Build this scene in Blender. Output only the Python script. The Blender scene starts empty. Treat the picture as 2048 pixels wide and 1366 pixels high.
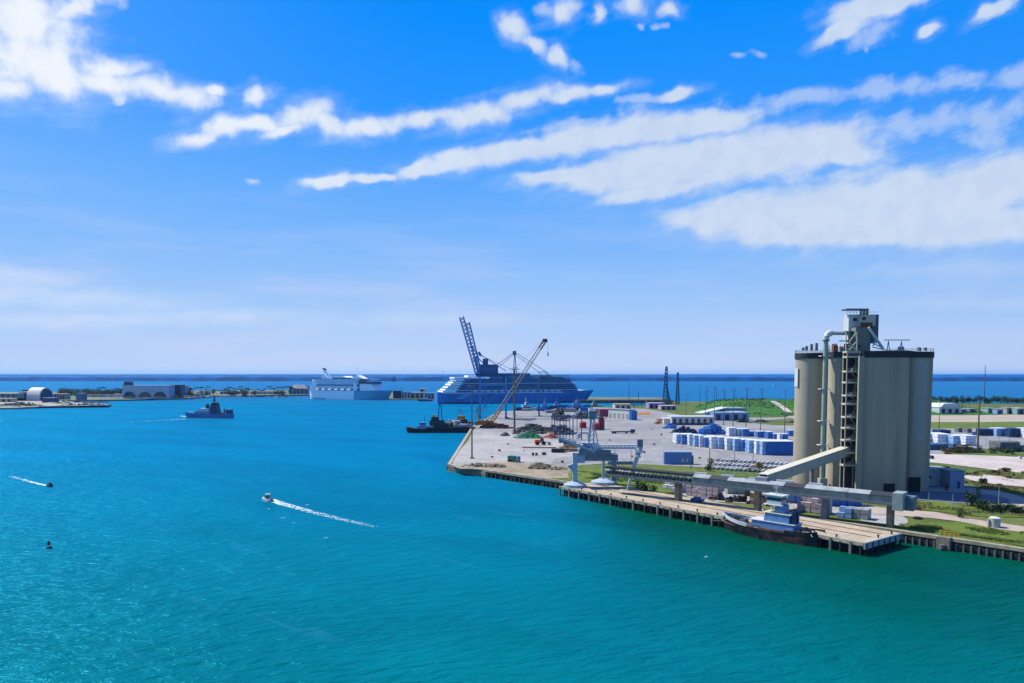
import bpy, bmesh, math, random
from mathutils import Vector, Matrix, noise as mnoise
random.seed(11)
R = math.radians
scene = bpy.context.scene
COL = scene.collection

# ------------------------------------------------------------------ camera
F = 1480.0            # focal length in pixels of the 2048 px wide photograph
HOR = 747.0           # row of the true horizon
CAM_H = 45.0
PITCH = R(3.5)
CY = HOR + F * math.tan(PITCH)
cam_data = bpy.data.cameras.new('camera')
cam_data.sensor_width = 36.0
cam_data.lens = F / 2048 * 36.0
cam_data.shift_y = (CY - 683.0) / 2048.0
cam_data.clip_start = 0.5
cam_data.clip_end = 80000
cam = bpy.data.objects.new('camera', cam_data)
COL.objects.link(cam)
cam.location = (0, 0, CAM_H)
cam.rotation_euler = (R(90) - PITCH, 0, 0)
scene.camera = cam

def ray(px, py):
    v = Vector(((px - 1024) / F, -(py - CY) / F, -1.0))
    m = Matrix.Rotation(R(90) - PITCH, 3, 'X')
    return (m @ v).normalized()

def G(px, py, z=3.0):
    d = ray(px, py)
    t = (z - CAM_H) / d.z
    return Vector((d.x * t, d.y * t, z))

def SZ(px, py, Y):
    """height of the point seen at px, py at depth Y"""
    d = ray(px, py)
    return CAM_H + d.z * Y / d.y

def SX(px, py, Y):
    d = ray(px, py)
    return d.x * Y / d.y

# ------------------------------------------------------------------ sun
SUN_AZ = R(-60)       # measured from +Y, negative to the left
SUN_EL = R(52)
sdir = Vector((math.sin(SUN_AZ) * math.cos(SUN_EL), math.cos(SUN_AZ) * math.cos(SUN_EL), math.sin(SUN_EL)))
sun_data = bpy.data.lights.new('sun', 'SUN')
sun_data.energy = 5.0
sun_data.angle = R(0.53)
sun_data.color = (1.0, 0.95, 0.86)
sun = bpy.data.objects.new('sun', sun_data)
COL.objects.link(sun)
sun.rotation_euler = (-sdir).to_track_quat('-Z', 'Y').to_euler()
sun.location = (0, 0, 300)

scene.view_settings.view_transform = 'Standard'
scene.view_settings.look = 'None'
scene.view_settings.exposure = 0.6
scene.view_settings.gamma = 1
scene.view_settings.use_curve_mapping = False

def lin(c):
    out = []
    for v in c[:3]:
        v = v / 255.0
        out.append(v / 12.92 if v <= 0.04045 else ((v + 0.055) / 1.055) ** 2.4)
    return tuple(out) + (1.0,)

# ------------------------------------------------------------------ sky
world = bpy.data.worlds.new('World')
scene.world = world
world.use_nodes = True
nt = world.node_tree
nt.nodes.clear()

def N(tree, typ, **kw):
    n = tree.nodes.new(typ)
    for k, v in kw.items():
        setattr(n, k, v)
    return n

def M(tree, op, a, b=None, c=None, clamp=False):
    n = tree.nodes.new('ShaderNodeMath'); n.operation = op; n.use_clamp = clamp
    for i, x in enumerate((a, b, c)):
        if x is None: continue
        if isinstance(x, (int, float)): n.inputs[i].default_value = x
        else: tree.links.new(x, n.inputs[i])
    return n.outputs[0]

def MIX(tree, fac, a, b, blend='MIX'):
    n = tree.nodes.new('ShaderNodeMix'); n.data_type = 'RGBA'; n.blend_type = blend
    n.clamp_factor = True
    for idx, x in ((0, fac), (6, a), (7, b)):
        if isinstance(x, (int, float)): n.inputs[idx].default_value = x
        elif isinstance(x, tuple): n.inputs[idx].default_value = x
        else: tree.links.new(x, n.inputs[idx])
    return n.outputs[2]

def RAMP(tree, fac, stops, interp='LINEAR'):
    n = tree.nodes.new('ShaderNodeValToRGB')
    cr = n.color_ramp; cr.interpolation = interp
    while len(cr.elements) > 1: cr.elements.remove(cr.elements[-1])
    cr.elements[0].position = stops[0][0]; cr.elements[0].color = stops[0][1]
    for p, c in stops[1:]:
        e = cr.elements.new(p); e.color = c
    tree.links.new(fac, n.inputs[0])
    return n.outputs[0]

def MR(tree, v, a, b, c=0.0, d=1.0, interp='SMOOTHSTEP'):
    if a > b: a, b, c, d = b, a, d, c
    n = tree.nodes.new('ShaderNodeMapRange'); n.interpolation_type = interp
    tree.links.new(v, n.inputs[0])
    for i, x in enumerate((a, b, c, d)): n.inputs[i + 1].default_value = x
    return n.outputs[0]

def NOISE(tree, vec, scale, detail=3, rough=0.5, dims='3D', dist=0.0):
    n = tree.nodes.new('ShaderNodeTexNoise'); n.noise_dimensions = dims
    n.inputs['Scale'].default_value = scale; n.inputs['Detail'].default_value = detail
    n.inputs['Roughness'].default_value = rough; n.inputs['Distortion'].default_value = dist
    if vec is not None: tree.links.new(vec, n.inputs['Vector'])
    return n

tc = N(nt, 'ShaderNodeTexCoord')
sep = N(nt, 'ShaderNodeSeparateXYZ')
nt.links.new(tc.outputs['Generated'], sep.inputs[0])
az = M(nt, 'ARCTAN2', sep.outputs[0], sep.outputs[1])
hyp = M(nt, 'SQRT', M(nt, 'ADD', M(nt, 'MULTIPLY', sep.outputs[0], sep.outputs[0]), M(nt, 'MULTIPLY', sep.outputs[1], sep.outputs[1])))
el = M(nt, 'ARCTAN2', sep.outputs[2], hyp)
AZ = M(nt, 'MULTIPLY', az, 57.29578)     # degrees
EL = M(nt, 'MULTIPLY', el, 57.29578)
cmb = N(nt, 'ShaderNodeCombineXYZ')
nt.links.new(AZ, cmb.inputs[0]); nt.links.new(EL, cmb.inputs[1])
P = cmb.outputs[0]

# hand-set colour ramp by elevation over a faint trace of physical daylight sky
nish = N(nt, 'ShaderNodeTexSky', sky_type='NISHITA')
nish.sun_disc = False; nish.sun_elevation = SUN_EL; nish.sun_rotation = SUN_AZ
nish.air_density = 1.0; nish.dust_density = 0.6; nish.ozone_density = 1.5
elf = MR(nt, EL, -2.0, 48.0, 0, 1, 'LINEAR')
grad = RAMP(nt, elf, [(0.0, lin((192, 212, 247))), (0.05, lin((196, 214, 248))), (0.12, lin((170, 204, 250))),
                      (0.22, lin((130, 186, 252))), (0.32, lin((94, 170, 255))), (0.42, lin((40, 150, 255))),
                      (0.54, lin((0, 142, 254))), (0.66, lin((0, 130, 252))), (1.0, lin((0, 100, 225)))])
# sunward side paler, far side deeper
side = MR(nt, AZ, -55, -4, 1, 0, 'SMOOTHSTEP')
pale = MIX(nt, M(nt, 'MULTIPLY', side, 0.30), grad, lin((150, 200, 255)))
deep = MR(nt, AZ, 5, 60, 0, 1, 'SMOOTHSTEP')
base = MIX(nt, M(nt, 'MULTIPLY', deep, 0.30), pale, MIX(nt, 1.0, pale, lin((200, 222, 240)), 'MULTIPLY'))
nis = N(nt, 'ShaderNodeVectorMath', operation='SCALE')
nt.links.new(nish.outputs[0], nis.inputs[0]); nis.inputs[3].default_value = 0.10
sky = MIX(nt, 0.985, nis.outputs[0], base)

# cloud fields, placed by direction on the sky
def todeg(px, py):
    d = ray(px, py)
    return (math.degrees(math.atan2(d.x, d.y)), math.degrees(math.atan2(d.z, math.hypot(d.x, d.y))))

w1 = NOISE(nt, P, 0.42, 4, 0.48, '2D')
ws = N(nt, 'ShaderNodeVectorMath', operation='SUBTRACT'); nt.links.new(w1.outputs['Color'], ws.inputs[0]); ws.inputs[1].default_value = (0.5, 0.5, 0.5)
wsc = N(nt, 'ShaderNodeVectorMath', operation='MULTIPLY'); nt.links.new(ws.outputs[0], wsc.inputs[0]); wsc.inputs[1].default_value = (2.0, 1.0, 0)
wp = N(nt, 'ShaderNodeVectorMath', operation='ADD'); nt.links.new(P, wp.inputs[0]); nt.links.new(wsc.outputs[0], wp.inputs[1])
PW = wp.outputs[0]
psep = N(nt, 'ShaderNodeSeparateXYZ'); nt.links.new(PW, psep.inputs[0])

def field(ells, cur=None, fa=1.0, fb=1.0):
    for (cx, cy, a, b, ang) in ells:
        a *= fa; b *= fb
        c0 = todeg(cx, cy)
        ca, sa = math.cos(R(ang)), math.sin(R(ang))
        c1 = todeg(cx + a * 0.5 * ca, cy - a * 0.5 * sa); c2 = todeg(cx - a * 0.5 * ca, cy + a * 0.5 * sa)
        vx, vy = c1[0] - c2[0], c1[1] - c2[1]
        A = math.hypot(vx, vy)
        B = A * b / a
        mp = N(nt, 'ShaderNodeMapping', vector_type='TEXTURE')
        mp.inputs['Location'].default_value = (c0[0], c0[1], 0)
        mp.inputs['Rotation'].default_value = (0, 0, math.atan2(vy, vx))
        mp.inputs['Scale'].default_value = (A, B, 1e6)
        cb = N(nt, 'ShaderNodeCombineXYZ')          # the running value rides in z, so the nodes run one after another
        nt.links.new(psep.outputs[0], cb.inputs[0]); nt.links.new(psep.outputs[1], cb.inputs[1])
        if cur is not None: nt.links.new(cur, cb.inputs[2])
        nt.links.new(cb.outputs[0], mp.inputs[0])
        ln = N(nt, 'ShaderNodeVectorMath', operation='LENGTH'); nt.links.new(mp.outputs[0], ln.inputs[0])
        e = M(nt, 'SUBTRACT', 1.0, ln.outputs['Value'])
        cur = e if cur is None else M(nt, 'SMOOTH_MAX', cur, e, 0.22)
    return cur

solid = [(40, 40, 125, 75, -10), (70, 120, 130, 70, -14), (110, 160, 90, 46, -5), (130, 22, 60, 18, 8), (225, 135, 70, 20, -6), (215, 165, 110, 26, -10),
         (300, 172, 80, 24, -12), (375, 190, 70, 18, -8), (430, 186, 30, 9, 6), (512, 192, 34, 15, 12), (20, 175, 60, 24, 0),
         (400, 275, 62, 15, 14), (450, 256, 66, 20, 8), (510, 250, 50, 17, 0), (605, 235, 62, 22, 14), (570, 262, 60, 10, 14), (665, 248, 50, 18, -14), (735, 256, 80, 17, 6),
         (850, 238, 110, 14, 7), (960, 228, 90, 20, 12), (1045, 200, 75, 16, 16), (1130, 190, 70, 12, 6), (1200, 181, 60, 9, 8),
         (1028, 56, 34, 17, -40), (1064, 88, 34, 11, -32), (1112, 113, 26, 16, -50), (1126, 22, 36, 20, 35), (1201, 25, 13, 12, 0), (1268, 12, 34, 16, -5), (1346, 18, 22, 10, -20)]
mid = [(660, 364, 55, 10, 5), (740, 357, 50, 7, 5), (850, 335, 60, 12, 14), (930, 318, 90, 15, 10), (1030, 300, 110, 18, 10), (1160, 282, 130, 22, 9), (1290, 262, 140, 24, 6), (1400, 248, 110, 20, 4),
       (1130, 352, 100, 14, 6), (1230, 352, 130, 28, 2), (1340, 334, 180, 42, 5), (1480, 312, 190, 44, 6), (1610, 292, 130, 34, 3), (1300, 385, 100, 12, 8), (1680, 305, 90, 22, -4),
       (1420, 440, 95, 22, -4), (1530, 428, 150, 42, 2), (1660, 430, 220, 56, 2), (1800, 420, 230, 60, 3), (1900, 395, 190, 60, 10), (2000, 360, 130, 50, 14), (1950, 450, 230, 34, 2), (1620, 475, 150, 14, 0), (1800, 372, 80, 30, 10), (1680, 464, 280, 26, 0), (1880, 458, 260, 32, 0),
       (1352, 190, 46, 11, 14), (1735, 15, 80, 20, 14), (1685, 60, 60, 16, 28), (1800, 8, 60, 14, 14), (1985, 18, 50, 16, 26), (1855, 60, 24, 11, 20)]
faint = [(1160, 246, 130, 12, 10), (1280, 200, 60, 12, 10), (1460, 225, 110, 18, 6), (1600, 200, 180, 22, 6), (1760, 178, 170, 26, 6), (1900, 165, 130, 30, 12), (2020, 150, 90, 34, 10),
         (1750, 260, 150, 40, 8), (1900, 235, 160, 34, 8), (2010, 230, 90, 50, 20), (1960, 280, 60, 30, -20), (1740, 70, 60, 30, 20), (1738, 92, 16, 14, 0), (1524, 105, 22, 9, 0), (1475, 112, 22, 8, 0), (500, 361, 30, 9, 0), (1325, 55, 16, 8, 0), (1285, 56, 12, 8, 0),
         (1150, 130, 30, 12, -20), (1085, 20, 24, 16, 0), (240, 205, 24, 10, 0), (1700, 350, 160, 18, 6), (20, 8, 300, 22, 0)]
bank = [(30, 548, 150, 20, -8), (180, 600, 260, 22, -2), (10, 590, 150, 26, 0), (420, 632, 240, 14, 0), (900, 640, 300, 12, 0), (1950, 605, 200, 14, 0), (1900, 540, 220, 16, 2), (160, 640, 300, 14, 0)]
n2 = NOISE(nt, P, 0.6, 5, 0.52, '2D')
nd = M(nt, 'SUBTRACT', n2.outputs['Fac'], 0.5)
# long streaky grain for the thin cloud
mps = N(nt, 'ShaderNodeMapping', vector_type='TEXTURE'); mps.inputs['Rotation'].default_value = (0, 0, R(12)); mps.inputs['Scale'].default_value = (4.0, 1.0, 1)
nt.links.new(P, mps.inputs[0])
n3 = NOISE(nt, mps.outputs[0], 1.3, 5, 0.6, '2D')
ns = M(nt, 'SUBTRACT', n3.outputs['Fac'], 0.5)
f1 = field(solid, None, 1.06, 1.22)
E1 = M(nt, 'ADD', f1, M(nt, 'MULTIPLY', nd, 1.0))
f2 = field(mid, M(nt, 'SUBTRACT', M(nt, 'MULTIPLY', f1, 0.001), 9.0), 1.05, 1.22)
E2 = M(nt, 'ADD', M(nt, 'ADD', f2, M(nt, 'MULTIPLY', nd, 0.30)), M(nt, 'MULTIPLY', ns, 0.42))
f3 = field(faint, M(nt, 'SUBTRACT', M(nt, 'MULTIPLY', f2, 0.001), 9.0))
E3 = M(nt, 'ADD', M(nt, 'ADD', f3, M(nt, 'MULTIPLY', nd, 1.6)), M(nt, 'MULTIPLY', ns, 0.9))
f4 = field(bank, M(nt, 'SUBTRACT', M(nt, 'MULTIPLY', f3, 0.001), 9.0), 1.2, 1.5)
E4 = M(nt, 'ADD', f4, M(nt, 'MULTIPLY', ns, 0.6))
A1 = MR(nt, E1, -0.17, 0.74)
A2 = M(nt, 'MULTIPLY', MR(nt, E2, -0.24, 0.42), 0.95)
A3 = M(nt, 'MULTIPLY', MR(nt, E3, -0.1, 0.9), 0.52)
A4 = M(nt, 'MULTIPLY', MR(nt, E4, -0.4, 1.1), 0.32)
A5 = M(nt, 'MULTIPLY', MR(nt, M(nt, 'ADD', M(nt, 'MAXIMUM', f1, f2), M(nt, 'ADD', M(nt, 'MULTIPLY', ns, 1.6), M(nt, 'MULTIPLY', nd, 0.8))), -0.9, 0.6), 0.24)
A4 = M(nt, 'SUBTRACT', 1.0, M(nt, 'MULTIPLY', M(nt, 'SUBTRACT', 1.0, A4), M(nt, 'SUBTRACT', 1.0, A5)))
inv = M(nt, 'MULTIPLY', M(nt, 'MULTIPLY', M(nt, 'MULTIPLY', M(nt, 'SUBTRACT', 1.0, A4), M(nt, 'SUBTRACT', 1.0, A1)), M(nt, 'SUBTRACT', 1.0, A2)), M(nt, 'SUBTRACT', 1.0, A3))
# the same broken cloud goes on over the rest of the sky, outside the view
nb = NOISE(nt, tc.outputs['Generated'], 3.2, 6, 0.6)
outm = M(nt, 'MAXIMUM', MR(nt, M(nt, 'ABSOLUTE', AZ), 37, 48), MR(nt, EL, 29, 36))
gen = M(nt, 'MULTIPLY', M(nt, 'MULTIPLY', MR(nt, nb.outputs['Fac'], 0.52, 0.68), MR(nt, EL, 5, 14)), M(nt, 'MULTIPLY', outm, 0.8))
alpha = M(nt, 'SUBTRACT', 1.0, M(nt, 'MULTIPLY', inv, M(nt, 'SUBTRACT', 1.0, gen)))
ccol = MIX(nt, MR(nt, AZ, -34, 10, 0, 1, 'SMOOTHSTEP'), lin((240, 246, 254)), lin((206, 221, 243)))
ccol = MIX(nt, MR(nt, n2.outputs['Fac'], 0.35, 0.62), MIX(nt, 1.0, ccol, lin((246, 249, 253)), 'MULTIPLY'), ccol)
# low thin veil above the horizon
vn = N(nt, 'ShaderNodeMapping', vector_type='TEXTURE'); vn.inputs['Scale'].default_value = (14.0, 1.8, 1)
nt.links.new(P, vn.inputs[0])
v1 = NOISE(nt, vn.outputs[0], 1.0, 4, 0.55, '2D')
veil = M(nt, 'MULTIPLY', M(nt, 'MULTIPLY', MR(nt, v1.outputs['Fac'], 0.42, 0.72), MR(nt, EL, 16, 4)), MR(nt, AZ, 45, -40, 0.25, 0.75))
sky2 = MIX(nt, M(nt, 'MULTIPLY', veil, 0.5), sky, lin((206, 214, 246)))
final = MIX(nt, alpha, sky2, ccol)
bg = N(nt, 'ShaderNodeBackground'); bg.inputs['Strength'].default_value = 0.66
nt.links.new(final, bg.inputs['Color'])
wo = N(nt, 'ShaderNodeOutputWorld')
nt.links.new(bg.outputs[0], wo.inputs['Surface'])
world.cycles.sampling_method = 'MANUAL'
world.cycles.sample_map_resolution = 1024
# ------------------------------------------------------------------ materials
_mats = {}
ALB = 0.74
def mat(name, col, rough=0.7, metal=0.0, var=0.12, scale=0.8, bump=0.0, spec=0.4, dirt=None, dscale=0.1, damt=0.5, streak=False):
    if name in _mats: return _mats[name]
    m = bpy.data.materials.new(name); m.use_nodes = True
    t = m.node_tree; bs = t.nodes['Principled BSDF']
    c = tuple(x * ALB for x in lin(col)[:3]) + (1.0,) if max(col[:3]) > 1.0 else tuple(col[:3]) + (1.0,)
    tcn = t.nodes.new('ShaderNodeTexCoord')
    vec = tcn.outputs['Object']
    if streak:
        mp = t.nodes.new('ShaderNodeMapping'); mp.inputs['Scale'].default_value = (1, 1, 0.06); t.links.new(vec, mp.inputs[0]); vec = mp.outputs[0]
    n = NOISE(t, vec, scale, 5, 0.6)
    lo = tuple(x * (1 - var) for x in c[:3]) + (1,); hi = tuple(min(1, x * (1 + var)) for x in c[:3]) + (1,)
    col_out = MIX(t, MR(t, n.outputs['Fac'], 0.3, 0.7), lo, hi)
    if dirt:
        n2 = NOISE(t, vec, dscale, 6, 0.65)
        dc = lin(dirt) if max(dirt) > 1 else tuple(dirt) + (1,)
        col_out = MIX(t, M(t, 'MULTIPLY', MR(t, n2.outputs['Fac'], 0.48, 0.66), damt), col_out, dc)
    t.links.new(col_out, bs.inputs['Base Color'])
    bs.inputs['Roughness'].default_value = rough; bs.inputs['Metallic'].default_value = metal
    bs.inputs['Specular IOR Level'].default_value = spec
    if bump:
        b = t.nodes.new('ShaderNodeBump'); b.inputs['Strength'].default_value = bump; b.inputs['Distance'].default_value = 0.3
        t.links.new(n.outputs['Fac'], b.inputs['Height']); t.links.new(b.outputs[0], bs.inputs['Normal'])
    _mats[name] = m
    return m

# ------------------------------------------------------------------ mesh helpers
class MB:
    def __init__(s): s.v = []; s.f = []
    def add(s, vs, fs):
        o = len(s.v); s.v += [tuple(v) for v in vs]; s.f += [tuple(i + o for i in f) for f in fs]; return s
    def box(s, c, d, rz=0.0, taper=1.0, tapy=None):
        x, y, z = d[0] / 2, d[1] / 2, d[2] / 2
        tapy = taper if tapy is None else tapy
        cs, sn = math.cos(rz), math.sin(rz); vs = []
        for zz, tx, ty in ((-z, 1, 1), (z, taper, tapy)):
            for a, b in ((-x, -y), (x, -y), (x, y), (-x, y)):
                a2, b2 = a * tx, b * ty
                vs.append((c[0] + a2 * cs - b2 * sn, c[1] + a2 * sn + b2 * cs, c[2] + zz))
        return s.add(vs, [(3, 2, 1, 0), (4, 5, 6, 7), (0, 1, 5, 4), (1, 2, 6, 5), (2, 3, 7, 6), (3, 0, 4, 7)])
    def beam(s, p, q, w, h=None):
        h = w if h is None else h
        p, q = Vector(p), Vector(q); d = (q - p).normalized()
        up = Vector((0, 0, 1)) if abs(d.z) < 0.95 else Vector((0, 1, 0))
        sx = d.cross(up).normalized() * (w / 2); sy = sx.cross(d).normalized() * (h / 2)
        vs = [p - sx - sy, p + sx - sy, p + sx + sy, p - sx + sy, q - sx - sy, q + sx - sy, q + sx + sy, q - sx + sy]
        return s.add(vs, [(0, 1, 2, 3), (7, 6, 5, 4), (4, 5, 1, 0), (5, 6, 2, 1), (6, 7, 3, 2), (7, 4, 0, 3)])
    def tube(s, pts, rs, n=10, cap=True):
        pts = [Vector(p) for p in pts]
        if not isinstance(rs, (list, tuple)): rs = [rs] * len(pts)
        vs = []; fs = []
        for i, p in enumerate(pts):
            d = (pts[min(i + 1, len(pts) - 1)] - pts[max(i - 1, 0)]).normalized()
            up = Vector((0, 0, 1)) if abs(d.z) < 0.95 else Vector((0, 1, 0))
            a = d.cross(up).normalized(); b = a.cross(d).normalized()
            for k in range(n):
                t = 2 * math.pi * k / n
                vs.append(p + (a * math.cos(t) + b * math.sin(t)) * rs[i])
        for i in range(len(pts) - 1):
            for k in range(n):
                fs.append((i * n + k, i * n + (k + 1) % n, (i + 1) * n + (k + 1) % n, (i + 1) * n + k))
        if cap:
            fs.append(tuple(reversed(range(n)))); fs.append(tuple(range((len(pts) - 1) * n, len(pts) * n)))
        return s.add(vs, fs)
    def cyl(s, x, y, z0, z1, r0, r1=None, n=16):
        r1 = r0 if r1 is None else r1
        vs = [(x + r0 * math.cos(2 * math.pi * k / n), y + r0 * math.sin(2 * math.pi * k / n), z0) for k in range(n)]
        vs += [(x + r1 * math.cos(2 * math.pi * k / n), y + r1 * math.sin(2 * math.pi * k / n), z1) for k in range(n)]
        fs = [(k, (k + 1) % n, n + (k + 1) % n, n + k) for k in range(n)] + [tuple(reversed(range(n))), tuple(range(n, 2 * n))]
        return s.add(vs, fs)
    def prism(s, poly, z0, z1):
        n = len(poly)
        vs = [(p[0], p[1], z0) for p in poly] + [(p[0], p[1], z1) for p in poly]
        fs = [(k, (k + 1) % n, n + (k + 1) % n, n + k) for k in range(n)] + [tuple(reversed(range(n))), tuple(range(n, 2 * n))]
        return s.add(vs, fs)
    def xprism(s, prof, y0, y1):
        """profile in x,z swept along y"""
        n = len(prof)
        vs = [(p[0], y0, p[1]) for p in prof] + [(p[0], y1, p[1]) for p in prof]
        fs = [(k, (k + 1) % n, n + (k + 1) % n, n + k) for k in range(n)] + [tuple(reversed(range(n))), tuple(range(n, 2 * n))]
        return s.add(vs, fs)
    def blob(s, c, r, sq=1.0, jit=0.25, n=7, m=5):
        vs = []; 
        for j in range(m + 1):
            ph = math.pi * j / m
            for k in range(n):
                t = 2 * math.pi * k / n
                rr = r * (1 + random.uniform(-jit, jit))
                vs.append((c[0] + rr * math.sin(ph) * math.cos(t), c[1] + rr * math.sin(ph) * math.sin(t), c[2] + rr * sq * math.cos(ph)))
        fs = [(j * n + k, (j + 1) * n + k, (j + 1) * n + (k + 1) % n, j * n + (k + 1) % n) for j in range(m) for k in range(n)]
        return s.add(vs, fs)
    def leaves(s, c, rad, n, size, up=0.0):
        """leaf clumps: small tilted faces spread through an ellipsoid"""
        for _ in range(n):
            while True:
                p = Vector((random.uniform(-1, 1), random.uniform(-1, 1), random.uniform(-1, 1)))
                if 0.25 < p.length < 1: break
            o = Vector((c[0] + p.x * rad[0], c[1] + p.y * rad[1], c[2] + p.z * rad[2]))
            a = Vector((random.gauss(0, 1), random.gauss(0, 1), random.gauss(0, .6))).normalized() * size * random.uniform(.6, 1.4)
            b = Vector((random.gauss(0, 1), random.gauss(0, 1), random.gauss(0, .6))).normalized() * size * random.uniform(.6, 1.4)
            s.add([o - a, o + b * .6, o + a, o - b * .6], [(0, 1, 2, 3)])
        return s
    def build(s, name, m, parent=None, loc=None, rz=0.0, smooth=False, centre=False):
        me = bpy.data.meshes.new(name)
        if centre:
            xs = [v[0] for v in s.v]; ys = [v[1] for v in s.v]; zs = [v[2] for v in s.v]
            cx, cy, cz = (min(xs) + max(xs)) / 2, (min(ys) + max(ys)) / 2, min(zs)
            s.v = [(v[0] - cx, v[1] - cy, v[2] - cz) for v in s.v]; loc = (cx, cy, cz)
        me.from_pydata(s.v, [], s.f); me.update()
        if smooth:
            me.polygons.foreach_set('use_smooth', [True] * len(me.polygons))
            try: me.set_sharp_from_angle(angle=R(35))
            except Exception: pass
        me.materials.append(m)
        o = bpy.data.objects.new(name, me); COL.objects.link(o)
        if loc is not None: o.location = loc
        o.rotation_euler.z = rz
        if parent: o.parent = parent
        return o

def tag(o, label, cat, group=None, kind=None):
    o['label'] = label; o['category'] = cat
    if group: o['group'] = group
    if kind: o['kind'] = kind
    return o

def thing(name, label, cat, loc=(0, 0, 0), rz=0.0, group=None):
    o = bpy.data.objects.new(name, None); COL.objects.link(o)
    o.empty_display_size = 1.0
    o.location = loc; o.rotation_euler.z = rz
    return tag(o, label, cat, group)

def kids(o): return [c for c in scene.objects if c.parent == o]

_children = {}
def copy_tree(o, parent=None):
    c = o.copy(); COL.objects.link(c)
    if parent: c.parent = parent
    for ch in o.children: copy_tree(ch, c)
    return c

def struct(o):
    o['kind'] = 'structure'; return o

def sheet(name, poly, z, m):
    """a flat sheet; poly in world xy"""
    b = MB(); b.add([(p[0], p[1], z) for p in poly], [tuple(range(len(poly)))])
    o = b.build(name, m)
    bm = bmesh.new(); bm.from_mesh(o.data); bmesh.ops.triangulate(bm, faces=bm.faces[:])
    for f in bm.faces:
        f.normal_update()
        if f.normal.z < 0: f.normal_flip()
    bm.to_mesh(o.data); bm.free()
    return struct(o)

def GP(pts, z=3.0): return [G(x, y, z).xy for x, y in pts]
def curve_pts(pts, n=6):
    """Catmull-Rom through closed 2D points for soft outlines"""
    out = []; L = len(pts)
    for i in range(L):
        p0, p1, p2, p3 = [Vector(pts[(i + k) % L]) for k in (-1, 0, 1, 2)]
        for j in range(n):
            t = j / n
            out.append(0.5 * ((2 * p1) + (-p0 + p2) * t + (2 * p0 - 5 * p1 + 4 * p2 - p3) * t * t + (-p0 + 3 * p1 - 3 * p2 + p3) * t ** 3))
    return out

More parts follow.
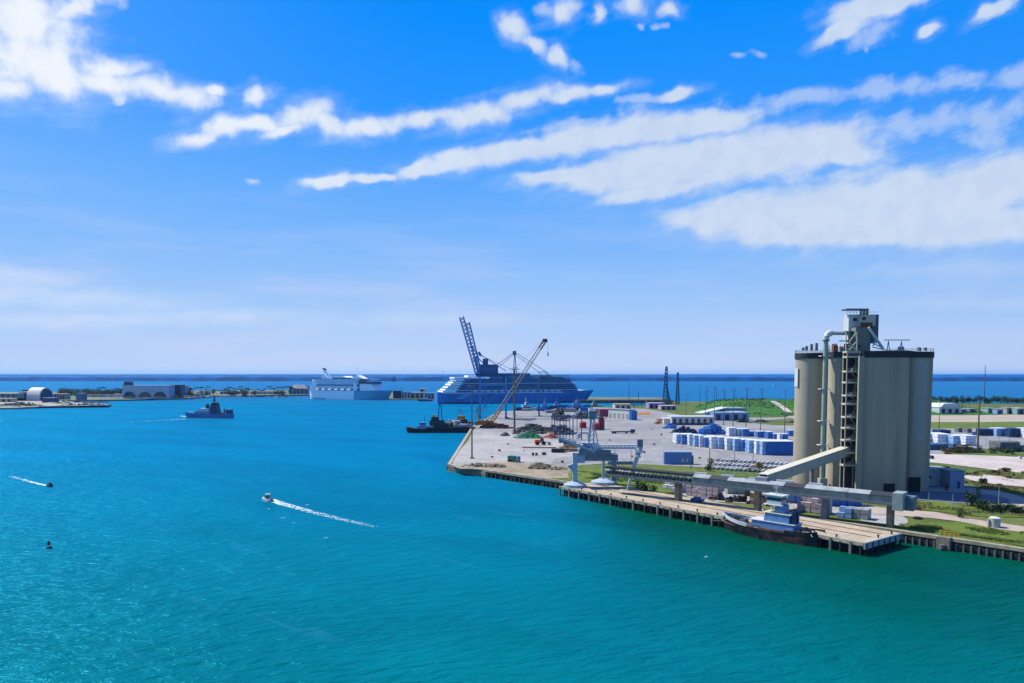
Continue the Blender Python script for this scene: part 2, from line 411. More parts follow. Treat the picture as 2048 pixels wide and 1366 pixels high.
# ------------------------------------------------------------------ water
def water_material():
    m = bpy.data.materials.new('harbour_water'); m.use_nodes = True
    t = m.node_tree; bs = t.nodes['Principled BSDF']
    geo = t.nodes.new('ShaderNodeNewGeometry'); pos = geo.outputs['Position']
    sp = t.nodes.new('ShaderNodeSeparateXYZ'); t.links.new(pos, sp.inputs[0])
    # green quay margin: shallows plus silo and tug reflection painted in; basin deep blue
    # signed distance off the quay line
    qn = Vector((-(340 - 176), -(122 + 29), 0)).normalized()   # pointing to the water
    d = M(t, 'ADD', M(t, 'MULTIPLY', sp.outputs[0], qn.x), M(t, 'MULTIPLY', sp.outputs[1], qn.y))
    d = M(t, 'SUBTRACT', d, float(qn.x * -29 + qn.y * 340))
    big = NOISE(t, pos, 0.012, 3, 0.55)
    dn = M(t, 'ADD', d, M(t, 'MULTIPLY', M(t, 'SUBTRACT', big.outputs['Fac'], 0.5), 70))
    shallow_reflection = MR(t, dn, 20, 130, 1, 0)
    # teal under the viewer: weaker sky reflection at steep angles painted into base colour
    steep_view = MR(t, M(t, 'ADD', sp.outputs[1], M(t, 'MULTIPLY', big.outputs['Fac'], 60)), 120, 420, 1, 0, 'LINEAR')
    deep = MIX(t, steep_view, WATER_DEEP, WATER_STEEP_VIEW)
    bay = MR(t, sp.outputs[1], 1000, 1500)
    deep = MIX(t, bay, deep, WATER_BAY)
    col = MIX(t, M(t, 'MULTIPLY', M(t, 'MULTIPLY', shallow_reflection, MR(t, sp.outputs[0], 5, 45)), MR(t, sp.outputs[1], 320, 250, 0, 1)), deep, WATER_SHALLOW_REFLECTION)
    # wind lanes and thin foam lines
    mp = t.nodes.new('ShaderNodeMapping'); mp.vector_type = 'TEXTURE'; mp.inputs['Rotation'].default_value = (0, 0, R(-44)); mp.inputs['Scale'].default_value = (11.0, 1.0, 1)
    t.links.new(pos, mp.inputs[0])
    ln = NOISE(t, mp.outputs[0], 0.14, 6, 0.66, dist=1.2)
    ln2 = NOISE(t, pos, 0.02, 2, 0.5)
    lane = M(t, 'MULTIPLY', MR(t, ln.outputs['Fac'], 0.575, 0.70), MR(t, ln2.outputs['Fac'], 0.42, 0.62))
    col = MIX(t, M(t, 'MULTIPLY', M(t, 'MULTIPLY', lane, MR(t, sp.outputs[0], 10, 60, 1, 0)), 0.32), col, WATER_LANE)
    mpw = t.nodes.new('ShaderNodeMapping'); mpw.vector_type = 'TEXTURE'; mpw.inputs['Rotation'].default_value = (0, 0, R(-30)); mpw.inputs['Scale'].default_value = (3.0, 1.0, 1); t.links.new(pos, mpw.inputs[0])
    wn = NOISE(t, mpw.outputs[0], 0.022, 5, 0.6, dist=0.5)
    col = MIX(t, 1.0, col, MIX(t, MR(t, wn.outputs['Fac'], 0.36, 0.64), (0.86, 0.86, 0.88, 1), (1.0, 1.07, 1.08, 1)), 'MULTIPLY')
    # waves
    mw = t.nodes.new('ShaderNodeMapping'); mw.vector_type = 'TEXTURE'; mw.inputs['Rotation'].default_value = (0, 0, R(16)); mw.inputs['Scale'].default_value = (2.4, 1.0, 1)
    t.links.new(pos, mw.inputs[0])
    a = NOISE(t, mw.outputs[0], 0.42, 4, 0.6, dist=0.4)
    b = NOISE(t, mw.outputs[0], 1.5, 3, 0.55)
    c = NOISE(t, pos, 0.06, 2, 0.5)
    h = M(t, 'ADD', M(t, 'MULTIPLY', a.outputs['Fac'], 1.0), M(t, 'MULTIPLY', b.outputs['Fac'], 0.22))
    h = M(t, 'ADD', h, M(t, 'MULTIPLY', c.outputs['Fac'], 0.8))
    bp = t.nodes.new('ShaderNodeBump'); bp.inputs['Strength'].default_value = 1.0; bp.inputs['Distance'].default_value = 1.1
    t.links.new(h, bp.inputs['Height'])
    t.nodes.remove(bs)
    di = t.nodes.new('ShaderNodeBsdfDiffuse'); gl = t.nodes.new('ShaderNodeBsdfGlossy')
    t.links.new(col, di.inputs['Color']); t.links.new(bp.outputs[0], di.inputs['Normal']); t.links.new(bp.outputs[0], gl.inputs['Normal'])
    gl.inputs['Color'].default_value = (0.06, 0.62, 1.0, 1); gl.inputs['Roughness'].default_value = 0.25
    fr = t.nodes.new('ShaderNodeFresnel'); fr.inputs['IOR'].default_value = 1.33; t.links.new(bp.outputs[0], fr.inputs['Normal'])
    mx = t.nodes.new('ShaderNodeMixShader'); t.links.new(M(t, 'MINIMUM', M(t, 'MULTIPLY', fr.outputs[0], 0.55), 0.28), mx.inputs[0])
    t.links.new(di.outputs[0], mx.inputs[1]); t.links.new(gl.outputs[0], mx.inputs[2])
    t.links.new(mx.outputs[0], t.nodes['Material Output'].inputs['Surface'])
    return m
WATER_DEEP = (0.0, 0.122, 0.225, 1); WATER_STEEP_VIEW = (0.0, 0.112, 0.118, 1); WATER_BAY = (0.015, 0.095, 0.21, 1)
WATER_SHALLOW_REFLECTION = (0.0, 0.058, 0.028, 1); WATER_LANE = (0.03, 0.20, 0.33, 1); WATER_SPEC = 0.35
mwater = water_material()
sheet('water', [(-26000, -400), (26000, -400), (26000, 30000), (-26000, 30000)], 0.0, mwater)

# ------------------------------------------------------------------ far shore: a low wooded coast that runs to the horizon
def ridge(name, Y0, Y1, X0, X1, z, m, step, amp, seed):
    b = MB(); random.seed(seed)
    nx = int((X1 - X0) / step); rows = [(0, 0.0), (0.004, 0.72), (0.02, 1.0), (0.25, 1.0), (1.0, 1.0)]
    for (fy, fz) in rows:
        for i in range(nx + 1):
            x = X0 + i * step
            h = z + amp * (mnoise.noise((x * 0.0035, fy * 9 + seed, 0)) + 0.6 * mnoise.noise((x * 0.013, fy * 9, seed)) + 0.35 * random.uniform(-1, 1))
            bend = 260 * mnoise.noise((x * 0.0003, seed, 3)) if fy < 0.5 else 0
            b.v.append((x + random.uniform(-.3, .3) * step * (1 if 0 < fz else 0), Y0 + bend + (Y1 - Y0) * fy, max(0.0, h * fz) if fz > 0 else -0.5))
    W = nx + 1
    for r in range(len(rows) - 1):
        for i in range(nx): b.f.append((r * W + i, r * W + i + 1, (r + 1) * W + i + 1, (r + 1) * W + i))
    return b.build(name, m)
mforest = mat('far_forest_haze_blue', (0.0, 0.07, 0.23), 0.9, var=0.4, scale=0.01, spec=0.1)  # blue of the hazy distance painted into the woods' base colour
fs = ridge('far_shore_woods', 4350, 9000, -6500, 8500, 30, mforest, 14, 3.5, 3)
tag(fs, 'low dark blue wooded shore along the whole horizon beyond the bay', 'woods', kind='stuff')
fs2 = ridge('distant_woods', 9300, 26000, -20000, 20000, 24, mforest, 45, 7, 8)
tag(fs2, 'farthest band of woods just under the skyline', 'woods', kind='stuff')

# ------------------------------------------------------------------ haze
hb = MB(); hb.box((0, 14000, 55.5), (52800, 32900, 113))
mh = bpy.data.materials.new('haze_air'); mh.use_nodes = True
th = mh.node_tree; th.nodes.clear()
pv = th.nodes.new('ShaderNodeVolumePrincipled'); pv.inputs['Color'].default_value = (0.28, 0.62, 1.0, 1); pv.inputs['Density'].default_value = 0.000025
pv.inputs['Anisotropy'].default_value = 0.2
ho = th.nodes.new('ShaderNodeOutputMaterial'); th.links.new(pv.outputs[0], ho.inputs['Volume'])
haze = hb.build('haze', mh); haze['kind'] = 'stuff'
mh.cycles.homogeneous_volume = True
# ------------------------------------------------------------------ land
random.seed(5)
GA = 0.74
def gl_(c): return tuple(x * GA for x in lin(c)[:3]) + (1,)
def ground_mat(name, a, b, c=None, s1=0.05, s2=0.4, bump=0.4, tracks=False):
    if name in _mats: return _mats[name]
    m = bpy.data.materials.new(name); m.use_nodes = True; t = m.node_tree; bs = t.nodes['Principled BSDF']
    g = t.nodes.new('ShaderNodeNewGeometry'); pos = g.outputs['Position']
    n1 = NOISE(t, pos, s1, 5, 0.6, dist=0.6); n2 = NOISE(t, pos, s2, 5, 0.65); n3 = NOISE(t, pos, s2 * 7, 3, 0.6)
    col = MIX(t, MR(t, n1.outputs['Fac'], 0.40, 0.60), gl_(a), gl_(b))
    if c:
        col = MIX(t, MR(t, n2.outputs['Fac'], 0.54, 0.66), col, gl_(c))
    f = MIX(t, MR(t, n3.outputs['Fac'], 0.3, 0.7), (0.80, 0.80, 0.80, 1), (1.15, 1.15, 1.15, 1))
    col = MIX(t, 1.0, col, f, 'MULTIPLY')
    if tracks:
        mp = t.nodes.new('ShaderNodeMapping'); mp.inputs['Rotation'].default_value = (0, 0, R(24)); mp.inputs['Scale'].default_value = (0.05, 1, 1); t.links.new(pos, mp.inputs[0])
        nn = NOISE(t, mp.outputs[0], 0.35, 4, 0.6)
        col = MIX(t, M(t, 'MULTIPLY', MR(t, nn.outputs['Fac'], 0.5, 0.65), 0.35), col, lin((120, 118, 116)))
        br = t.nodes.new('ShaderNodeTexBrick'); br.offset = 0; t.links.new(pos, br.inputs['Vector'])
        br.inputs['Scale'].default_value = 1.0; br.inputs['Brick Width'].default_value = 11.0; br.inputs['Row Height'].default_value = 11.0; br.inputs['Mortar Size'].default_value = 0.16
        br.inputs['Color1'].default_value = (1, 1, 1, 1); br.inputs['Color2'].default_value = (.90, .90, .91, 1); br.inputs['Mortar'].default_value = (.72, .72, .72, 1)
        col = MIX(t, 0.7, col, br.outputs['Color'], 'MULTIPLY')
        st_ = NOISE(t, pos, 0.3, 5, 0.7); col = MIX(t, M(t, 'MULTIPLY', MR(t, st_.outputs['Fac'], 0.60, 0.72), 0.5), col, lin((96, 94, 92)))
    t.links.new(col, bs.inputs['Base Color']); bs.inputs['Roughness'].default_value = 0.9; bs.inputs['Specular IOR Level'].default_value = 0.15
    b = t.nodes.new('ShaderNodeBump'); b.inputs['Strength'].default_value = bump; b.inputs['Distance'].default_value = 0.25
    t.links.new(n3.outputs['Fac'], b.inputs['Height']); t.links.new(b.outputs[0], bs.inputs['Normal'])
    _mats[name] = m; return m
m_grass = ground_mat('rough_grass', (98, 110, 52), (72, 98, 36), (132, 122, 82))
m_green = ground_mat('mown_grass', (98, 118, 44), (82, 106, 38), (124, 126, 64), s1=0.08)
m_concrete = ground_mat('concrete_apron', (154, 154, 152), (138, 139, 140), (164, 163, 158), s1=0.02, s2=0.08, tracks=True)
m_pale = ground_mat('pale_gravel', (174, 172, 166), (158, 158, 155), (184, 180, 170), s1=0.04, s2=0.15, tracks=True)
m_sand = ground_mat('sand', (196, 186, 178), (184, 172, 164), (202, 196, 190), s1=0.04, s2=0.2)
m_dirt = ground_mat('dirt', (166, 152, 130), (140, 128, 108), (182, 170, 148), s1=0.1, s2=0.5, bump=1.0)
m_road = ground_mat('sandy_road', (184, 168, 152), (170, 156, 146), None, s1=0.1, s2=0.5)
m_wood = ground_mat('dock_deck', (186, 172, 148), (172, 158, 138), (196, 184, 160), s1=0.1, s2=0.35)
m_quay = mat('quay_concrete', (138, 130, 108), 0.9, var=0.3, scale=0.4, dirt=(60, 60, 52), dscale=0.25, damt=0.8, bump=0.4)
m_quay_top = mat('quay_cap', (168, 158, 132), 0.9, var=0.2, scale=0.5, dirt=(100, 96, 82), dscale=0.3)
m_black = mat('tarry_timber', (30, 34, 34), 0.85, var=0.4, scale=0.8)
m_steel = mat('painted_steel_pale', (150, 170, 182), 0.5, var=0.15, scale=0.5, dirt=(110, 104, 92), dscale=0.4, damt=0.35)
m_white = mat('white_paint', (205, 208, 206), 0.5, var=0.06, scale=0.6, dirt=(160, 156, 146), dscale=0.3, damt=0.3)
m_cream = mat('cream_cladding', (196, 190, 168), 0.7, var=0.1, scale=0.5, dirt=(150, 142, 120), dscale=0.3, damt=0.5)
m_dark = mat('dark_steel', (44, 48, 54), 0.6, var=0.25, scale=0.8)
m_grey = mat('grey_steel', (104, 110, 114), 0.6, var=0.2, scale=0.8)
m_lgrey = mat('light_grey_panel', (158, 164, 166), 0.6, var=0.12, scale=0.5, dirt=(104, 104, 98), dscale=0.35, damt=0.5)
m_rust = mat('rust', (116, 70, 52), 0.9, var=0.3, scale=0.8)
m_blue = mat('container_blue', (22, 104, 182), 0.45, var=0.12, scale=0.6)
m_blue2 = mat('pale_blue', (120, 160, 206), 0.55, var=0.12, scale=0.6)
m_navy = mat('navy', (22, 58, 104), 0.5, var=0.2, scale=0.5)
m_red = mat('red_paint', (158, 34, 40), 0.5, var=0.15, scale=0.8)
m_orange = mat('orange_paint', (222, 118, 44), 0.55, var=0.2, scale=0.8)
m_ochre = mat('ochre_paint', (168, 116, 44), 0.6, var=0.2, scale=0.5)
m_glass = mat('dark_glass', (28, 40, 56), 0.15, var=0.1, scale=0.5, spec=0.7)
m_bark = mat('bark', (92, 80, 66), 0.9, var=0.2, scale=2)
m_leaf = mat('leaf_green', (58, 84, 38), 0.8, var=0.5, scale=0.5, spec=0.2)
m_leaf2 = mat('leaf_dark', (40, 66, 38), 0.8, var=0.5, scale=0.5, spec=0.2)
m_leafdry = mat('leaf_dry', (112, 92, 52), 0.8, var=0.4, scale=0.8, spec=0.2)

Q0 = Vector((-29, 340)); Q1 = Vector((122, 176)); QD = (Q1 - Q0).normalized(); QN = Vector((-QD.y, QD.x))   # QN points inland
if QN.y < 0: QN = -QN
def Q(s, n=0.0): return Q0 + QD * s + QN * n      # point s metres along the quay from its far corner, n metres inland
QL = (Q1 - Q0).length
shore = [Q(0), Q(QL + 150), Vector((360, 60)), Vector((1500, 300)), Vector((1600, 1080)), Vector((729, 1040)), Vector((588, 1060)), Vector((456, 1150)), Vector((229, 1110)), Vector((191, 980)), Vector((99, 930)), Vector((70, 850)), Vector((-13, 829)), Vector((-31, 575))]
sheet('ground', shore, 3.0, m_grass)

# zones
yard = [Q(4, 2), Vector((-29, 575)), Vector((-11, 826)), Vector((70, 846)), Vector((98, 925)), Vector((160, 880)), Vector((176, 690)), Vector((215, 600)), Vector((330, 560)), Vector((330, 470)), Vector((240, 400)), Vector((190, 345)), G(1540, 945).xy, G(1420, 935).xy, G(1230, 926).xy, G(1130, 932).xy, G(1000, 926).xy]
sheet('concrete_yard', yard, 3.041, m_concrete)
sheet('gravel_pavement', curve_pts(GP([(905, 932), (938, 880), (955, 866), (1060, 866), (1120, 880), (1195, 892), (1215, 905), (1150, 912), (1110, 918), (1092, 932), (1010, 934)]), 4), 3.052, m_pale)
sheet('dirt_ground', curve_pts(GP([(915, 933), (985, 925), (1060, 926), (1150, 936), (1160, 952), (1090, 956), (1000, 942), (940, 938)]), 4), 3.063, m_dirt)
sheet('green_lawn', curve_pts(GP([(1150, 940), (1240, 938), (1330, 950), (1420, 962), (1420, 985), (1330, 984), (1210, 970), (1140, 955)]), 4), 3.074, m_green)
sheet('footpath', GP([(1200, 938), (1240, 940), (1330, 953), (1420, 966), (1500, 990), (1500, 993), (1400, 972), (1320, 957), (1230, 943)]), 3.085, m_road)
sheet('storage_pavement', curve_pts(GP([(1330, 955), (1500, 968), (1640, 990), (1800, 1030), (1790, 1052), (1660, 1030), (1500, 1008), (1380, 996)]), 4), 3.096, m_pale)
sheet('silo_pavement', GP([(1560, 960), (1700, 950), (1900, 960), (2030, 1002), (1960, 1010), (1870, 1003), (1800, 998), (1700, 985)]), 3.107, ground_mat('silo_concrete', (126, 128, 134), (112, 116, 124), None))
sheet('sand_lot', curve_pts(GP([(1700, 905), (1850, 908), (1960, 911), (2048, 915), (2300, 930), (2300, 955), (2048, 946), (1950, 935), (1860, 925), (1750, 920)]), 4), 3.118, m_sand)
sheet('sand_patch', curve_pts(GP([(1930, 952), (1975, 950), (2048, 958), (2180, 966), (2180, 982), (2048, 974), (1985, 968), (1940, 960)]), 4), 3.129, m_sand)
sheet('curved_road', curve_pts(GP([(1780, 974), (1850, 974), (1930, 977), (1990, 982), (2036, 992), (2060, 1006), (2030, 1016), (1985, 1012), (2020, 1003), (1996, 993), (1950, 988), (1860, 983), (1780, 984)]), 4), 3.140, m_road)
sheet('lawn_by_the_water', curve_pts(GP([(1810, 1050), (1900, 1046), (1925, 1040), (1970, 1045), (2060, 1060), (2300, 1105), (2300, 1150), (2048, 1094), (1900, 1062)]), 4), 3.151, m_green)
sheet('lawn_strip', GP([(1795, 1001), (1875, 1003), (1960, 1013), (2060, 1024), (2060, 1036), (1960, 1034), (1880, 1024), (1800, 1016)]), 3.162, m_green)
sheet('service_road', GP([(1738, 1012), (1790, 1019), (1870, 1025), (1930, 1037), (2000, 1047), (2300, 1090), (2300, 1100), (1990, 1058), (1920, 1044), (1860, 1037), (1738, 1028)]), 3.173, m_road)
sheet('runway', GP([(1560, 828), (1850, 829), (2400, 831), (2400, 843), (1850, 845), (1600, 843)]), 3.184, ground_mat('runway_sand', (178, 166, 150), (168, 156, 140), None))
sheet('green_strip', GP([(1600, 844), (1850, 846), (2400, 839), (2400, 856), (1850, 859), (1620, 858)]), 3.195, m_green)
sheet('far_yard_pavement', GP([(1480, 845), (1600, 836), (1600, 835), (1460, 836)]), 3.206, m_concrete)
sheet('back_yard', GP([(1840, 858), (2400, 852), (2400, 905), (1990, 900), (1840, 888)]), 3.217, m_concrete)
sheet('orange_earth', GP([(1252, 826), (1300, 824), (1302, 829), (1254, 831)]), 3.228, ground_mat('orange_dirt', (178, 120, 70), (160, 108, 66), None))

# quay walls: stone cap, dark face, buttress posts
m_rockd = mat('wet_rock', (70, 68, 58), .9, var=.4, scale=.6)
qw = thing('quay_wall', 'long weathered concrete quay wall along the near edge of the land', 'quay wall', (0, 0, 0))
b = MB(); 
def line_box(b, p, q, w, z0, z1):
    d = (q - p); L = d.length; c = (p + q) / 2
    b.box((c.x, c.y, (z0 + z1) / 2), (L, w, z1 - z0), math.atan2(d.y, d.x)); return b
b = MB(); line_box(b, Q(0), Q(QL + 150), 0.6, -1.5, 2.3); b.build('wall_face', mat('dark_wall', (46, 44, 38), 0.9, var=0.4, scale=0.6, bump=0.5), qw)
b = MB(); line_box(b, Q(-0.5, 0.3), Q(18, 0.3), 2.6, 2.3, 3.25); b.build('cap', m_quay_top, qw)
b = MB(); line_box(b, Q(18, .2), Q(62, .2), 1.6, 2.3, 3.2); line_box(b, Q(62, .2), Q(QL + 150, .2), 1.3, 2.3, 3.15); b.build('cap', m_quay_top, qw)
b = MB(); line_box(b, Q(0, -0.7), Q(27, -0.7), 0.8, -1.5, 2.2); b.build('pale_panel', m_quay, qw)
for k in range(26):
    pass
    b = MB(); p = Q(28 + k * 2.6 + random.uniform(-.9, .9), -0.75); b.box((p.x, p.y, random.uniform(-.2, .4)), (random.uniform(.4, 1.3), 0.7, 3.2), math.atan2(QD.y, QD.x)); b.build('fender_post', random.choice([m_black, m_rockd, m_black]), qw)
for k in range(36):
    b = MB(); p = Q(191 + k * 1.7, -0.5); b.box((p.x, p.y, 0.2), (0.35, 0.4, 3.2), math.atan2(QD.y, QD.x)); b.build('fender_post', m_grey, qw)
lw = thing('quay_wall', 'pale sunlit quay wall with orange rust marks on the left edge of the yard', 'quay wall')
for (p, q) in ((Vector((-29, 340)), Vector((-31, 575))), (Vector((-31, 575)), Vector((-13, 829)))):
    b = MB(); line_box(b, p, q, 1.6, -1.5, 3.3); b.build('wall_face', mat('rusty_quay', (170, 158, 140), 0.9, var=0.15, scale=0.3, dirt=(150, 98, 60), dscale=0.25, damt=0.7), lw)
for k in range(24):
    b = MB(); y = 345 + k * 9.6; b.cyl(-30.2 - 0.006 * (y - 340), y, -1, 2.4, 0.55, n=8); b.build('rubber_fender', m_black, lw)
# low outfall with yellow rail on the right wall
of = thing('outfall_structure', 'small concrete outfall with yellow railing on the right hand sea wall', 'outfall', tuple(Q(207, 0)) + (0,), math.atan2(QD.y, QD.x))
b = MB(); b.box((0, -0.8, 1.6), (3.2, 2.0, 3.4)); b.build('concrete_block', m_quay, of)
b = MB(); b.cyl(0, -2.1, 0.5, 1.5, 0.7, n=12); b.build('pipe_mouth', m_grey, of)
b = MB()
for x in (-1.6, -0.5, 0.6, 1.7, 2.8): b.box((x, 0.9, 3.9), (0.14, 0.14, 1.3))
b.box((0.6, 0.9, 4.5), (4.6, 0.14, 0.14)); b.box((0.6, 0.9, 4.0), (4.6, 0.12, 0.12)); b.build('railing', mat('yellow_paint', (222, 184, 60), 0.5), of)

# green embankment
def embankment():
    b = MB(); nx, ny = 90, 26; random.seed(9)
    P0 = Vector((175, 690)); 
    for j in range(ny + 1):
        for i in range(nx + 1):
            fx, fy = i / nx, j / ny
            x = 180 + 330 * fx + 40 * fy; y = 700 + 250 * fy + 30 * fx
            e = min(1, fx * 7) * min(1, (1 - fx) * 12); e2 = min(1, fy * 1.6) * min(1, (1 - fy) * 6)
            sm = lambda t: t * t * (3 - 2 * t)
            z = 3.0 - 0.3 + 13.0 * sm(e) * sm(e2) * (0.8 + 0.35 * mnoise.noise((x * 0.012, y * 0.01, 2))) + 1.1 * mnoise.noise((x * 0.08, y * 0.05, 1)) * sm(e) * sm(e2)
            b.v.append((x, y, z))
    W = nx + 1
    for j in range(ny):
        for i in range(nx): b.f.append((j * W + i, j * W + i + 1, (j + 1) * W + i + 1, (j + 1) * W + i))
    return b
m_hill = ground_mat('embankment_grass', (66, 116, 40), (50, 98, 36), (92, 124, 52), s1=0.03, s2=0.12, bump=1.0)
hill = struct(embankment().build('embankment', m_hill, smooth=True))
# ground cover scrub on it: leafy tufts, uncountable
from mathutils.bvhtree import BVHTree
bv = BVHTree.FromPolygons([v.co for v in hill.data.vertices], [tuple(p.vertices) for p in hill.data.polygons])
b = MB(); random.seed(21)
for _ in range(5200):
    x = random.uniform(185, 540); y = random.uniform(705, 975)
    h = bv.ray_cast(Vector((x, y, 90)), Vector((0, 0, -1)))[0]
    if h and h.z > 4 and mnoise.noise((x * 0.02, y * 0.02, 5)) > -0.12:
        b.leaves((x, y, h.z + 0.5), (1.8, 1.8, 0.8), 3, 0.9)
tag(b.build('scrub', m_leaf), 'low scrub growing over the green embankment', 'scrub', kind='stuff')
# sandy track climbing it
tr = MB(); path = [(1546, 803), (1556, 809), (1568, 817), (1576, 824), (1600, 827)]
pts = []
for k in range(len(path) - 1):
    for j in range(8):
        t = j / 8; pts.append((path[k][0] * (1 - t) + path[k + 1][0] * t, path[k][1] * (1 - t) + path[k + 1][1] * t))
prev = None
for i, (px, py) in enumerate(pts):
    d = ray(px, py); h = bv.ray_cast(cam.location, d)[0]
    if h is None: h = G(px, py, 3.2)
    w = 3.4
    a, c = (h.x - w, h.y, h.z + 0.5), (h.x + w, h.y, h.z + 0.5)
    if prev: tr.add([prev[0], prev[1], c, a], [(0, 1, 2, 3)])
    prev = (a, c)
struct(tr.build('sand_track', m_sand))

# breakwater between the basin and the bay
bw = thing('breakwater', 'long straight brown rock breakwater running to the right of the big blue ship', 'breakwater')
b = MB(); p, q = G(1150, 806, 0).xy, G(1345, 806, 0).xy
line_box(b, p, q, 10, -1, 4.6); b.build('bank', mat('brown_bank', (98, 88, 74), 0.9, var=0.3, scale=0.2, bump=0.8), bw)
b = MB(); random.seed(4)
for k in range(150):
    t = random.random(); c = p.lerp(q, t); b.blob((c.x + random.uniform(-5, 5), c.y - random.uniform(3, 6), random.uniform(0, 4)), random.uniform(0.8, 1.8), 0.7, 0.3, 5, 3)
o = b.build('rock_armour', mat('brown_rock', (112, 102, 88), 0.95, var=0.3, scale=0.3), bw); o['kind'] = 'stuff'

# ------------------------------------------------------------------ vegetation
def bush(px, py, rad, h, label, m=None, group=None, n=260, z=3.0, world=None):
    p = world if world is not None else G(px, py, z)
    t = thing('bush', label, 'bush', (p.x, p.y, z), 0, group)
    b = MB()
    for k in range(5): 
        a = random.uniform(0, 6.28); b.tube([(0, 0, 0), (math.cos(a) * rad * .3, math.sin(a) * rad * .3, h * .55)], [0.12, 0.04], 5)
    b.build('stem', m_bark, t)
    b = MB()
    for k in range(5):
        a = random.uniform(0, 6.28); rr = rad * 0.4 * (k > 0)
        b.leaves((math.cos(a) * rr, math.sin(a) * rr, h * random.uniform(.4, .56)), (rad * .6, rad * .6, h * .46), n // 5, max(0.2, rad * 0.17))
    b.build('foliage', m or m_leaf, t)
    return t
def tree(p, h, crown, label, m=None, group=None, n=260, z=3.0, cat='tree', name='tree', low=False):
    t = thing(name, label, cat, (p.x, p.y, z), 0, group)
    b = MB(); b.tube([(0, 0, 0), (0.1, 0.05, h * .35), (-0.1, 0.1, h * .7)], [h * .035, h * .026, h * .012], 7)
    for k in range(5):
        a = k * 1.3 + random.uniform(0, .6); z0 = h * random.uniform(.3, .55)
        b.tube([(0, 0, z0), (math.cos(a) * crown * .6, math.sin(a) * crown * .6, z0 + h * .25)], [h * .015, h * .006], 5)
    b.build('trunk', m_bark, t)
    b = MB()
    for k in range(8):
        a = random.uniform(0, 6.28); rr = crown * random.uniform(0.2, 0.65)
        b.leaves((math.cos(a) * rr, math.sin(a) * rr, h * (random.uniform(.28, .8) if low else random.uniform(.5, .88))), (crown * .52, crown * .52, h * (.26 if low else .16)), n // 8, crown * 0.15)
    b.build('crown', m or m_leaf2, t)
    return t
def palm_proto(h, name='palm_tree', label='', group=None):
    t = thing(name, label, 'palm tree', (0, 0, 0), 0, group)
    b = MB(); b.tube([(0, 0, 0), (0.2, 0, h * .5), (0.1, 0.1, h)], [0.28, 0.22, 0.18], 6); b.build('trunk', m_bark, t)
    b = MB()
    for k in range(13):
        a = k * 2.4; L = h * .34; up = random.uniform(0.0, 0.55)
        pts = [Vector((0.1, 0.1, h)), Vector((math.cos(a) * L * .5, math.sin(a) * L * .5, h + up * L * .6)), Vector((math.cos(a) * L, math.sin(a) * L, h - L * .35 + up * L * .5))]
        s = Vector((-math.sin(a), math.cos(a), 0)) * L * .16
        b.add([pts[0], pts[1] - s, pts[1] + s, pts[2]], [(0, 1, 3), (0, 3, 2), (0, 1, 2)])
    b.build('crown', m_leaf2, t)
    return t
# ------------------------------------------------------------------ silos
m_silo = mat('silo_concrete_wall', (170, 162, 142), 0.85, var=0.10, scale=0.22, dirt=(96, 92, 78), dscale=0.16, damt=0.42, bump=0.15, streak=True, spec=0.15)
m_band = mat('silo_band', (34, 38, 44), 0.7, var=0.35, scale=1.2)
SR = 8.0
AX = Vector((0.27, -0.963)); BX = Vector((0.90, 0.435))
S_C = Vector((129.8, 262.5)); 
top_z = SZ(1757, 702, 255)
sil = thing('silo_block', 'cluster of tall concrete cement silos with dark rim bands and rooftop head house', 'silos', (S_C.x, S_C.y, 3.0))
O = Vector((S_C.x, S_C.y, 3.0))
def loc(v): return (v[0] - O.x, v[1] - O.y)
SMALL = 5.8
cA = Vector((SX(1620, 850, 284), 284)); cB = Vector((SX(1688, 850, 269), 269)); cD = Vector((143.2, 268.5))
cA2 = Vector((SX(1672, 850, 300), 300))
centres = [(cA, SMALL), (cB, SMALL), (cD, SR), (cD + Vector((-4.6, 15.6)), SR)]
H = top_z - 3.0
m_shade = m_silo
# square block with a flat face towards the dock, between the round silos
bn = Vector((-0.17, -0.985)); bt = Vector((0.985, -0.17)); pL = Vector((SX(1725, 850, 256.5), 256.5)); BW = 14.6
bc = pL + bt * BW / 2 - bn * 7.0; x, y = loc(bc)
b = MB(); b.box((x, y, (H - 2.2) / 2 - .25), (BW, 14, H - 1.7), math.atan2(bt.y, bt.x)); blk = b.build('bin_block', m_silo, sil)
b = MB(); b.box((x, y, H - 1.05), (BW + .6, 14.6, 2.1), math.atan2(bt.y, bt.x)); b.build('rim_band', m_band, blk)
for zz in (9.5, 19.5, 29.5, 39.5):
    b = MB(); b.box((x, y, zz), (BW + .06, 14.06, .1), math.atan2(bt.y, bt.x)); b.build('pour_joint', m_silo, blk)
for i, (c, rad) in enumerate(centres):
    x, y = loc(c); SRR = rad
    b = MB(); b.cyl(x, y, -0.5, H - 2.1, rad, rad, 64)
    s = b.build('silo', m_silo, sil, smooth=True)
    b = MB(); b.cyl(x, y, H - 2.1, H, rad + 0.32, rad + 0.32, 64); b.build('rim_band', m_band, s, smooth=True)
    b = MB()
    for k in range(20):
        a = k * math.pi / 10; b.cyl(x + (rad + .1) * math.cos(a), y + (rad + .1) * math.sin(a), H, H + 1.1, 0.06, n=4)
    n = 24
    for k in range(n):
        a0, a1 = 2 * math.pi * k / n, 2 * math.pi * (k + 1) / n
        for zz in (0.6, 1.1): b.beam((x + (rad + .1) * math.cos(a0), y + (rad + .1) * math.sin(a0), H + zz), (x + (rad + .1) * math.cos(a1), y + (rad + .1) * math.sin(a1), H + zz), 0.07)
    b.build('railing', m_grey, s)
    # horizontal pour joints in the concrete
    for zz in (9.5, 19.5, 29.5, 39.5):
        b = MB(); b.cyl(x, y, zz, zz + 0.12, rad + 0.04, rad + 0.04, 64); b.build('pour_joint', m_silo, s, smooth=True)
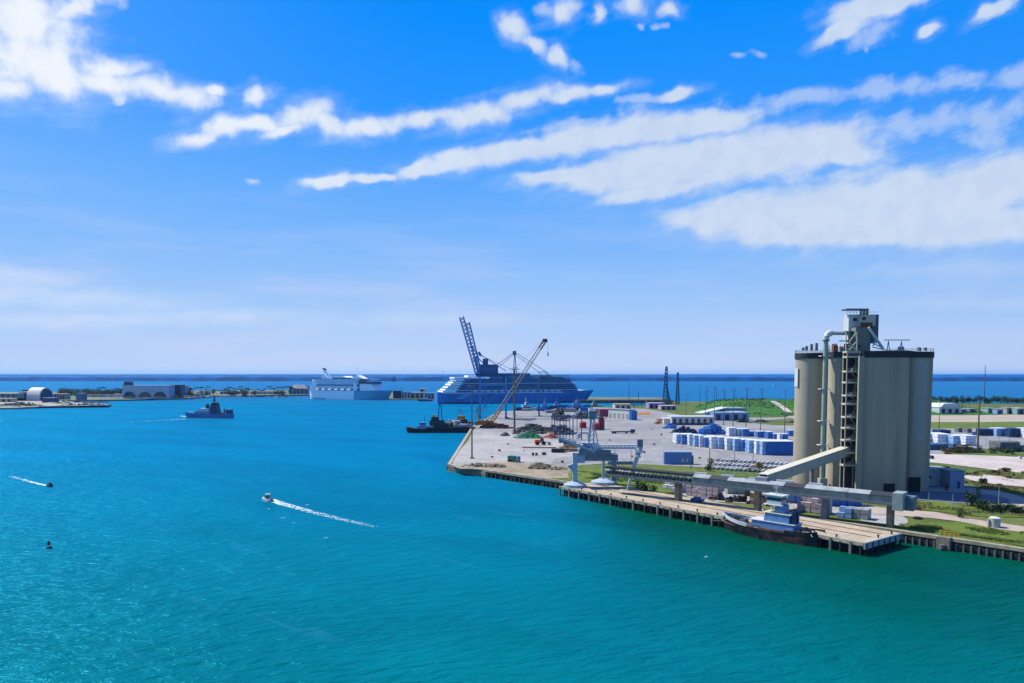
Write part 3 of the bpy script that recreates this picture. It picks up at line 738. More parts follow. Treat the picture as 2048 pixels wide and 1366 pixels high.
mAB = (cA + cB) / 2 + Vector((2.5, 2)); x, y = loc(mAB); b = MB(); b.box((x, y, (H - 2.4) / 2), (3, 9, H - 2.4), math.atan2((cB - cA).y, (cB - cA).x) + R(90)); b.build('gap_shade_panel', mat('gap_shade_purple', (58, 50, 62), .9), sil)  # dark panel added between the round silos to paint the shade of their gap
# roof slab
b = MB(); b.prism([loc(cB + Vector((-2, -3))), loc(bc + bn * 6.5 + bt * 6.5), loc(cD + Vector((5, 2))), loc(cD + Vector((-2, 19))), loc(cA + Vector((0, 3)))], H - 0.5, H + 0.25); b.build('roof_slab', mat('roof_concrete', (142, 140, 130), 0.9), sil)
# paler repainted strip on the right hand silo
x, y = loc(cD); b = MB(); zt_, zb_ = H - 2.3, SZ(1840, 880, 262) - 3
a0, a1 = R(-103), R(-68); vs = []
for z in (zb_, zt_):
    for rr in (SR + .03, SR + .07):
        for k in range(9):
            a = a0 + (a1 - a0) * k / 8; vs.append((x + rr * math.cos(a), y + rr * math.sin(a), z))
b.add(vs, [(9 + k, 10 + k, 28 + k, 27 + k) for k in range(8)]); b.build('repainted_strip', mat('repainted_concrete', (166, 170, 162), .8, var=.06, scale=.3, spec=.15), sil, smooth=True)
# doors at the foot, recessed frames
for (px0, px1, pyt, pyb, ci) in ((1770, 1792, 961, 984, 0), (1815, 1838, 956, 989, 3)):
    c = cD if ci == 3 else bc
    if ci == 0: continue
    pxm = (px0 + px1) / 2
    # find point of the cylinder along the view ray
    d = ray(pxm, 975); D2 = Vector((d.x, d.y)).normalized(); rel = -c
    bq = D2.dot(-c) ; disc = bq * bq - (c.dot(c) - SR * SR)
    tt = -bq - math.sqrt(max(disc, 0.01)); p = D2 * tt
    nrm = (p - c).normalized(); x, yy = loc(p - nrm * 0.2)
    w = (px1 - px0) / F * p.y / max(0.35, abs((-D2).dot(nrm)))
    h = (984 - 961) / F * p.y * 1.15 if ci == 0 else 5.4
    r = math.atan2(nrm.y, nrm.x) + math.pi / 2
    b = MB(); b.box((x, yy, h / 2), (min(w, 5), 0.9, h), r); dd = b.build('doorway', m_black, sil)
    b = MB(); fx, fy = loc(p + nrm * 0.28); b.box((fx, fy, h + 0.2), (min(w, 5) + .6, 0.5, 0.4), r); b.build('lintel', m_silo, dd)
    for sg in (-1, 1):
        b = MB(); b.box((fx + math.cos(r) * sg * (min(w, 5) / 2 + .15), fy + math.sin(r) * sg * (min(w, 5) / 2 + .15), h / 2), (0.3, 0.5, h), r); b.build('jamb', m_silo, dd)

xx_ = (SX(1781, 972, 254) - pL.x) / bt.x; q_ = pL + bt * xx_; x, y = loc(q_)
b = MB(); b.box((x, y, 1.9), (3.6, .5, 4.2), math.atan2(bt.y, bt.x)); dd = b.build('doorway', m_black, sil)
b = MB(); q2 = q_ + bn * .3; x, y = loc(q2); b.box((x, y, 4.2), (4.2, .3, .4), math.atan2(bt.y, bt.x)); b.build('lintel', m_silo, dd)
def wp(px, py, Y):
    return Vector((SX(px, py, Y) - O.x, Y - O.y, SZ(px, py, Y) - O.z))
# stair tower: posts, landings and flights against the silos
YT = 260.0
st = thing('stair_tower', 'tall pale steel stair tower with landings climbing between the silos', 'stair tower', (SX(1703, 950, YT), YT, 3.0))
SO = Vector(st.location)
zt = SZ(1703, 704, YT) - 3.0; x0 = SX(1691, 700, YT) - SO.x; x1 = SX(1716, 700, YT) - SO.x
for xx in (x0, x1):
    for yy in (-1.5, 1.5):
        b = MB(); b.box((xx, yy, zt / 2), (0.26, 0.26, zt)); b.build('post', m_cream, st)
levels = [704, 714, 743, 765, 791, 808, 834, 856, 880, 905, 930]
lv = [SZ(1703, y, YT) - 3.0 for y in levels]
for k, z in enumerate(lv):
    b = MB(); b.box(((x0 + x1) / 2, 0, z), (x1 - x0 + .5, 3.4, 0.6)); b.build('landing', m_cream, st)
    b = MB(); b.beam((x0, -1.6, z + 1.1), (x1, -1.6, z + 1.1), 0.12); b.beam((x0, -1.6, z + .6), (x1, -1.6, z + .6), 0.1); b.build('handrail', m_cream, st)
    if k + 1 < len(lv):
        z2 = lv[k + 1]; s = 1 if k % 2 else -1
        b = MB(); b.beam((-s * 1.5, -0.6, z2 + .1), (s * 1.5, -0.6, z - .1), 0.9, 0.2); b.build('flight', m_grey, st)
        if k % 2 == 0 and z - z2 > 1: 
            b = MB(); b.box((0.4, 1.0, (z + z2) / 2), (1.6, 0.3, (z - z2) * .8)); b.build('window', m_dark, st)
b = MB(); b.box(((x0 + x1) / 2, 1.9, zt / 2), (x1 - x0, .2, zt)); b.build('shaft_shade_backing', m_dark, st)  # dark backing added to paint the shade inside the open tower
# pale pilaster beside it
b = MB(); p = wp(1721, 800, 255.6); zc = SZ(1720, 712, 254.8) - 3
b.box((p.x - .1, p.y, zc / 2), (1.6, 1.6, zc), -.17); b.build('pilaster', mat('pilaster_concrete', (148, 150, 132), 0.8, var=0.08, scale=0.3, streak=True), sil)
# white number board on the far left limb
b = MB(); c = loc(cA); b.box((c[0] - SMALL - .05, c[1] - .5, SZ(1592, 755, 284) - 3), (0.25, 3, 7)); b.build('sign_board', m_white, sil)

# bucket elevator duct with a bent top
YD = 267.0
du = thing('dust_duct', 'tall pale green vertical duct with white elbow beside the silos', 'duct', (SX(1645, 960, YD), YD, 3.0))
DO = Vector(du.location)
def dp(px, py, Y=YD): return Vector((SX(px, py, Y) - DO.x, Y - DO.y, SZ(px, py, Y) - 3.0))
pt = dp(1652, 680); xx = pt.x
b = MB(); b.tube([(xx - .2, 0, 4), (xx, 0, pt.z)], 0.82, 12); b.build('vertical_pipe', mat('duct_green', (150, 172, 158), 0.5, var=0.1, scale=0.4, dirt=(120, 130, 116), dscale=0.3), du, smooth=True)
b = MB(); arc = [Vector((xx, 0, pt.z))]
e = dp(1657, 661)
for k in range(7):
    a = math.pi - math.pi / 2 * k / 6; arc.append(Vector((xx + 1.9 + 1.9 * math.cos(a), 0, pt.z + 0.6 + 1.9 * math.sin(a))))
b.tube(arc, 1.15, 12); b.build('elbow', m_white, du, smooth=True)
r_end = dp(1700, 666, 264)
b = MB(); b.tube([arc[-1], r_end], 0.75, 12); b.build('cross_pipe', m_lgrey, du, smooth=True)
b = MB(); b.cyl(xx, 0, pt.z - .4, pt.z + .1, 1.25, n=16); b.build('flange', m_grey, du)
for py in (712, 778, 842, 890):
    z = SZ(1647, py, YD) - 3; b = MB(); b.box((xx, 0.5, z), (3.6, 2.4, 0.3)); b.build('bracket', m_white, du)
b = MB(); b.box((xx, 0, 2.0), (2.6, 2.6, 4.0), 0, 1.0); b.build('hopper', m_lgrey, du)

# head house on the roof
zr = H
def rbox(name, m, px0, px1, py0, py1, Y, depth, parent=sil, rz=0.0):
    xa, xb = SX(px0, (py0 + py1) / 2, Y) - O.x, SX(px1, (py0 + py1) / 2, Y) - O.x
    za, zb = SZ(px0, py1, Y) - 3, SZ(px0, py0, Y) - 3
    b = MB(); b.box(((xa + xb) / 2, Y + depth / 2 - O.y, (za + zb) / 2), (xb - xa, depth, zb - za), rz); return b.build(name, m, parent)
m_hh = mat('head_house_wall', (120, 126, 114), 0.8, var=0.12, scale=0.5)
hh = rbox('head_house', m_hh, 1711, 1741, 655, 702, 262, 5.5)
rbox('door', m_dark, 1716, 1721, 690, 701, 261.8, 0.3, hh)
up = rbox('elevator_head', m_white, 1697, 1727, 629, 684, 266, 4.0)
b2 = rbox('upper_house', m_cream, 1722, 1751, 630, 652, 263.5, 5)
b3 = rbox('upper_house', mat('slate_panel', (84, 98, 116), 0.7), 1741, 1757, 629, 686, 265, 6)
rbox('rust_panel', m_rust, 1722, 1745, 645, 656, 263.2, 0.6)
for k, (a, c, d, e) in enumerate(((1699, 1705, 632, 640), (1707, 1714, 636, 642), (1704, 1712, 646, 652), (1725, 1732, 634, 640))):
    rbox('window', m_dark if k % 2 else m_white, a, c, d, e, 263.3 if a > 1720 else 265.8, 0.3, up)
rbox('platform', m_grey, 1693, 1738, 617, 620, 264, 4)
b = MB()
for k in range(8):
    px = 1694 + k * 6.2; b.beam(wp(px, 629, 262.6), wp(px, 623, 262.6), .12)
b.beam(wp(1694, 624, 262.6), wp(1756, 624, 262.6), .12); b.build('railing', m_cream, sil)
for (a_, c_) in (((1699, 700), (1712, 684)), ((1712, 700), (1699, 684)), ((1699, 684), (1712, 666)), ((1692, 702), (1692, 664)), ((1714, 702), (1714, 664))):
    b = MB(); b.beam(wp(a_[0], a_[1], 259.5), wp(c_[0], c_[1], 259.5), .3); b.build('brace', m_cream, sil)
rbox('platform', m_grey, 1692, 1716, 662, 664, 263, 4)
rbox('platform', m_grey, 1690, 1714, 680, 682, 262, 5)
for a in (1722, 1728, 1734): rbox('vent', m_grey, a, a + 3, 618, 630, 264.5, .8)
b = MB(); b.beam(wp(1683, 621, 264), wp(1700, 619, 264), 0.2); b.build('jib', m_grey, sil)
b = MB(); b.tube([wp(1737, 655, 261), wp(1766, 697, 261)], 0.5, 8); b.build('chute', m_white, sil)
b = MB()
for (a, c) in (((1738, 660), (1746, 668)), ((1745, 686), (1768, 697)), ((1746, 692), (1752, 680)), ((1752, 680), (1762, 694)), ((1745, 694), (1768, 699))): b.beam(wp(a[0], a[1], 260), wp(c[0], c[1], 260), 0.35)
b.build('chute_frame', m_white, sil)
random.seed(3)
for k in range(16):
    px = random.uniform(1655, 1708); h = random.uniform(6, 15)
    rbox('roof_equipment', random.choice([m_lgrey, m_cream, m_rust, m_white, m_grey]), px, px + random.uniform(4, 9), 702 - h, 703, random.uniform(264, 275), random.uniform(1, 2.5))
for (px, h) in ((1612, 8), (1622, 12), (1632, 14), (1605, 5), (1850, 5), (1660, 10)):
    rbox('roof_equipment', m_grey, px, px + 4, 700 - h, 701, 290, 1)
for k in range(4):
    px = random.uniform(1783, 1845); rbox('roof_equipment', random.choice([m_lgrey, m_grey]), px, px + 4, 699 - random.uniform(2, 6), 702, 262 + k * 3, 1.2)
# travelling hoist frame on the right roof
hf = thing('hoist_frame', 'small overhead hoist frame standing on the right of the silo roof', 'hoist', (0, 0, 0))
b = MB()
def W(px, py, Y): return Vector((SX(px, py, Y), Y, SZ(px, py, Y)))
zr_w = H + 3.25
for px in (1777, 1803):
    for dy in (-1.2, 1.2):
        t_ = W(px, 682, 268 + dy); b.beam((t_.x + (-.5 if dy < 0 else .5), t_.y, zr_w - .1), t_, 0.22)
b.build('leg', m_grey, hf)
b = MB(); b.beam(W(1768, 680, 268), W(1820, 680, 268), 0.3); b.build('rail', m_grey, hf)

# ------------------------------------------------------------------ conveyor gallery beside the pier
g0 = G(1215, 985).xy; g1 = G(1788, 1055).xy       # line on the ground
gd = (g1 - g0).normalized(); gn = Vector((-gd.y, gd.x)); 
if gn.y < 0: gn = -gn
gl = (g1 - g0).length
gz0, gz1 = SZ(1777, 1012, g1.y), SZ(1790, 982, g1.y)
gal = thing('conveyor_gallery', 'long grey horizontal conveyor gallery on concrete columns beside the dock', 'conveyor', (g0.x, g0.y, 3.0), math.atan2(gd.y, gd.x))
# local: x along, y inland, z from ground
Z0, Z1 = gz0 - 3 + .5, gz1 - 3.5
ysg = 1.0 if Vector((-gd.y, gd.x)).y > 0 else -1.0
L1 = gl * 0.36; m_gside = mat('gallery_side', (136, 146, 140), .7, var=.12, scale=.5, dirt=(84, 88, 82), dscale=.4, damt=.7)
npan = int((gl - L1) / 5.5)
for k in range(npan):
    xa = L1 + (gl - L1) * k / npan; xb = L1 + (gl - L1) * (k + 1) / npan
    b = MB(); b.box(((xa + xb) / 2, -1.9, (Z0 + Z1 - 0.9) / 2), (xb - xa - .08, 0.12, Z1 - Z0 - 0.9)); b.build('side_panel', m_gside, gal)
    b = MB(); b.box(((xa + xb) / 2, 1.9, (Z0 + Z1 - 0.9) / 2), (xb - xa - .08, 0.12, Z1 - Z0 - 0.9)); b.build('side_panel', m_gside, gal)
    mm = m_dark if k in (1, 5, 9) else m_lgrey
    b = MB(); b.xprism([(-2.2, 0), (0, 0.8), (2.2, 0), (2.2, 0.12), (0, 0.95), (-2.2, 0.12)], xa + .04, xb - .04)
    b.v = [(v[1], v[0], v[2] + Z1 - 0.85) for v in b.v]; b.f = [tuple(reversed(f)) for f in b.f]
    b.build('roof_panel', mm, gal)
b = MB(); b.box(((L1 + gl) / 2, 0, Z0 - .1), (gl - L1, 3.9, 0.3)); b.build('floor', m_grey, gal)
b = MB(); b.box((gl / 2, -1.98, Z0 + .1), (gl, 0.3, 0.6)); b.box((gl / 2, 1.98, Z0 + .1), (gl, 0.3, 0.6)); b.build('girder', m_grey, gal)
# open truss part
b = MB(); b.box((L1 / 2, 0, Z1 - .25), (L1, 4.0, 0.35)); b.build('roof', m_black, gal)
b = MB(); b.box((L1 / 2, 0, Z0 + .9), (L1, 2.6, 0.9)); b.build('belt_housing', m_dark, gal)
b = MB(); b.box((L1 / 2, -1.8, Z0 + .35), (L1, 0.3, 0.5)); b.box((L1 / 2, -1.8, Z1 - .6), (L1, 0.25, 0.3))
n = 12
for k in range(n):
    xa, xb = L1 * k / n, L1 * (k + 1) / n
    b.beam((xa, -1.8, Z0), (xb, -1.8, Z1 - .5), 0.2); b.beam((xb, -1.8, Z0), (xb, -1.8, Z1 - .5), 0.22)
    b.beam((xa, 1.8, Z0), (xb, 1.8, Z1 - .5), 0.2)
b.build('truss', m_grey, gal)
for px in (1365, 1655, 1777, 1520):
    t = (G(px, {1365: 1000, 1655: 1036, 1777: 1056, 1520: 1020}[px]).xy - g0).dot(gd)
    b = MB(); b.box((t, 0, Z0 / 2), (1.5, 2.6, Z0)); b.build('column', m_quay if px != 1655 else m_grey, gal)
b = MB(); b.box((gl + 1.2, 0, (Z0 + Z1) / 2 - .5), (2.6, 5.2, Z1 - Z0 + 1.6)); b.build('end_housing', mat('pale_green_housing', (150, 166, 156), 0.6, var=0.1, scale=0.5), gal)
b = MB(); b.box((gl + 3.2, 2.5, (Z0 + Z1) / 2 - 1.2), (2.6, 4.2, Z1 - Z0 + .6)); b.build('drive_housing', mat('teal_housing', (92, 116, 124), 0.6), gal)
b = MB()
for k in range(5):
    b = MB(); b.box((L1 + 2 + k * 9, .3, Z1 + .35), (random.uniform(3, 5), .6, .5)); b.build('roof_conduit', m_white, gal)

# inclined gallery up to the silos
ic = thing('inclined_conveyor', 'cream enclosed conveyor gallery sloping up from the long gallery to the silos', 'conveyor')
best = min((g0 + gd * (gl * k / 400) for k in range(400)), key=lambda p: abs(SX(1524, 955, p.y) - p.x))
pA = Vector((best.x + gn.x * 1.0, best.y + gn.y * 1.0, max(SZ(1530, 953, best.y), Z1 + 3 + 1.6))); pB = W(1694, 893, 262)
def sloped(pA, pB, w, h, m_side, m_roof, parent, npn):
    d = (pB - pA); dn = d.normalized(); side = dn.cross(Vector((0, 0, 1))).normalized(); upv = side.cross(dn).normalized()
    for k in range(npn):
        a = pA + d * (k / npn) + dn * .04; c = pA + d * ((k + 1) / npn) - dn * .04
        for s in (-1, 1):
            b = MB(); b.beam(a + side * s * w / 2 - upv * h / 2, c + side * s * w / 2 - upv * h / 2, 0.15, h); b.build('side_panel', m_side, parent)
        b = MB(); b.beam(a + upv * .1, c + upv * .1, w + .5, 0.2); b.build('roof_panel', m_roof, parent)
    b = MB(); b.beam(pA - upv * (h + .06), pB - upv * (h + .06), w, .15); b.build('floor', m_grey, parent)
sloped(pA, pB, 2.8, 3.0, mat('cream_side', (176, 176, 156), 0.75, var=.08), mat('cream_roof', (206, 202, 180), 0.7, var=.08), ic, 12)
b = MB(); b.box((pA.x, pA.y, pA.z - 2.2), (3.6, 3.6, 3.2), math.atan2(gd.y, gd.x)); b.build('transfer_housing', m_lgrey, ic)
b = MB(); q = pA.lerp(pB, 0.55); b.box((q.x, q.y + .5, (q.z - 3) / 2 + 1.5), (0.7, 1.8, q.z - 3 - 3)); b.build('trestle', m_grey, ic)
b = MB(); b.box((pB.x, pB.y + 1, pB.z - 1.6), (3.4, 3.4, 4.4)); b.build('head_housing', m_grey, ic)

# ------------------------------------------------------------------ pier
pc = [G(1118, 974).xy, G(1727, 1088).xy]
pd = (pc[1] - pc[0]).normalized(); pn = Vector((-pd.y, pd.x)); PL = (pc[1] - pc[0]).length; PW_ = 19.0
pier = thing('pier', 'long pale dock deck on dark piles in front of the conveyor gallery', 'pier', (pc[0].x, pc[0].y, 0), math.atan2(pd.y, pd.x))
ns = 16
for k in range(ns):
    xa = PL * k / ns; xb = PL * (k + 1) / ns
    b = MB(); b.box(((xa + xb) / 2, PW_ / 2 + .3, 2.95), (xb - xa - 0.06, PW_ - .6, 0.5)); b.build('deck_slab', m_wood, pier)
b = MB(); b.box((PL / 2, 0.15, 2.85), (PL, 0.5, 0.95)); b.build('edge_beam', mat('edge_beam_concrete', (178, 168, 146), 0.85, var=.15, scale=.6, dirt=(84, 82, 72), dscale=0.8, damt=0.7), pier)
b = MB(); b.box((PL + .2, PW_ / 2, 2.5), (0.5, PW_, 1.6)); b.build('end_beam', m_lgrey, pier)
b = MB(); b.box((PL / 2, 2.6, 1.1), (PL - 1, 0.5, 3.6)); b.build('back_wall', m_black, pier)
b = MB(); b.box((PL - 1.5, PW_ / 2, 1.0), (0.5, PW_ - 1.5, 3.6)); b.build('back_wall', m_black, pier)
npile = 44
for k in range(npile):
    x = .6 + (PL - 1.2) * k / (npile - 1)
    big = k % 2 == 0
    b = MB(); b.box((x, -0.15, 1.0 if big else .9), (0.62 if big else .35, 0.5, 4.2 if big else 3.4)); b.build('pile', mat('weathered_pile', (108, 112, 104), .9, var=.4, scale=.6) if big else m_black, pier)
for k in range(7):
    b = MB(); b.cyl(PL + .3, .8 + k * (PW_ - 1.6) / 6, -1.5, 3.0, 0.32, n=8); b.build('pile', m_black, pier)
for (x, y) in [(4 + 7.4 * k, 0.9) for k in range(15)] + [(PL - .9, 9), (PL - .9, 16)]:
    b = MB(); b.cyl(x, y, 3.2, 3.75, 0.2, 0.2, 8); b.cyl(x, y, 3.75, 3.95, 0.34, 0.3, 8); b.build('bollard', m_dark, pier)
b = MB()
for yy in (8.2, 13.8): b.box((PL * .5, yy, 3.28), (PL * .96, 0.14, 0.14))
b.build('crane_rail', m_rust, pier)
# fenders along the front
for k in range(9):
    b = MB(); b.cyl(9 + k * 11.5, -.65, 0.2, 2.2, .42, n=10); b.build('tyre_fender', m_black, pier)

# ------------------------------------------------------------------ ship loader
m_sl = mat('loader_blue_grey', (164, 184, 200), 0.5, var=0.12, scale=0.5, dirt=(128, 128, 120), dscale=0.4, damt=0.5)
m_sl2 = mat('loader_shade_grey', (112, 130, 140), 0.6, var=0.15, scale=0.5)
LO = G(1190, 975).xy
sl = thing('ship_loader', 'pale blue ship loader with mast and boom on two round feet on the dock', 'ship loader', (LO.x, LO.y, 3.2))
def lp(px, py, Y): return Vector((SX(px, py, Y) - LO.x, Y - LO.y, SZ(px, py, Y) - 3.2))
def foot(px, py, rpx, Y=None):
    g = G(px, py, 3.25); r = rpx / F * g.y
    b = MB(); b.cyl(g.x - LO.x, g.y - LO.y, 0.05, 1.0, r, r, 28); b.cyl(g.x - LO.x, g.y - LO.y, 1.0, 2.0, r * .96, r * .35, 28)
    return g, b.build('round_base', m_sl, sl, smooth=True)
gA, _ = foot(1150, 973, 23); gB, _ = foot(1208, 967, 26)
def col_(g, top_py, w, m, dx=0, dy=0):
    zt_ = SZ(1150, top_py, g.y) - 3.2; x, y = g.x - LO.x + dx, g.y - LO.y + dy
    b = MB(); b.box((x, y, zt_ / 2 + .5), (w, w, zt_ - 1)); return b.build('leg', m, sl)
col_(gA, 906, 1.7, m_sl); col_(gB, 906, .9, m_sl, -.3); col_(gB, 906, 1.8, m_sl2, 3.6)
YA = gA.y
def lbox(name, m, px0, px1, py0, py1, Y, depth, parent=None):
    xa, xb = SX(px0, (py0 + py1) / 2, Y) - LO.x, SX(px1, (py0 + py1) / 2, Y) - LO.x
    za, zb = SZ(px0, py1, Y) - 3.2, SZ(px0, py0, Y) - 3.2
    b = MB(); b.box(((xa + xb) / 2, Y + depth / 2 - LO.y, (za + zb) / 2), (xb - xa, depth, zb - za)); return b.build(name, m, parent or sl)
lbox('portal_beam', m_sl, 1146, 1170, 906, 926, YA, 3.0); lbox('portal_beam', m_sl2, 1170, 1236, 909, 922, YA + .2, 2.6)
b = MB(); b.prism([(0, 0), (1, 0), (1, 1)], 0, 1); 
b = MB(); t0, t1, t2 = lp(1134, 932, YA), lp(1152, 925, YA), lp(1150, 948, YA)
b.add([t0, t1, t2, t0 + Vector((0, 1.5, 0)), t1 + Vector((0, 1.5, 0)), t2 + Vector((0, 1.5, 0))], [(0, 2, 1), (3, 4, 5), (0, 1, 4, 3), (1, 2, 5, 4), (2, 0, 3, 5)]); b.build('gusset', m_sl, sl)
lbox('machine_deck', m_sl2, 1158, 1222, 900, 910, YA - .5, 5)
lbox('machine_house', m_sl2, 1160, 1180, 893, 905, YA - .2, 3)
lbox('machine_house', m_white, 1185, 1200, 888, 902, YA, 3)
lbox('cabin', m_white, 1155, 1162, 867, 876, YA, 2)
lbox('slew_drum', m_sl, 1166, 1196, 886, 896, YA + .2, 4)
# mast: two chords with lacing
b = MB(); a0, a1 = lp(1177, 892, YA + 2), lp(1183, 826, YA + 2); c0, c1 = lp(1187, 892, YA + 2), lp(1189, 826, YA + 2)
b.beam(a0, a1, .8); b.beam(c0, c1, .5)
for k in range(8): b.beam(a0.lerp(a1, k / 8), c0.lerp(c1, (k + 1) / 8), .2)
b.build('mast', m_sl, sl)
lbox('mast_head', m_sl2, 1178, 1193, 822, 838, YA + 1.5, 2.4)
b = MB(); b.beam(lp(1186, 833, YA + 2), lp(1196, 889, YA + 2), .3); b.build('stay', m_grey, sl)
# back boom, sloping left
b = MB(); b.beam(lp(1117, 876, YA), lp(1190, 903, YA), 1.6, .9); b.build('counter_boom', m_sl, sl)
b = MB(); b.beam(lp(1117, 872, YA), lp(1190, 896, YA), .25); b.beam(lp(1117, 872, YA), lp(1117, 880, YA), .2)
for k in range(7): b.beam(lp(1117 + k * 11, 878 + k * 4, YA), lp(1117 + k * 11, 872 + k * 3.6, YA), .15)
b.build('handrail', m_sl, sl)
for k in range(2): lbox('counterweight', m_sl2, 1118 + k * 9, 1126 + k * 9, 878 + k * 3, 886 + k * 3, YA, 2)
# loading boom: horizontal truss to the right, spout hanging down
Yb = YA - 9
b = MB(); b.beam(lp(1198, 891, YA - 1), lp(1282, 891, Yb), 1.6, .5); b.build('boom', m_white, sl)
b = MB(); b.beam(lp(1198, 896, YA - 1), lp(1272, 896, Yb), 1.4, .45)
for k in range(9): b.beam(lp(1200 + k * 8, 891, YA - 1 - k), lp(1204 + k * 8, 896, YA - 1 - k), .2)
b.build('boom_truss', mat('loader_blue', (70, 132, 176), .5), sl)
lbox('boom_head', m_sl2, 1275, 1286, 879, 893, Yb - 1, 2)
b = MB()
for px in (1230, 1262): b.beam(lp(px, 896, YA - 5), lp(px, 924, YA - 5), .15)
b.beam(lp(1216, 926, YA - 1), lp(1266, 926, YA - 5), .5, 1.1); b.build('hanger', m_sl2, sl)
b = MB(); b.tube([lp(1281, 892, Yb), lp(1274, 915, Yb + .5), lp(1262, 955, Yb + 1), lp(1255, 980, Yb + 1.5)], [1.0, .75, .6, .35], 10); b.build('spout', m_sl, sl, smooth=True)
b = MB(); b.tube([lp(1279, 898, Yb), lp(1277, 905, Yb)], [1.3, 1.3], 10); b.tube([lp(1276, 910, Yb), lp(1275, 914, Yb)], [1.15, 1.15], 10); b.build('spout_collar', m_white, sl)
# ------------------------------------------------------------------ ships
def hull_mesh(L, B, D, bow=0.30, flare=1.0, sheer=0.0, stern_w=0.85, rake=0.05, n=26, draft=-1.0, zlo=None, t0=0.0, t1=1.0, stern_round=0.06):
    """x forward, waterline z=0; t runs stern to bow"""
    b = MB(); levels = [draft, 0.0, D * 0.45, D]
    rows = []
    for i in range(n + 1):
        t = t0 + (t1 - t0) * i / n
        row = []
        for li, z in enumerate(levels):
            fz = max(0.0, z) / D
            if t < stern_round: w = stern_w * math.sqrt(max(0.02, 1 - ((stern_round - t) / stern_round) ** 2) * 0.6 + 0.4) if stern_round > 0 else stern_w
            else: w = stern_w + (1 - stern_w) * min(1, (t - stern_round) / 0.25)
            tb = 1 - bow * (1.15 - 0.35 * fz * flare)
            if t > tb:
                u = min(1.0, (t - tb) / (1 - tb)); w *= max(0.0, (1 - u ** 2.0)) if li < 2 else max(0.0, 1 - u ** 2.6)
            if t < 0.10 and li < 2: w *= 0.86 + 1.4 * t
            x = -L / 2 + L * t + (rake * L * fz if t > 0.6 else 0) * max(0, (t - 0.6) / 0.4) ** 2
            zz = z + sheer * fz * (max(0, (t - 0.45) / 0.55) ** 2 + 0.35 * max(0, (0.25 - t) / 0.25) ** 2)
            row.append((x, max(0.02, w) * B / 2, zz))
        rows.append(row)
    nl = len(levels)
    for row in rows:
        for (x, y, z) in row: b.v.append((x, -y, z))
        for (x, y, z) in row: b.v.append((x, y, z))
    S = 2 * nl
    for i in range(n):
        for l in range(nl - 1):
            a = i * S + l; b.f.append((a, a + S, a + S + 1, a + 1))
            a = i * S + nl + l; b.f.append((a, a + 1, a + S + 1, a + S))
        a = i * S + nl - 1; c = i * S + 2 * nl - 1
        b.f.append((a, a + S, c + S, c))
    for i in (0, n):
        for l in range(nl - 1):
            a = i * S + l; c = i * S + nl + l
            b.f.append((a, a + 1, c + 1, c) if i == 0 else (a, c, c + 1, a + 1))
    return b, rows

def tier(b, x0, x1, w, z0, z1, rf=0.0, ra=0.0, inset=0.0):
    """deckhouse block with raked front rf and aft ra"""
    prof = [(x0, z0), (x1, z0), (x1 - rf, z1), (x0 + ra, z1)]
    b.xprism(prof, -w / 2, w / 2)
    return b
def part(name, m, parent, fn, smooth=False, kind=None):
    b = MB(); fn(b); o = b.build(name, m, parent, smooth=smooth)
    if kind: o['kind'] = kind
    return o

# --- big blue cruise ship across the basin
A_ = Vector((SX(872, 807, 1110), 1110)); Bb = Vector((SX(1172, 800, 1185), 1185))
cd = (Bb - A_); CL = cd.length; cmid = (A_ + Bb) / 2
m_hullblue = mat('ship_hull_blue', (24, 118, 190), 0.45, var=0.08, scale=0.06, dirt=(60, 130, 200), dscale=0.03, damt=0.5)
m_shipblue = mat('ship_upperworks_blue', (56, 126, 178), 0.5, var=0.15, scale=0.15)
m_shipglass = mat('ship_balcony_glass', (16, 74, 120), 0.25, var=0.3, scale=0.2)
m_shipwhite = mat('ship_white', (0.78, 0.79, 0.80), 0.45, var=0.04, scale=0.2)
bs_ = thing('cruise_ship', 'huge blue cruise ship with white stern moored across the basin behind the cranes', 'cruise ship', (cmid.x, cmid.y, 0), math.atan2(cd.y, cd.x))
HB = SZ(1000, 784, 1140)
bb, rows = hull_mesh(CL, 38, HB, bow=0.22, sheer=2.5, rake=0.055); bb.build('hull', m_hullblue, bs_, smooth=True)
part('boot_stripe', m_navy, bs_, lambda b: b.box((-CL * .06, 0, 1.0), (CL * .84, 37.2, 2.2)))
part('hull_stripe', m_shipwhite, bs_, lambda b: b.box((-CL * .08, 0, HB - .7), (CL * .78, 38.4, 0.8)))
TZ = SZ(1000, 757, 1140)
nd_ = 6; dh = (TZ - HB) / nd_
for k in range(nd_):
    z0 = HB + k * dh; fwd = CL * (0.42 - 0.009 * k - (0.012 * max(0, k - 3))); aft = -CL * (0.47 - 0.016 * k)
    part('deck_tier', m_shipblue, bs_, lambda b: tier(b, aft, fwd, 34.5, z0, z0 + dh - .5, 2.0, 0))
    part('balcony_band', m_shipglass, bs_, lambda b: tier(b, aft + CL * .085, fwd - 5, 34.9, z0 + .9, z0 + dh - .95))
    part('deck_edge', m_shipwhite if k in (0, 3) else m_shipblue, bs_, lambda b: tier(b, aft - 1, fwd + 1, 36.8 if k < 5 else 35.5, z0 + dh - .5, z0 + dh))
    nb_ = 46
    def divs(b):
        for j in range(nb_):
            x = aft + CL * .09 + (fwd - 8 - aft - CL * .09) * j / nb_
            b.box((x, 0, z0 + dh / 2 - .3), (0.35, 36.2, dh - .9))
    part('balcony_divider', m_shipblue, bs_, divs, kind='stuff')
    part('stern_terrace', m_shipwhite, bs_, lambda b: tier(b, aft - 1.2, aft + CL * .085 - k * 1.4, 35.4, z0 + .3, z0 + dh - .5, 3, 1.2))
part('top_deck', m_shipwhite, bs_, lambda b: tier(b, -CL * .40, -CL * .20, 30, TZ, TZ + 2.2, 1, 0))
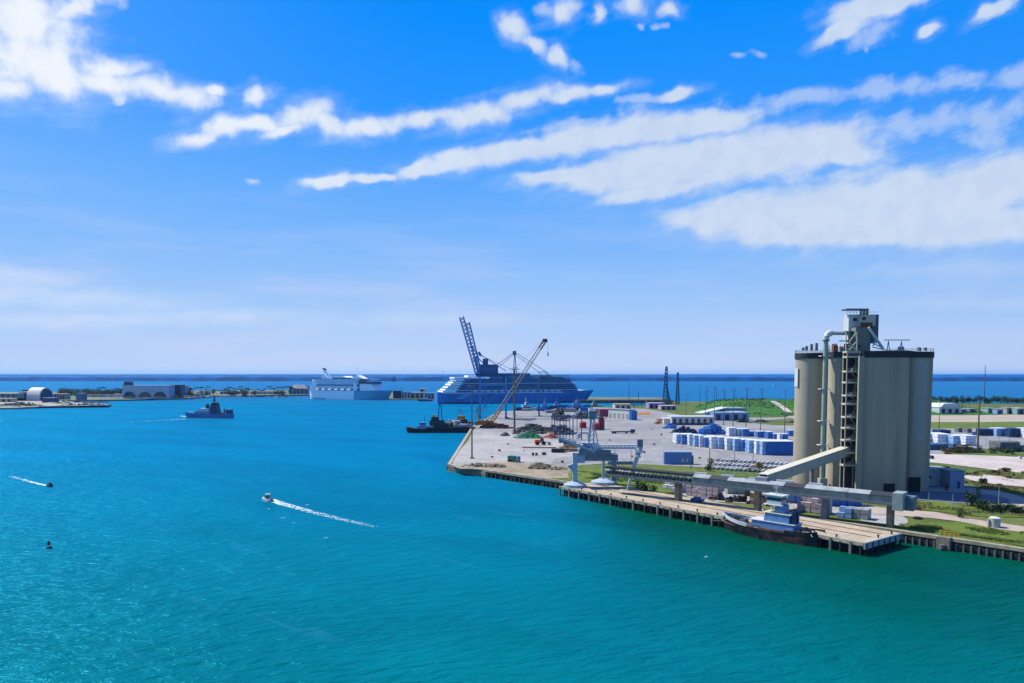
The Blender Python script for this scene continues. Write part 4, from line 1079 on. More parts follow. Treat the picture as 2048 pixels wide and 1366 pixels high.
part('sports_deck', m_shipwhite, bs_, lambda b: tier(b, -CL * .31, -CL * .23, 22, TZ + 2.2, TZ + 4.6, 1, 0))
part('pool_deck', m_shipblue, bs_, lambda b: tier(b, -CL * .18, CL * .12, 33, TZ, TZ + 2.4, 1, 1))
part('bridge_block', m_shipglass, bs_, lambda b: tier(b, CL * .14, CL * .375, 34, TZ - dh * 1.0, TZ + 2.6, 18, 16))
part('lido_deck', mat('lido_tan', (150, 150, 140), .6), bs_, lambda b: tier(b, CL * .0, CL * .26, 31, TZ + 2.6, TZ + 4.4, 10, 3))
part('funnel', m_navy, bs_, lambda b: b.xprism([(-CL * .165, TZ + 2), (-CL * .105, TZ + 2), (-CL * .12, TZ + 11), (-CL * .19, TZ + 13)], -5, 5))
part('water_slide', m_grey, bs_, lambda b: b.tube([(CL * .17, 2, TZ + 9), (CL * .19, -2, TZ + 10.5), (CL * .215, 2, TZ + 10), (CL * .23, 0, TZ + 6), (CL * .25, 0, TZ + 4.4)], .7, 6))
for k in range(14):
    part('lifeboat', mat('lifeboat_tender', (190, 200, 208), .5), bs_, lambda b: b.box((-CL * .27 + k * CL * .042, -18.7, HB + dh * .52), (7.4, 2.4, 2.2), 0, .8, .5))
part('mast', m_shipwhite, bs_, lambda b: (b.beam((CL * .27, 0, TZ + 4), (CL * .262, 0, TZ + 12), .7), b.beam((CL * .262, -3, TZ + 10), (CL * .262, 3, TZ + 10), .4)))
part('bow_rail', m_shipwhite, bs_, lambda b: b.box((CL * .44, 0, HB + 2.2), (CL * .07, 12, .5), 0, .6))
part('hull_emblem', mat('hull_light_sweep', (86, 170, 226), .45), bs_, lambda b: b.xprism([(-CL * .40, 7), (-CL * .345, 7), (-CL * .29, HB - 2), (-CL * .335, HB - 2)], -19.25, -19.0))
def ports(b):
    for r_ in range(2):
        for j in range(70): b.box((-CL * .42 + j * CL * .0115, -19.06, 8.2 + r_ * 3.2), (.9, .2, .9))
part('porthole', m_dark, bs_, ports, kind='stuff')

# --- white cruise ship at the far berth, bow swung towards the viewer's right
P0 = Vector((SX(626, 797, 1335), 1335)); P1 = Vector((SX(776, 800, 1262), 1262)); wd = P1 - P0; WL = wd.length; wm = (P0 + P1) / 2
ws_ = thing('cruise_ship', 'white cruise ship with slim funnel at the far berth left of the blue liner', 'cruise ship', (wm.x, wm.y, 0), math.atan2(wd.y, wd.x))
WH = SZ(700, 781, 1300); WT = SZ(700, 759, 1300)
m_palehull = mat('pale_hull', (0.70, 0.76, 0.82), .4, var=.03, scale=.1)
m_bowshade = mat('bow_hull_shade_blue', (90, 168, 204), .45, var=.1, scale=.06)  # shade on the bow flare painted in as a darker hull blue
bb, _ = hull_mesh(WL, 30, WH, bow=0.3, sheer=1.5, t0=0.0, t1=0.63, rake=0.06); bb.build('hull', m_palehull, ws_, smooth=True)
bb, _ = hull_mesh(WL, 30.4, WH, bow=0.3, sheer=1.5, t0=0.63, t1=1.0, rake=0.06); bb.build('bow', m_bowshade, ws_, smooth=True)
part('keel_line', mat('water_stain_blue', (36, 92, 134), .5), ws_, lambda b: b.box((-WL * .04, 0, .6), (WL * .74, 29, 1.2)))
k5 = (WT - WH) / 5; m_wgl = mat('white_ship_glass', (74, 118, 160), .4, var=.15, scale=.2); m_wup = mat('white_ship_recess', (0.46, 0.58, 0.68), .5, var=.1, scale=.2)
for k in range(5):
    z0 = WH + k * k5
    part('deck_tier', m_wgl if k in (0, 2) else m_wup, ws_, lambda b: tier(b, -WL * (.46 - .018 * k), WL * .18, 26, z0, z0 + k5 - .45))
    part('deck_edge', m_palehull, ws_, lambda b: tier(b, -WL * (.475 - .018 * k), WL * .2, 28, z0 + k5 - .45, z0 + k5))
    def dv(b):
        for j in range(26): b.box((-WL * .43 + j * WL * .023, 0, z0 + k5 / 2), (.5, 27, k5 - .6))
    part('balcony_divider', m_palehull, ws_, dv, kind='stuff')
for k in range(4): part('stern_terrace', m_shipwhite, ws_, lambda b: tier(b, -WL * (.485 - .02 * k), -WL * (.40 - .012 * k), 27, WH + k * k5, WH + (k + 1) * k5 - .5, 0, 3.5))
part('forward_house', m_shipwhite, ws_, lambda b: tier(b, WL * .20, WL * .40, 26, WH, WH + k5 * 3.2, 9, 0))
part('forward_house', m_shipwhite, ws_, lambda b: tier(b, WL * .12, WL * .16, 27.5, WH, WH + k5 * 3.4))
part('bridge', m_shipglass, ws_, lambda b: tier(b, WL * .19, WL * .37, 28, WH + k5 * 3.2, WH + k5 * 4.1, 3, 0))
part('upper_deck', m_shipblue, ws_, lambda b: tier(b, -WL * .38, WL * .35, 25, WT, WT + 1.6, 5, 2))
part('observation_lounge', m_shipwhite, ws_, lambda b: (tier(b, -WL * .20, WL * .02, 22, WT + 3.4, WT + 6.0, 8, 4)))
part('lounge_glazing', m_shipglass, ws_, lambda b: tier(b, -WL * .18, -WL * .0, 20, WT + 1.6, WT + 3.4, 3, 2))
part('funnel', m_shipwhite, ws_, lambda b: b.xprism([(-WL * .36, WT + 1), (-WL * .25, WT + 1), (-WL * .30, WT + 8), (-WL * .335, WT + 8)], -5, 5))
part('funnel_fin', m_shipwhite, ws_, lambda b: b.xprism([(-WL * .315, WT + 7), (-WL * .285, WT + 7), (-WL * .325, WT + 17), (-WL * .345, WT + 17)], -2, 2))
part('funnel_top', m_dark, ws_, lambda b: b.xprism([(-WL * .33, WT + 16.8), (-WL * .305, WT + 16.8), (-WL * .335, WT + 20), (-WL * .36, WT + 20)], -2.4, 2.4))
part('radar_dome', m_shipwhite, ws_, lambda b: b.xprism([(WL * .06, WT + 1.6), (WL * .22, WT + 1.6), (WL * .14, WT + 7), (WL * .125, WT + 9.5), (WL * .115, WT + 7)], -7, 7))
part('mast', m_shipwhite, ws_, lambda b: b.beam((WL * .125, 0, WT + 9), (WL * .10, 0, WT + 20), .5))
part('stern_sponson', m_shipwhite, ws_, lambda b: b.blob((-WL * .49, 0, WH + 1), 7, .5, .05, 10, 6), smooth=True)
for k in range(6): part('lifeboat', m_shipwhite, ws_, lambda b: b.box((-WL * .36 + k * WL * .085, -15, WH + k5 * .55), (8, 2.2, 2), 0, .8, .5))

# --- patrol vessel
pp = G(417, 836, 0); m_pgrey = mat('patrol_blue_grey', (110, 150, 190), .5, var=.1, scale=.3)
PLn = 100 / F * pp.y
pv_ = thing('patrol_ship', 'blue grey patrol ship with white cabin and dark mast steaming left across the channel', 'ship', (pp.x, pp.y + 3, 0), R(180 - 8))
bb, _ = hull_mesh(PLn, 9, 4.2, bow=0.35, sheer=2.0, stern_w=.8, rake=.04); bb.build('hull', mat('patrol_hull', (66, 118, 170), .5, var=.1, scale=.3), pv_, smooth=True)
part('foredeck_house', m_pgrey, pv_, lambda b: tier(b, -PLn * .08, PLn * .33, 7, 4.0, 6.6, 3, 0))
part('cabin', m_white, pv_, lambda b: tier(b, -PLn * .02, PLn * .28, 6, 6.6, 9.6, 5, 0))
part('wheelhouse', m_navy, pv_, lambda b: tier(b, -PLn * .22, -PLn * .02, 7, 4.0, 12.5, 2, 2))
part('wheelhouse_top', m_dark, pv_, lambda b: tier(b, -PLn * .19, -PLn * .06, 6, 12.5, 15.5, 1, 1))
part('mast', m_dark, pv_, lambda b: (b.beam((-PLn * .11, 0, 15), (-PLn * .11, 0, 23), .9), b.beam((-PLn * .11, -3, 19), (-PLn * .11, 3, 19), .5), b.beam((-PLn * .16, 0, 17.5), (-PLn * .06, 0, 17.5), .5)))
part('funnel', m_dark, pv_, lambda b: tier(b, 0.5, 3.5, 2.5, 9, 14, .5, .5))
part('deck_crane', m_navy, pv_, lambda b: (b.beam((-PLn * .32, 0, 4), (-PLn * .32, 0, 9), 1.0), b.beam((-PLn * .32, 0, 9), (-PLn * .43, 0, 6), .6)))
part('aft_house', m_navy, pv_, lambda b: tier(b, -PLn * .47, -PLn * .38, 6.5, 4, 8.5))
part('work_boat', m_orange, pv_, lambda b: b.box((-PLn * .28, 1, 5), (4.5, 2, 1.2), 0, .8))

# --- dark tug and crane barge against the left quay
wpx = G(832, 866, 0)
tb = thing('tugboat', 'dark hulled tug with pale wheelhouse pointing left beside the crane barge', 'tugboat', (wpx.x + 7, wpx.y + 4, 0), R(183))
bb, _ = hull_mesh(28, 8, 2.9, bow=.4, sheer=1.6, stern_w=.8); bb.build('hull', m_black, tb, smooth=True)
part('deckhouse', mat('tug_blue_white', (120, 150, 180), .5, var=.15), tb, lambda b: tier(b, -6, 7, 5.6, 2.8, 5.4, 1, 0))
part('wheelhouse', m_blue2, tb, lambda b: tier(b, 0, 5, 4.4, 5.4, 7.9, .6, .2))
part('wheelhouse_window', m_glass, tb, lambda b: tier(b, .2, 4.8, 4.6, 6.5, 7.3, .2, .1))
part('funnel', m_dark, tb, lambda b: b.cyl(-3.5, 0, 5.4, 9.2, .9, .8, 10))
part('mast', m_dark, tb, lambda b: b.beam((1, 0, 7.9), (1, 0, 13), .3))
part('bow_fender', m_dark, tb, lambda b: b.blob((13.6, 0, 3.4), 1.6, .7, .08, 8, 5))
wq = G(905, 866, 0)
br = thing('crane_barge', 'black hulled barge heaped with gear and a tan crane moored at the left quay', 'barge', (wq.x - 2, wq.y + 8, 0), R(2))
part('hull', m_black, br, lambda b: b.box((0, 0, 1.4), (36, 13, 4.8), 0, 1.02))
part('deck', mat('barge_deck', (90, 86, 78), .9), br, lambda b: b.box((0, 0, 3.84), (35.4, 12.6, .12)))
part('superstructure', m_dark, br, lambda b: (tier(b, -16, -4, 9, 3.9, 9.4, 1, 1)))
part('superstructure', m_dark, br, lambda b: (tier(b, -15, -9, 7, 9.4, 12, .6, .6)))
part('lattice_tower', m_navy, br, lambda b: [b.beam((-8 + sx, sy, 9), (-8 + sx * .4, sy * .4, 22), .5) for sx in (-1.5, 1.5) for sy in (-1.5, 1.5)] and b.box((-8, 0, 22), (1.6, 1.6, 1.6)))
part('window', m_glass, br, lambda b: b.box((-10, -4.6, 7.5), (8, .1, 1)))
part('deck_house', m_cream, br, lambda b: b.box((-12.5, -4.2, 13), (2, 2, 2)))
part('cargo_tank', m_lgrey, br, lambda b: (b.tube([(2, -4, 5.4), (14, -4, 5.4)], 1.5, 10)), smooth=True)
part('cargo_tank', m_white, br, lambda b: (b.tube([(1, -1, 7.8), (11, -1, 8.2)], 1.2, 10)), smooth=True)
part('crane_cab', m_ochre, br, lambda b: b.box((8, 3, 10), (7, 4, 4.5), 0, .8))
part('crane_gantry', m_ochre, br, lambda b: (b.beam((5, 3, 12), (7, 3, 18), .5), b.beam((10, 3, 12), (7, 3, 18), .5)))
part('crane_base', m_grey, br, lambda b: b.box((8, 3, 6), (8, 6, 4)))
random.seed(8)
for k in range(46):
    part('deck_gear', random.choice([m_grey, m_cream, m_rust, m_ochre, m_dark, m_lgrey]), br, lambda b: b.box((random.uniform(-3, 16), random.uniform(-5, 5), random.uniform(4.4, 9.6)), (random.uniform(.8, 3.4), random.uniform(1, 2.5), random.uniform(.8, 3)), random.uniform(0, 3)))

# --- harbour tug at the dock
t0_, t1_ = G(1452, 1052, 1.0), G(1640, 1084, 1.0)
td = (t0_ - t1_); TL = td.xy.length * 1.02; tm = (t0_ + t1_) / 2
tg = thing('tugboat', 'blue and white tugboat with black hull moored at the near end of the dock', 'tugboat', (tm.x, tm.y, 0), math.atan2(td.y, td.x))
m_tugblue = mat('tug_blue', (96, 142, 190), .45, var=.08, scale=.8, dirt=(150, 160, 168), dscale=.6, damt=.4)
m_deckred = mat('deck_red_brown', (128, 84, 78), .8, var=.15, scale=.6)
bb, rw = hull_mesh(TL, 8.2, 2.5, bow=.42, sheer=1.6, stern_w=.82, rake=.03, stern_round=.16, n=34)
bb.build('hull', mat('tug_hull_black', (26, 26, 30), .6, var=.3, scale=.5, dirt=(104, 48, 38), dscale=.5, damt=.8), tg, smooth=True)
def bul(b, frac0, frac1, h=.75, sd=1):
    i0, i1 = int(frac0 * 34), int(frac1 * 34)
    for s in (sd,):
        for i in range(i0, i1):
            p, q = rw[i][3], rw[i + 1][3]
            a = Vector((p[0], s * p[1], p[2])); c = Vector((q[0], s * q[1], q[2]))
            b.beam(a + Vector((0, 0, h / 2)), c + Vector((0, 0, h / 2)), .18, h)
for sd in (-1, 1):
    part('bulwark', m_white, tg, lambda b: bul(b, .68, 1.0, .95, sd)); part('bulwark', m_rust, tg, lambda b: bul(b, .3, .68, .6, sd)); part('bulwark', m_black, tg, lambda b: bul(b, .0, .3, .9, sd))
part('deck', m_deckred, tg, lambda b: b.prism([(r_[3][0], -r_[3][1] * .95) for r_ in rw] + [(r_[3][0], r_[3][1] * .95) for r_ in reversed(rw)], 2.3, 2.56))
for k in range(9):
    r_ = rw[4 + k * 3][3]; part('tyre_fender', m_black, tg, lambda b: b.tube([(r_[0], -r_[1] - .12, r_[2] - .6), (r_[0], -r_[1] - .42, r_[2] - .6)], .55, 10))
part('bow_fender', m_lgrey, tg, lambda b: b.tube([(TL * .47, -1.6, 4.0), (TL * .515, -.8, 4.2), (TL * .53, 0, 4.3), (TL * .515, .8, 4.2), (TL * .47, 1.6, 4.0)], .42, 8), smooth=True)
x0, x1 = -TL * .27, TL * .18
part('deckhouse', m_tugblue, tg, lambda b: tier(b, x0, x1, 5.2, 2.6, 4.9, .8, 0))
part('deckhouse_roof', m_white, tg, lambda b: tier(b, x0 - .3, x1 + .2, 5.6, 4.9, 5.05))
part('middle_house', m_tugblue, tg, lambda b: tier(b, -TL * .22, TL * .04, 4.6, 5.05, 7.6, .5, 0))
part('middle_roof', m_cream, tg, lambda b: tier(b, -TL * .235, TL * .055, 5.0, 7.6, 7.75))
for k in range(5): part('window', m_glass, tg, lambda b: b.box((-TL * .19 + k * 1.25, -2.34, 6.8), (.7, .1, .7)))
for k in range(5): part('porthole', m_glass, tg, lambda b: b.tube([(-TL * .22 + k * 2.4, -2.58, 4.0), (-TL * .22 + k * 2.4, -2.68, 4.0)], .24, 10))
part('wheelhouse', m_white, tg, lambda b: tier(b, -TL * .13, TL * .02, 3.4, 10.2, 12.9, .2, .2))
part('wheelhouse_tower', m_tugblue, tg, lambda b: tier(b, -TL * .16, -TL * .06, 2.8, 7.75, 10.2))
part('wheelhouse_window', m_glass, tg, lambda b: tier(b, -TL * .127, TL * .018, 3.55, 11.5, 12.35, .02, .02))
part('wheelhouse_roof', m_white, tg, lambda b: tier(b, -TL * .15, TL * .045, 4.2, 12.9, 13.15))
part('wheelhouse_platform', m_white, tg, lambda b: tier(b, -TL * .15, TL * .05, 4.4, 10.05, 10.2))
part('tower_leg', m_white, tg, lambda b: (b.beam((TL * .03, -1.6, 7.7), (TL * .0, -1.2, 10.1), .22), b.beam((-TL * .05, -1.8, 7.7), (-TL * .02, -1.4, 10.1), .22)))
part('mast', m_white, tg, lambda b: (b.beam((-TL * .05, 0, 13.1), (-TL * .05, 0, 16.4), .28), b.beam((-TL * .05, -.9, 14.8), (-TL * .05, .9, 14.8), .16)))
part('radar', m_white, tg, lambda b: b.box((-TL * .05, 0, 15.3), (1.6, .3, .3), .6))
part('fire_monitor', m_white, tg, lambda b: (b.cyl(TL * .06, 0, 5.05, 7.4, .3, .2, 8), b.beam((TL * .06, 0, 7.2), (TL * .10, 0, 7.9), .3)))
part('funnel', m_navy, tg, lambda b: b.cyl(-TL * .245, -1.1, 5.05, 8.8, .65, .6, 12)); part('funnel', m_navy, tg, lambda b: b.cyl(-TL * .245, 1.1, 5.05, 8.8, .65, .6, 12))
part('winch', m_grey, tg, lambda b: (b.tube([(TL * .28, -1.0, 3.5), (TL * .28, 1.0, 3.5)], .65, 10), b.box((TL * .28, 0, 2.9), (1.8, 2.6, .6))))
part('towing_winch', m_dark, tg, lambda b: (b.tube([(-TL * .34, -1.2, 3.4), (-TL * .34, 1.2, 3.4)], .75, 10), b.box((-TL * .34, 0, 2.8), (2, 3, .5))))
part('bitt', m_dark, tg, lambda b: (b.cyl(TL * .38, 0, 3.0, 4.4, .2, n=8), b.beam((TL * .38, -.6, 4.1), (TL * .38, .6, 4.1), .2)))
for k in range(2): part('bitt', m_dark, tg, lambda b: b.cyl(-TL * .42, -1 + 2 * k, 2.6, 3.7, .2, n=8))
part('life_raft', m_white, tg, lambda b: b.tube([(-TL * .02, 1.4, 5.45), (TL * .02, 1.4, 5.45)], .35, 10))
for (a_, c_) in (((TL * .42, 2.0, 3.8), (TL * .50, 6.2, 3.4)), ((-TL * .44, 2.4, 3.4), (-TL * .52, 6.0, 3.4)), ((TL * .2, 3.4, 3.6), (TL * .02, 6.0, 3.4))):
    part('mooring_line', m_cream, tg, lambda b: b.tube([a_, ((a_[0] + c_[0]) / 2, (a_[1] + c_[1]) / 2, 3.1), c_], .06, 5))
part('deck_rail', m_white, tg, lambda b: (b.beam((x0, -2.75, 5.9), (x1, -2.75, 5.9), .07), [b.beam((x0 + (x1 - x0) * k / 10, -2.75, 5.0), (x0 + (x1 - x0) * k / 10, -2.75, 5.9), .06) for k in range(11)]))
part('gangway', m_grey, tg, lambda b: b.beam((TL * .1, 2.4, 3.2), (TL * .12, 6.0, 3.7), .8, .12))

for o in tg.children:
    if o.name.split('.')[0] in ('deckhouse', 'deckhouse_roof', 'middle_house', 'middle_roof', 'wheelhouse', 'wheelhouse_tower', 'wheelhouse_window', 'wheelhouse_roof', 'wheelhouse_platform', 'tower_leg', 'mast', 'radar', 'window', 'porthole', 'funnel', 'fire_monitor', 'deck_rail', 'life_raft'):
        o.scale.z = 0.90; o.scale.y = 0.9; o.location.z = 0.26
# --- small fast boats and their wakes
def speedboat(px, py, ang, L, label, hullm, cabm, scale_c=1.0):
    p = G(px, py, 0); t = thing('motorboat', label, 'motorboat', (p.x, p.y, 0), ang)
    bb, _ = hull_mesh(L, L * .36, L * .13, bow=.45, sheer=L * .05, stern_w=.9, draft=-.3, n=12); bb.build('hull', hullm, t, smooth=True)
    part('deck', cabm, t, lambda b: tier(b, -L * .05, L * .28, L * .26, L * .12, L * .22, L * .12, 0))
    part('windscreen', m_glass, t, lambda b: tier(b, L * .0, L * .10, L * .25, L * .22, L * .30, L * .04, 0))
    part('canopy', cabm, t, lambda b: tier(b, -L * .18, L * .08, L * .27, L * .40, L * .43))
    for sx, sy in ((-.16, -1), (-.16, 1), (.06, -1), (.06, 1)): part('canopy_post', m_grey, t, lambda b: b.beam((L * sx, L * .12 * sy, L * .12), (L * sx, L * .12 * sy, L * .4), L * .012))
    part('outboard_motor', m_dark, t, lambda b: b.box((-L * .52, 0, L * .10), (L * .06, L * .08, L * .2)))
    part('skipper', m_navy, t, lambda b: (b.blob((-L * .03, 0, L * .24), L * .04, 1.6, .05, 8, 6), b.blob((-L * .03, 0, L * .335), L * .022, 1.1, .02, 8, 6)))
    return t
ma = math.atan2
bA, bA2 = G(533, 1001, 0), G(700, 1040, 0); dA = (bA - bA2)
speedboat(535, 1002, ma(dA.y, dA.x), 6.0, 'white motorboat with tan canopy speeding left, trailing a long foam wake', m_white, m_cream)
bB, bB2 = G(99, 972, 0), G(40, 957, 0); dB = (bB - bB2)
speedboat(100, 973, ma(dB.y, dB.x), 4.6, 'small dark motorboat near the left edge heading right with a short wake', m_navy, m_dark)
m_foam = mat('foam', (206, 226, 232), 0.9, var=.05, spec=.1)
def wake(start, end, w0, w1, n, label, seed, fall=1.6, curve=0.0, size=(.12, .5)):
    random.seed(seed); b = MB(); s, e = start.xy, end.xy; d = (e - s); L = d.length; u = d.normalized(); v = Vector((-u.y, u.x))
    for _ in range(n):
        t = random.random() ** fall
        w = w0 + (w1 - w0) * t
        edge = random.choice((-1, 1)) * random.triangular(.35, 1.0, .8) if random.random() < .45 else random.gauss(0, .35)
        p = s + u * L * t + v * (edge * w + curve * math.sin(t * math.pi) )
        r = random.uniform(*size) * (1.15 - .75 * t)
        k = 6; a0 = random.uniform(0, 6.28); el_ = random.uniform(1.2, 3.2)
        vs = []
        for j in range(k):
            a = a0 + 2 * math.pi * j / k; x, y = math.cos(a) * r * el_ * random.uniform(.7, 1.2), math.sin(a) * r * random.uniform(.6, 1.2)
            vs.append((p.x + u.x * x - u.y * y, p.y + u.y * x + u.x * y, 0.02 + .0002 * (_ % 100)))
        vs.append((p.x, p.y, 0.10 + .05 * random.random()))
        b.add(vs, [(j, (j + 1) % k, k) for j in range(k)])
    o = b.build('boat_wake', m_foam); tag(o, label, 'wake', kind='stuff'); return o
wake(G(540, 1000, 0), G(750, 1054, 0), 1.9, 1.1, 1150, 'long white foam wake behind the tan canopied motorboat', 1, 1.9, -1.0, (.07, .27))
wake(G(536, 1001, 0), G(528, 1000, 0), 1.2, .6, 120, 'white bow spray of the tan canopied motorboat', 2, 1, 0, (.15, .4))
wake(G(92, 971, 0), G(20, 952, 0), .4, 1.3, 260, 'faint foam wake behind the small dark motorboat', 3, 1.7, .3)
wake(G(372, 833, 0), G(362, 832, 0), 2.0, 1.5, 120, 'white bow wave of the patrol ship', 4, 1, 0, (.3, .9))
wake(G(370, 838, 0), G(250, 845, 0), 3, 8, 120, 'thin disturbed foam left of the patrol ship', 6, 1, 0, (.1, .5))

# --- channel buoy and sea birds
bo = G(98, 1096, 0)
by = thing('channel_buoy', 'small dark channel buoy floating near the left edge', 'buoy', (bo.x, bo.y, 0)); by.scale = (.6, .6, .72)
part('float', m_dark, by, lambda b: b.cyl(0, 0, -.4, .55, 1.15, 1.15, 16)); part('cage', m_dark, by, lambda b: [b.beam((math.cos(a) * .8, math.sin(a) * .8, .5), (math.cos(a) * .25, math.sin(a) * .25, 2.4), .12) for a in (0.3, 1.9, 3.4, 5.0)] and None)
part('daymark', mat('buoy_green', (22, 54, 44), .5), by, lambda b: b.box((0, 0, 1.7), (.85, .85, 1.1)))
part('lantern', m_dark, by, lambda b: b.cyl(0, 0, 2.4, 2.9, .16, .12, 10))
for k, (px, py, lab) in enumerate(((537, 1018, 'white gull flying low just under the tan canopied motorboat'), (566, 1036, 'white gull gliding below the long foam wake'), (588, 1046, 'small white gull over the water, second below the wake'), (652, 1076, 'white gull with spread wings lowest of those under the wake'), (614, 1010, 'tiny white gull just above the long foam wake'), (1412, 1114, 'single white gull over the green water below the tug'))):
    p = G(px, py, 2.5); g = thing('gull', lab, 'bird', tuple(p), random.uniform(0, 6))
    part('body', m_white, g, lambda b: b.tube([(-.28, 0, 0), (-.1, 0, .02), (.12, 0, .03), (.3, 0, .02)], [.02, .09, .08, .02], 8), smooth=True)
    for s in (-1, 1): part('wing', m_white, g, lambda b: (b.beam((0, s * .05, .03), (.05, s * .4, .16), .2, .03), b.beam((.05, s * .4, .16), (-.08, s * .75, .08), .13, .02)))
for k, (px, py, lab) in enumerate(((887, 743, 'dark bird in the sky left of the tall blue crane'),)):
    Yb_ = 240; p = Vector((SX(px, py, Yb_), Yb_, SZ(px, py, Yb_))); g = thing('bird', lab, 'bird', tuple(p), .5)
    part('body', m_dark, g, lambda b: b.tube([(-.22, 0, 0), (0, 0, .02), (.22, 0, 0)], [.02, .07, .02], 8)); [part('wing', m_dark, g, lambda b: b.beam((0, s * .04, .02), (-.04, s * .55, .14), .16, .03)) for s in (-1, 1)]

# ------------------------------------------------------------------ cranes
m_cblue = mat('crane_blue', (52, 140, 204), .5, var=.12, scale=.3)
m_cdark = mat('crane_machinery', (30, 92, 146), .5, var=.2, scale=.3)
def W3(px, py, Y): return Vector((SX(px, py, Y), Y, SZ(px, py, Y)))
def truss(b, p, q, w, h, n, th):
    d = q - p; side = d.cross(Vector((0, 0, 1)))
    side = side.normalized() if side.length > 1e-3 else Vector((1, 0, 0)); up = side.cross(d).normalized()
    c = [(side * sx * w / 2 + up * sy * h / 2) for sx, sy in ((-1, -1), (1, -1), (1, 1), (-1, 1))]
    for o in c: b.beam(p + o, q + o, th)
    for k in range(n):
        a, e = p + d * (k / n), p + d * ((k + 1) / n)
        for i in range(4):
            o1, o2 = c[i], c[(i + 1) % 4]
            b.beam(a + o1, e + o2 if k % 2 else e + o2, th * .55)
YC = 700.0
cg = thing('gantry_crane', 'tall blue ship-to-shore gantry crane with its twin boom raised almost upright', 'gantry crane', (SX(985, 835, YC), YC, 3.0))
CO = Vector(cg.location)
def c3(px, py, dy=0): return W3(px, py, YC + dy) - CO
for dy in (-8, 8):
    for (px) in (960, 1012):
        a, e = c3(px, 833, dy), c3(px, 752, dy); a.z = 0
        part('leg', m_cblue, cg, lambda b: b.beam(a, e, 1.7))
    part('cross_beam', m_cblue, cg, lambda b: b.beam(c3(958, 770, dy), c3(1014, 770, dy), 1.4)); part('brace', m_cblue, cg, lambda b: b.beam(c3(960, 822, dy), c3(1012, 772, dy), .8))
for px in (960, 1012): part('sill_beam', m_cblue, cg, lambda b: b.beam(c3(px, 829, -8), c3(px, 829, 8), 1.5))
for px in (960, 1012): part('top_beam', m_cblue, cg, lambda b: b.beam(c3(px, 754, -8), c3(px, 754, 8), 1.8))
part('main_girder', m_cdark, cg, lambda b: b.beam(c3(952, 750, 0), c3(1060, 750, 0), 3.0, 3.4))
part('boom', m_cblue, cg, lambda b: truss(b, c3(955, 748, -5), c3(923, 634, -5), 1.8, 3.6, 16, 1.1))
part('boom', m_cblue, cg, lambda b: truss(b, c3(960, 748, 5), c3(935, 645, 5), 1.8, 3.6, 14, 1.1))
part('boom_tie', m_cblue, cg, lambda b: [b.beam(c3(x0_, y0_, -5), c3(x1_, y1_, 5), .7) for x0_, y0_, x1_, y1_ in ((926, 645, 936, 648), (932, 668, 941, 670), (939, 694, 948, 696), (946, 720, 955, 722))] and None)
part('machine_house', m_cdark, cg, lambda b: (b.box(tuple(c3(977, 738, 0)), (18, 10, 8.5))))
part('machine_house', m_cdark, cg, lambda b: (b.box(tuple(c3(971, 724, 0)), (5, 6, 6))))
part('house_trim', m_white, cg, lambda b: b.box(tuple(c3(957, 735, -5.2)), (1.2, .4, 5)))
part('apex_frame', m_cblue, cg, lambda b: (b.beam(c3(952, 712, 0), c3(958, 748, -5), 1.1), b.beam(c3(952, 712, 0), c3(985, 744, 0), .9), b.beam(c3(957, 704, 0), c3(962, 712, 0), 2.4)))
part('backstay', m_cblue, cg, lambda b: (b.beam(c3(946, 700, -2), c3(1012, 742, -2), .7), b.beam(c3(942, 688, 2), c3(958, 716, 2), .6), b.beam(c3(950, 706, 2), c3(1045, 748, 2), .35)))
part('operator_cab', m_cdark, cg, lambda b: b.box(tuple(c3(1011, 758, -2)), (5.5, 4, 6)))
part('stairway', m_cblue, cg, lambda b: [b.beam(c3(966 + (k % 2) * 8, 825 - k * 9, -9), c3(966 + ((k + 1) % 2) * 8, 816 - k * 9, -9), .5) for k in range(7)] and None)
for px in (960, 1012):
    for dy in (-8, 8): part('bogie', m_cdark, cg, lambda b: b.box((c3(px, 833, dy).x, dy, .7), (2.2, 5, 1.6)))
# second gantry crane, boom lowered
YC2 = 735.0
cg2 = thing('gantry_crane', 'second blue gantry crane with pointed mast and its boom lowered flat', 'gantry crane', (SX(1040, 835, YC2), YC2, 3.0))
CO2 = Vector(cg2.location)
def d3(px, py, dy=0): return W3(px, py, YC2 + dy) - CO2
m_c2 = mat('crane_teal_grey', (64, 118, 150), .55, var=.15, scale=.3)
for dy in (-7, 7):
    for px in (1028, 1078):
        a, e = d3(px, 830, dy), d3(px, 752, dy); a.z = 0; part('leg', m_c2, cg2, lambda b: b.beam(a, e, 1.5))
    part('cross_beam', m_c2, cg2, lambda b: b.beam(d3(1027, 776, dy), d3(1079, 776, dy), 1.2))
part('mast', m_c2, cg2, lambda b: (b.beam(d3(1027, 752, -3), d3(1029, 706, 0), .8), b.beam(d3(1033, 752, 3), d3(1030, 706, 0), .8), b.beam(d3(1026, 735, -2), d3(1034, 735, 2), .5)))
part('mast_head', m_c2, cg2, lambda b: b.box(tuple(d3(1029, 706)), (3.4, 3, 4.2)))
part('boom', m_c2, cg2, lambda b: truss(b, d3(982, 752), d3(1140, 754), 3, 2.6, 22, .45))
part('forestay', m_c2, cg2, lambda b: (b.beam(d3(1029, 704), d3(1098, 747, -1), .5), b.beam(d3(1029, 708), d3(1084, 749, 1), .45)))
part('backstay', m_c2, cg2, lambda b: (b.beam(d3(1029, 704), d3(992, 731, -1), .5), b.beam(d3(1028, 708), d3(985, 744, 1), .45)))
for px in (1028, 1078): part('sill_beam', m_c2, cg2, lambda b: b.beam(d3(px, 826, -7), d3(px, 826, 7), 1.3))
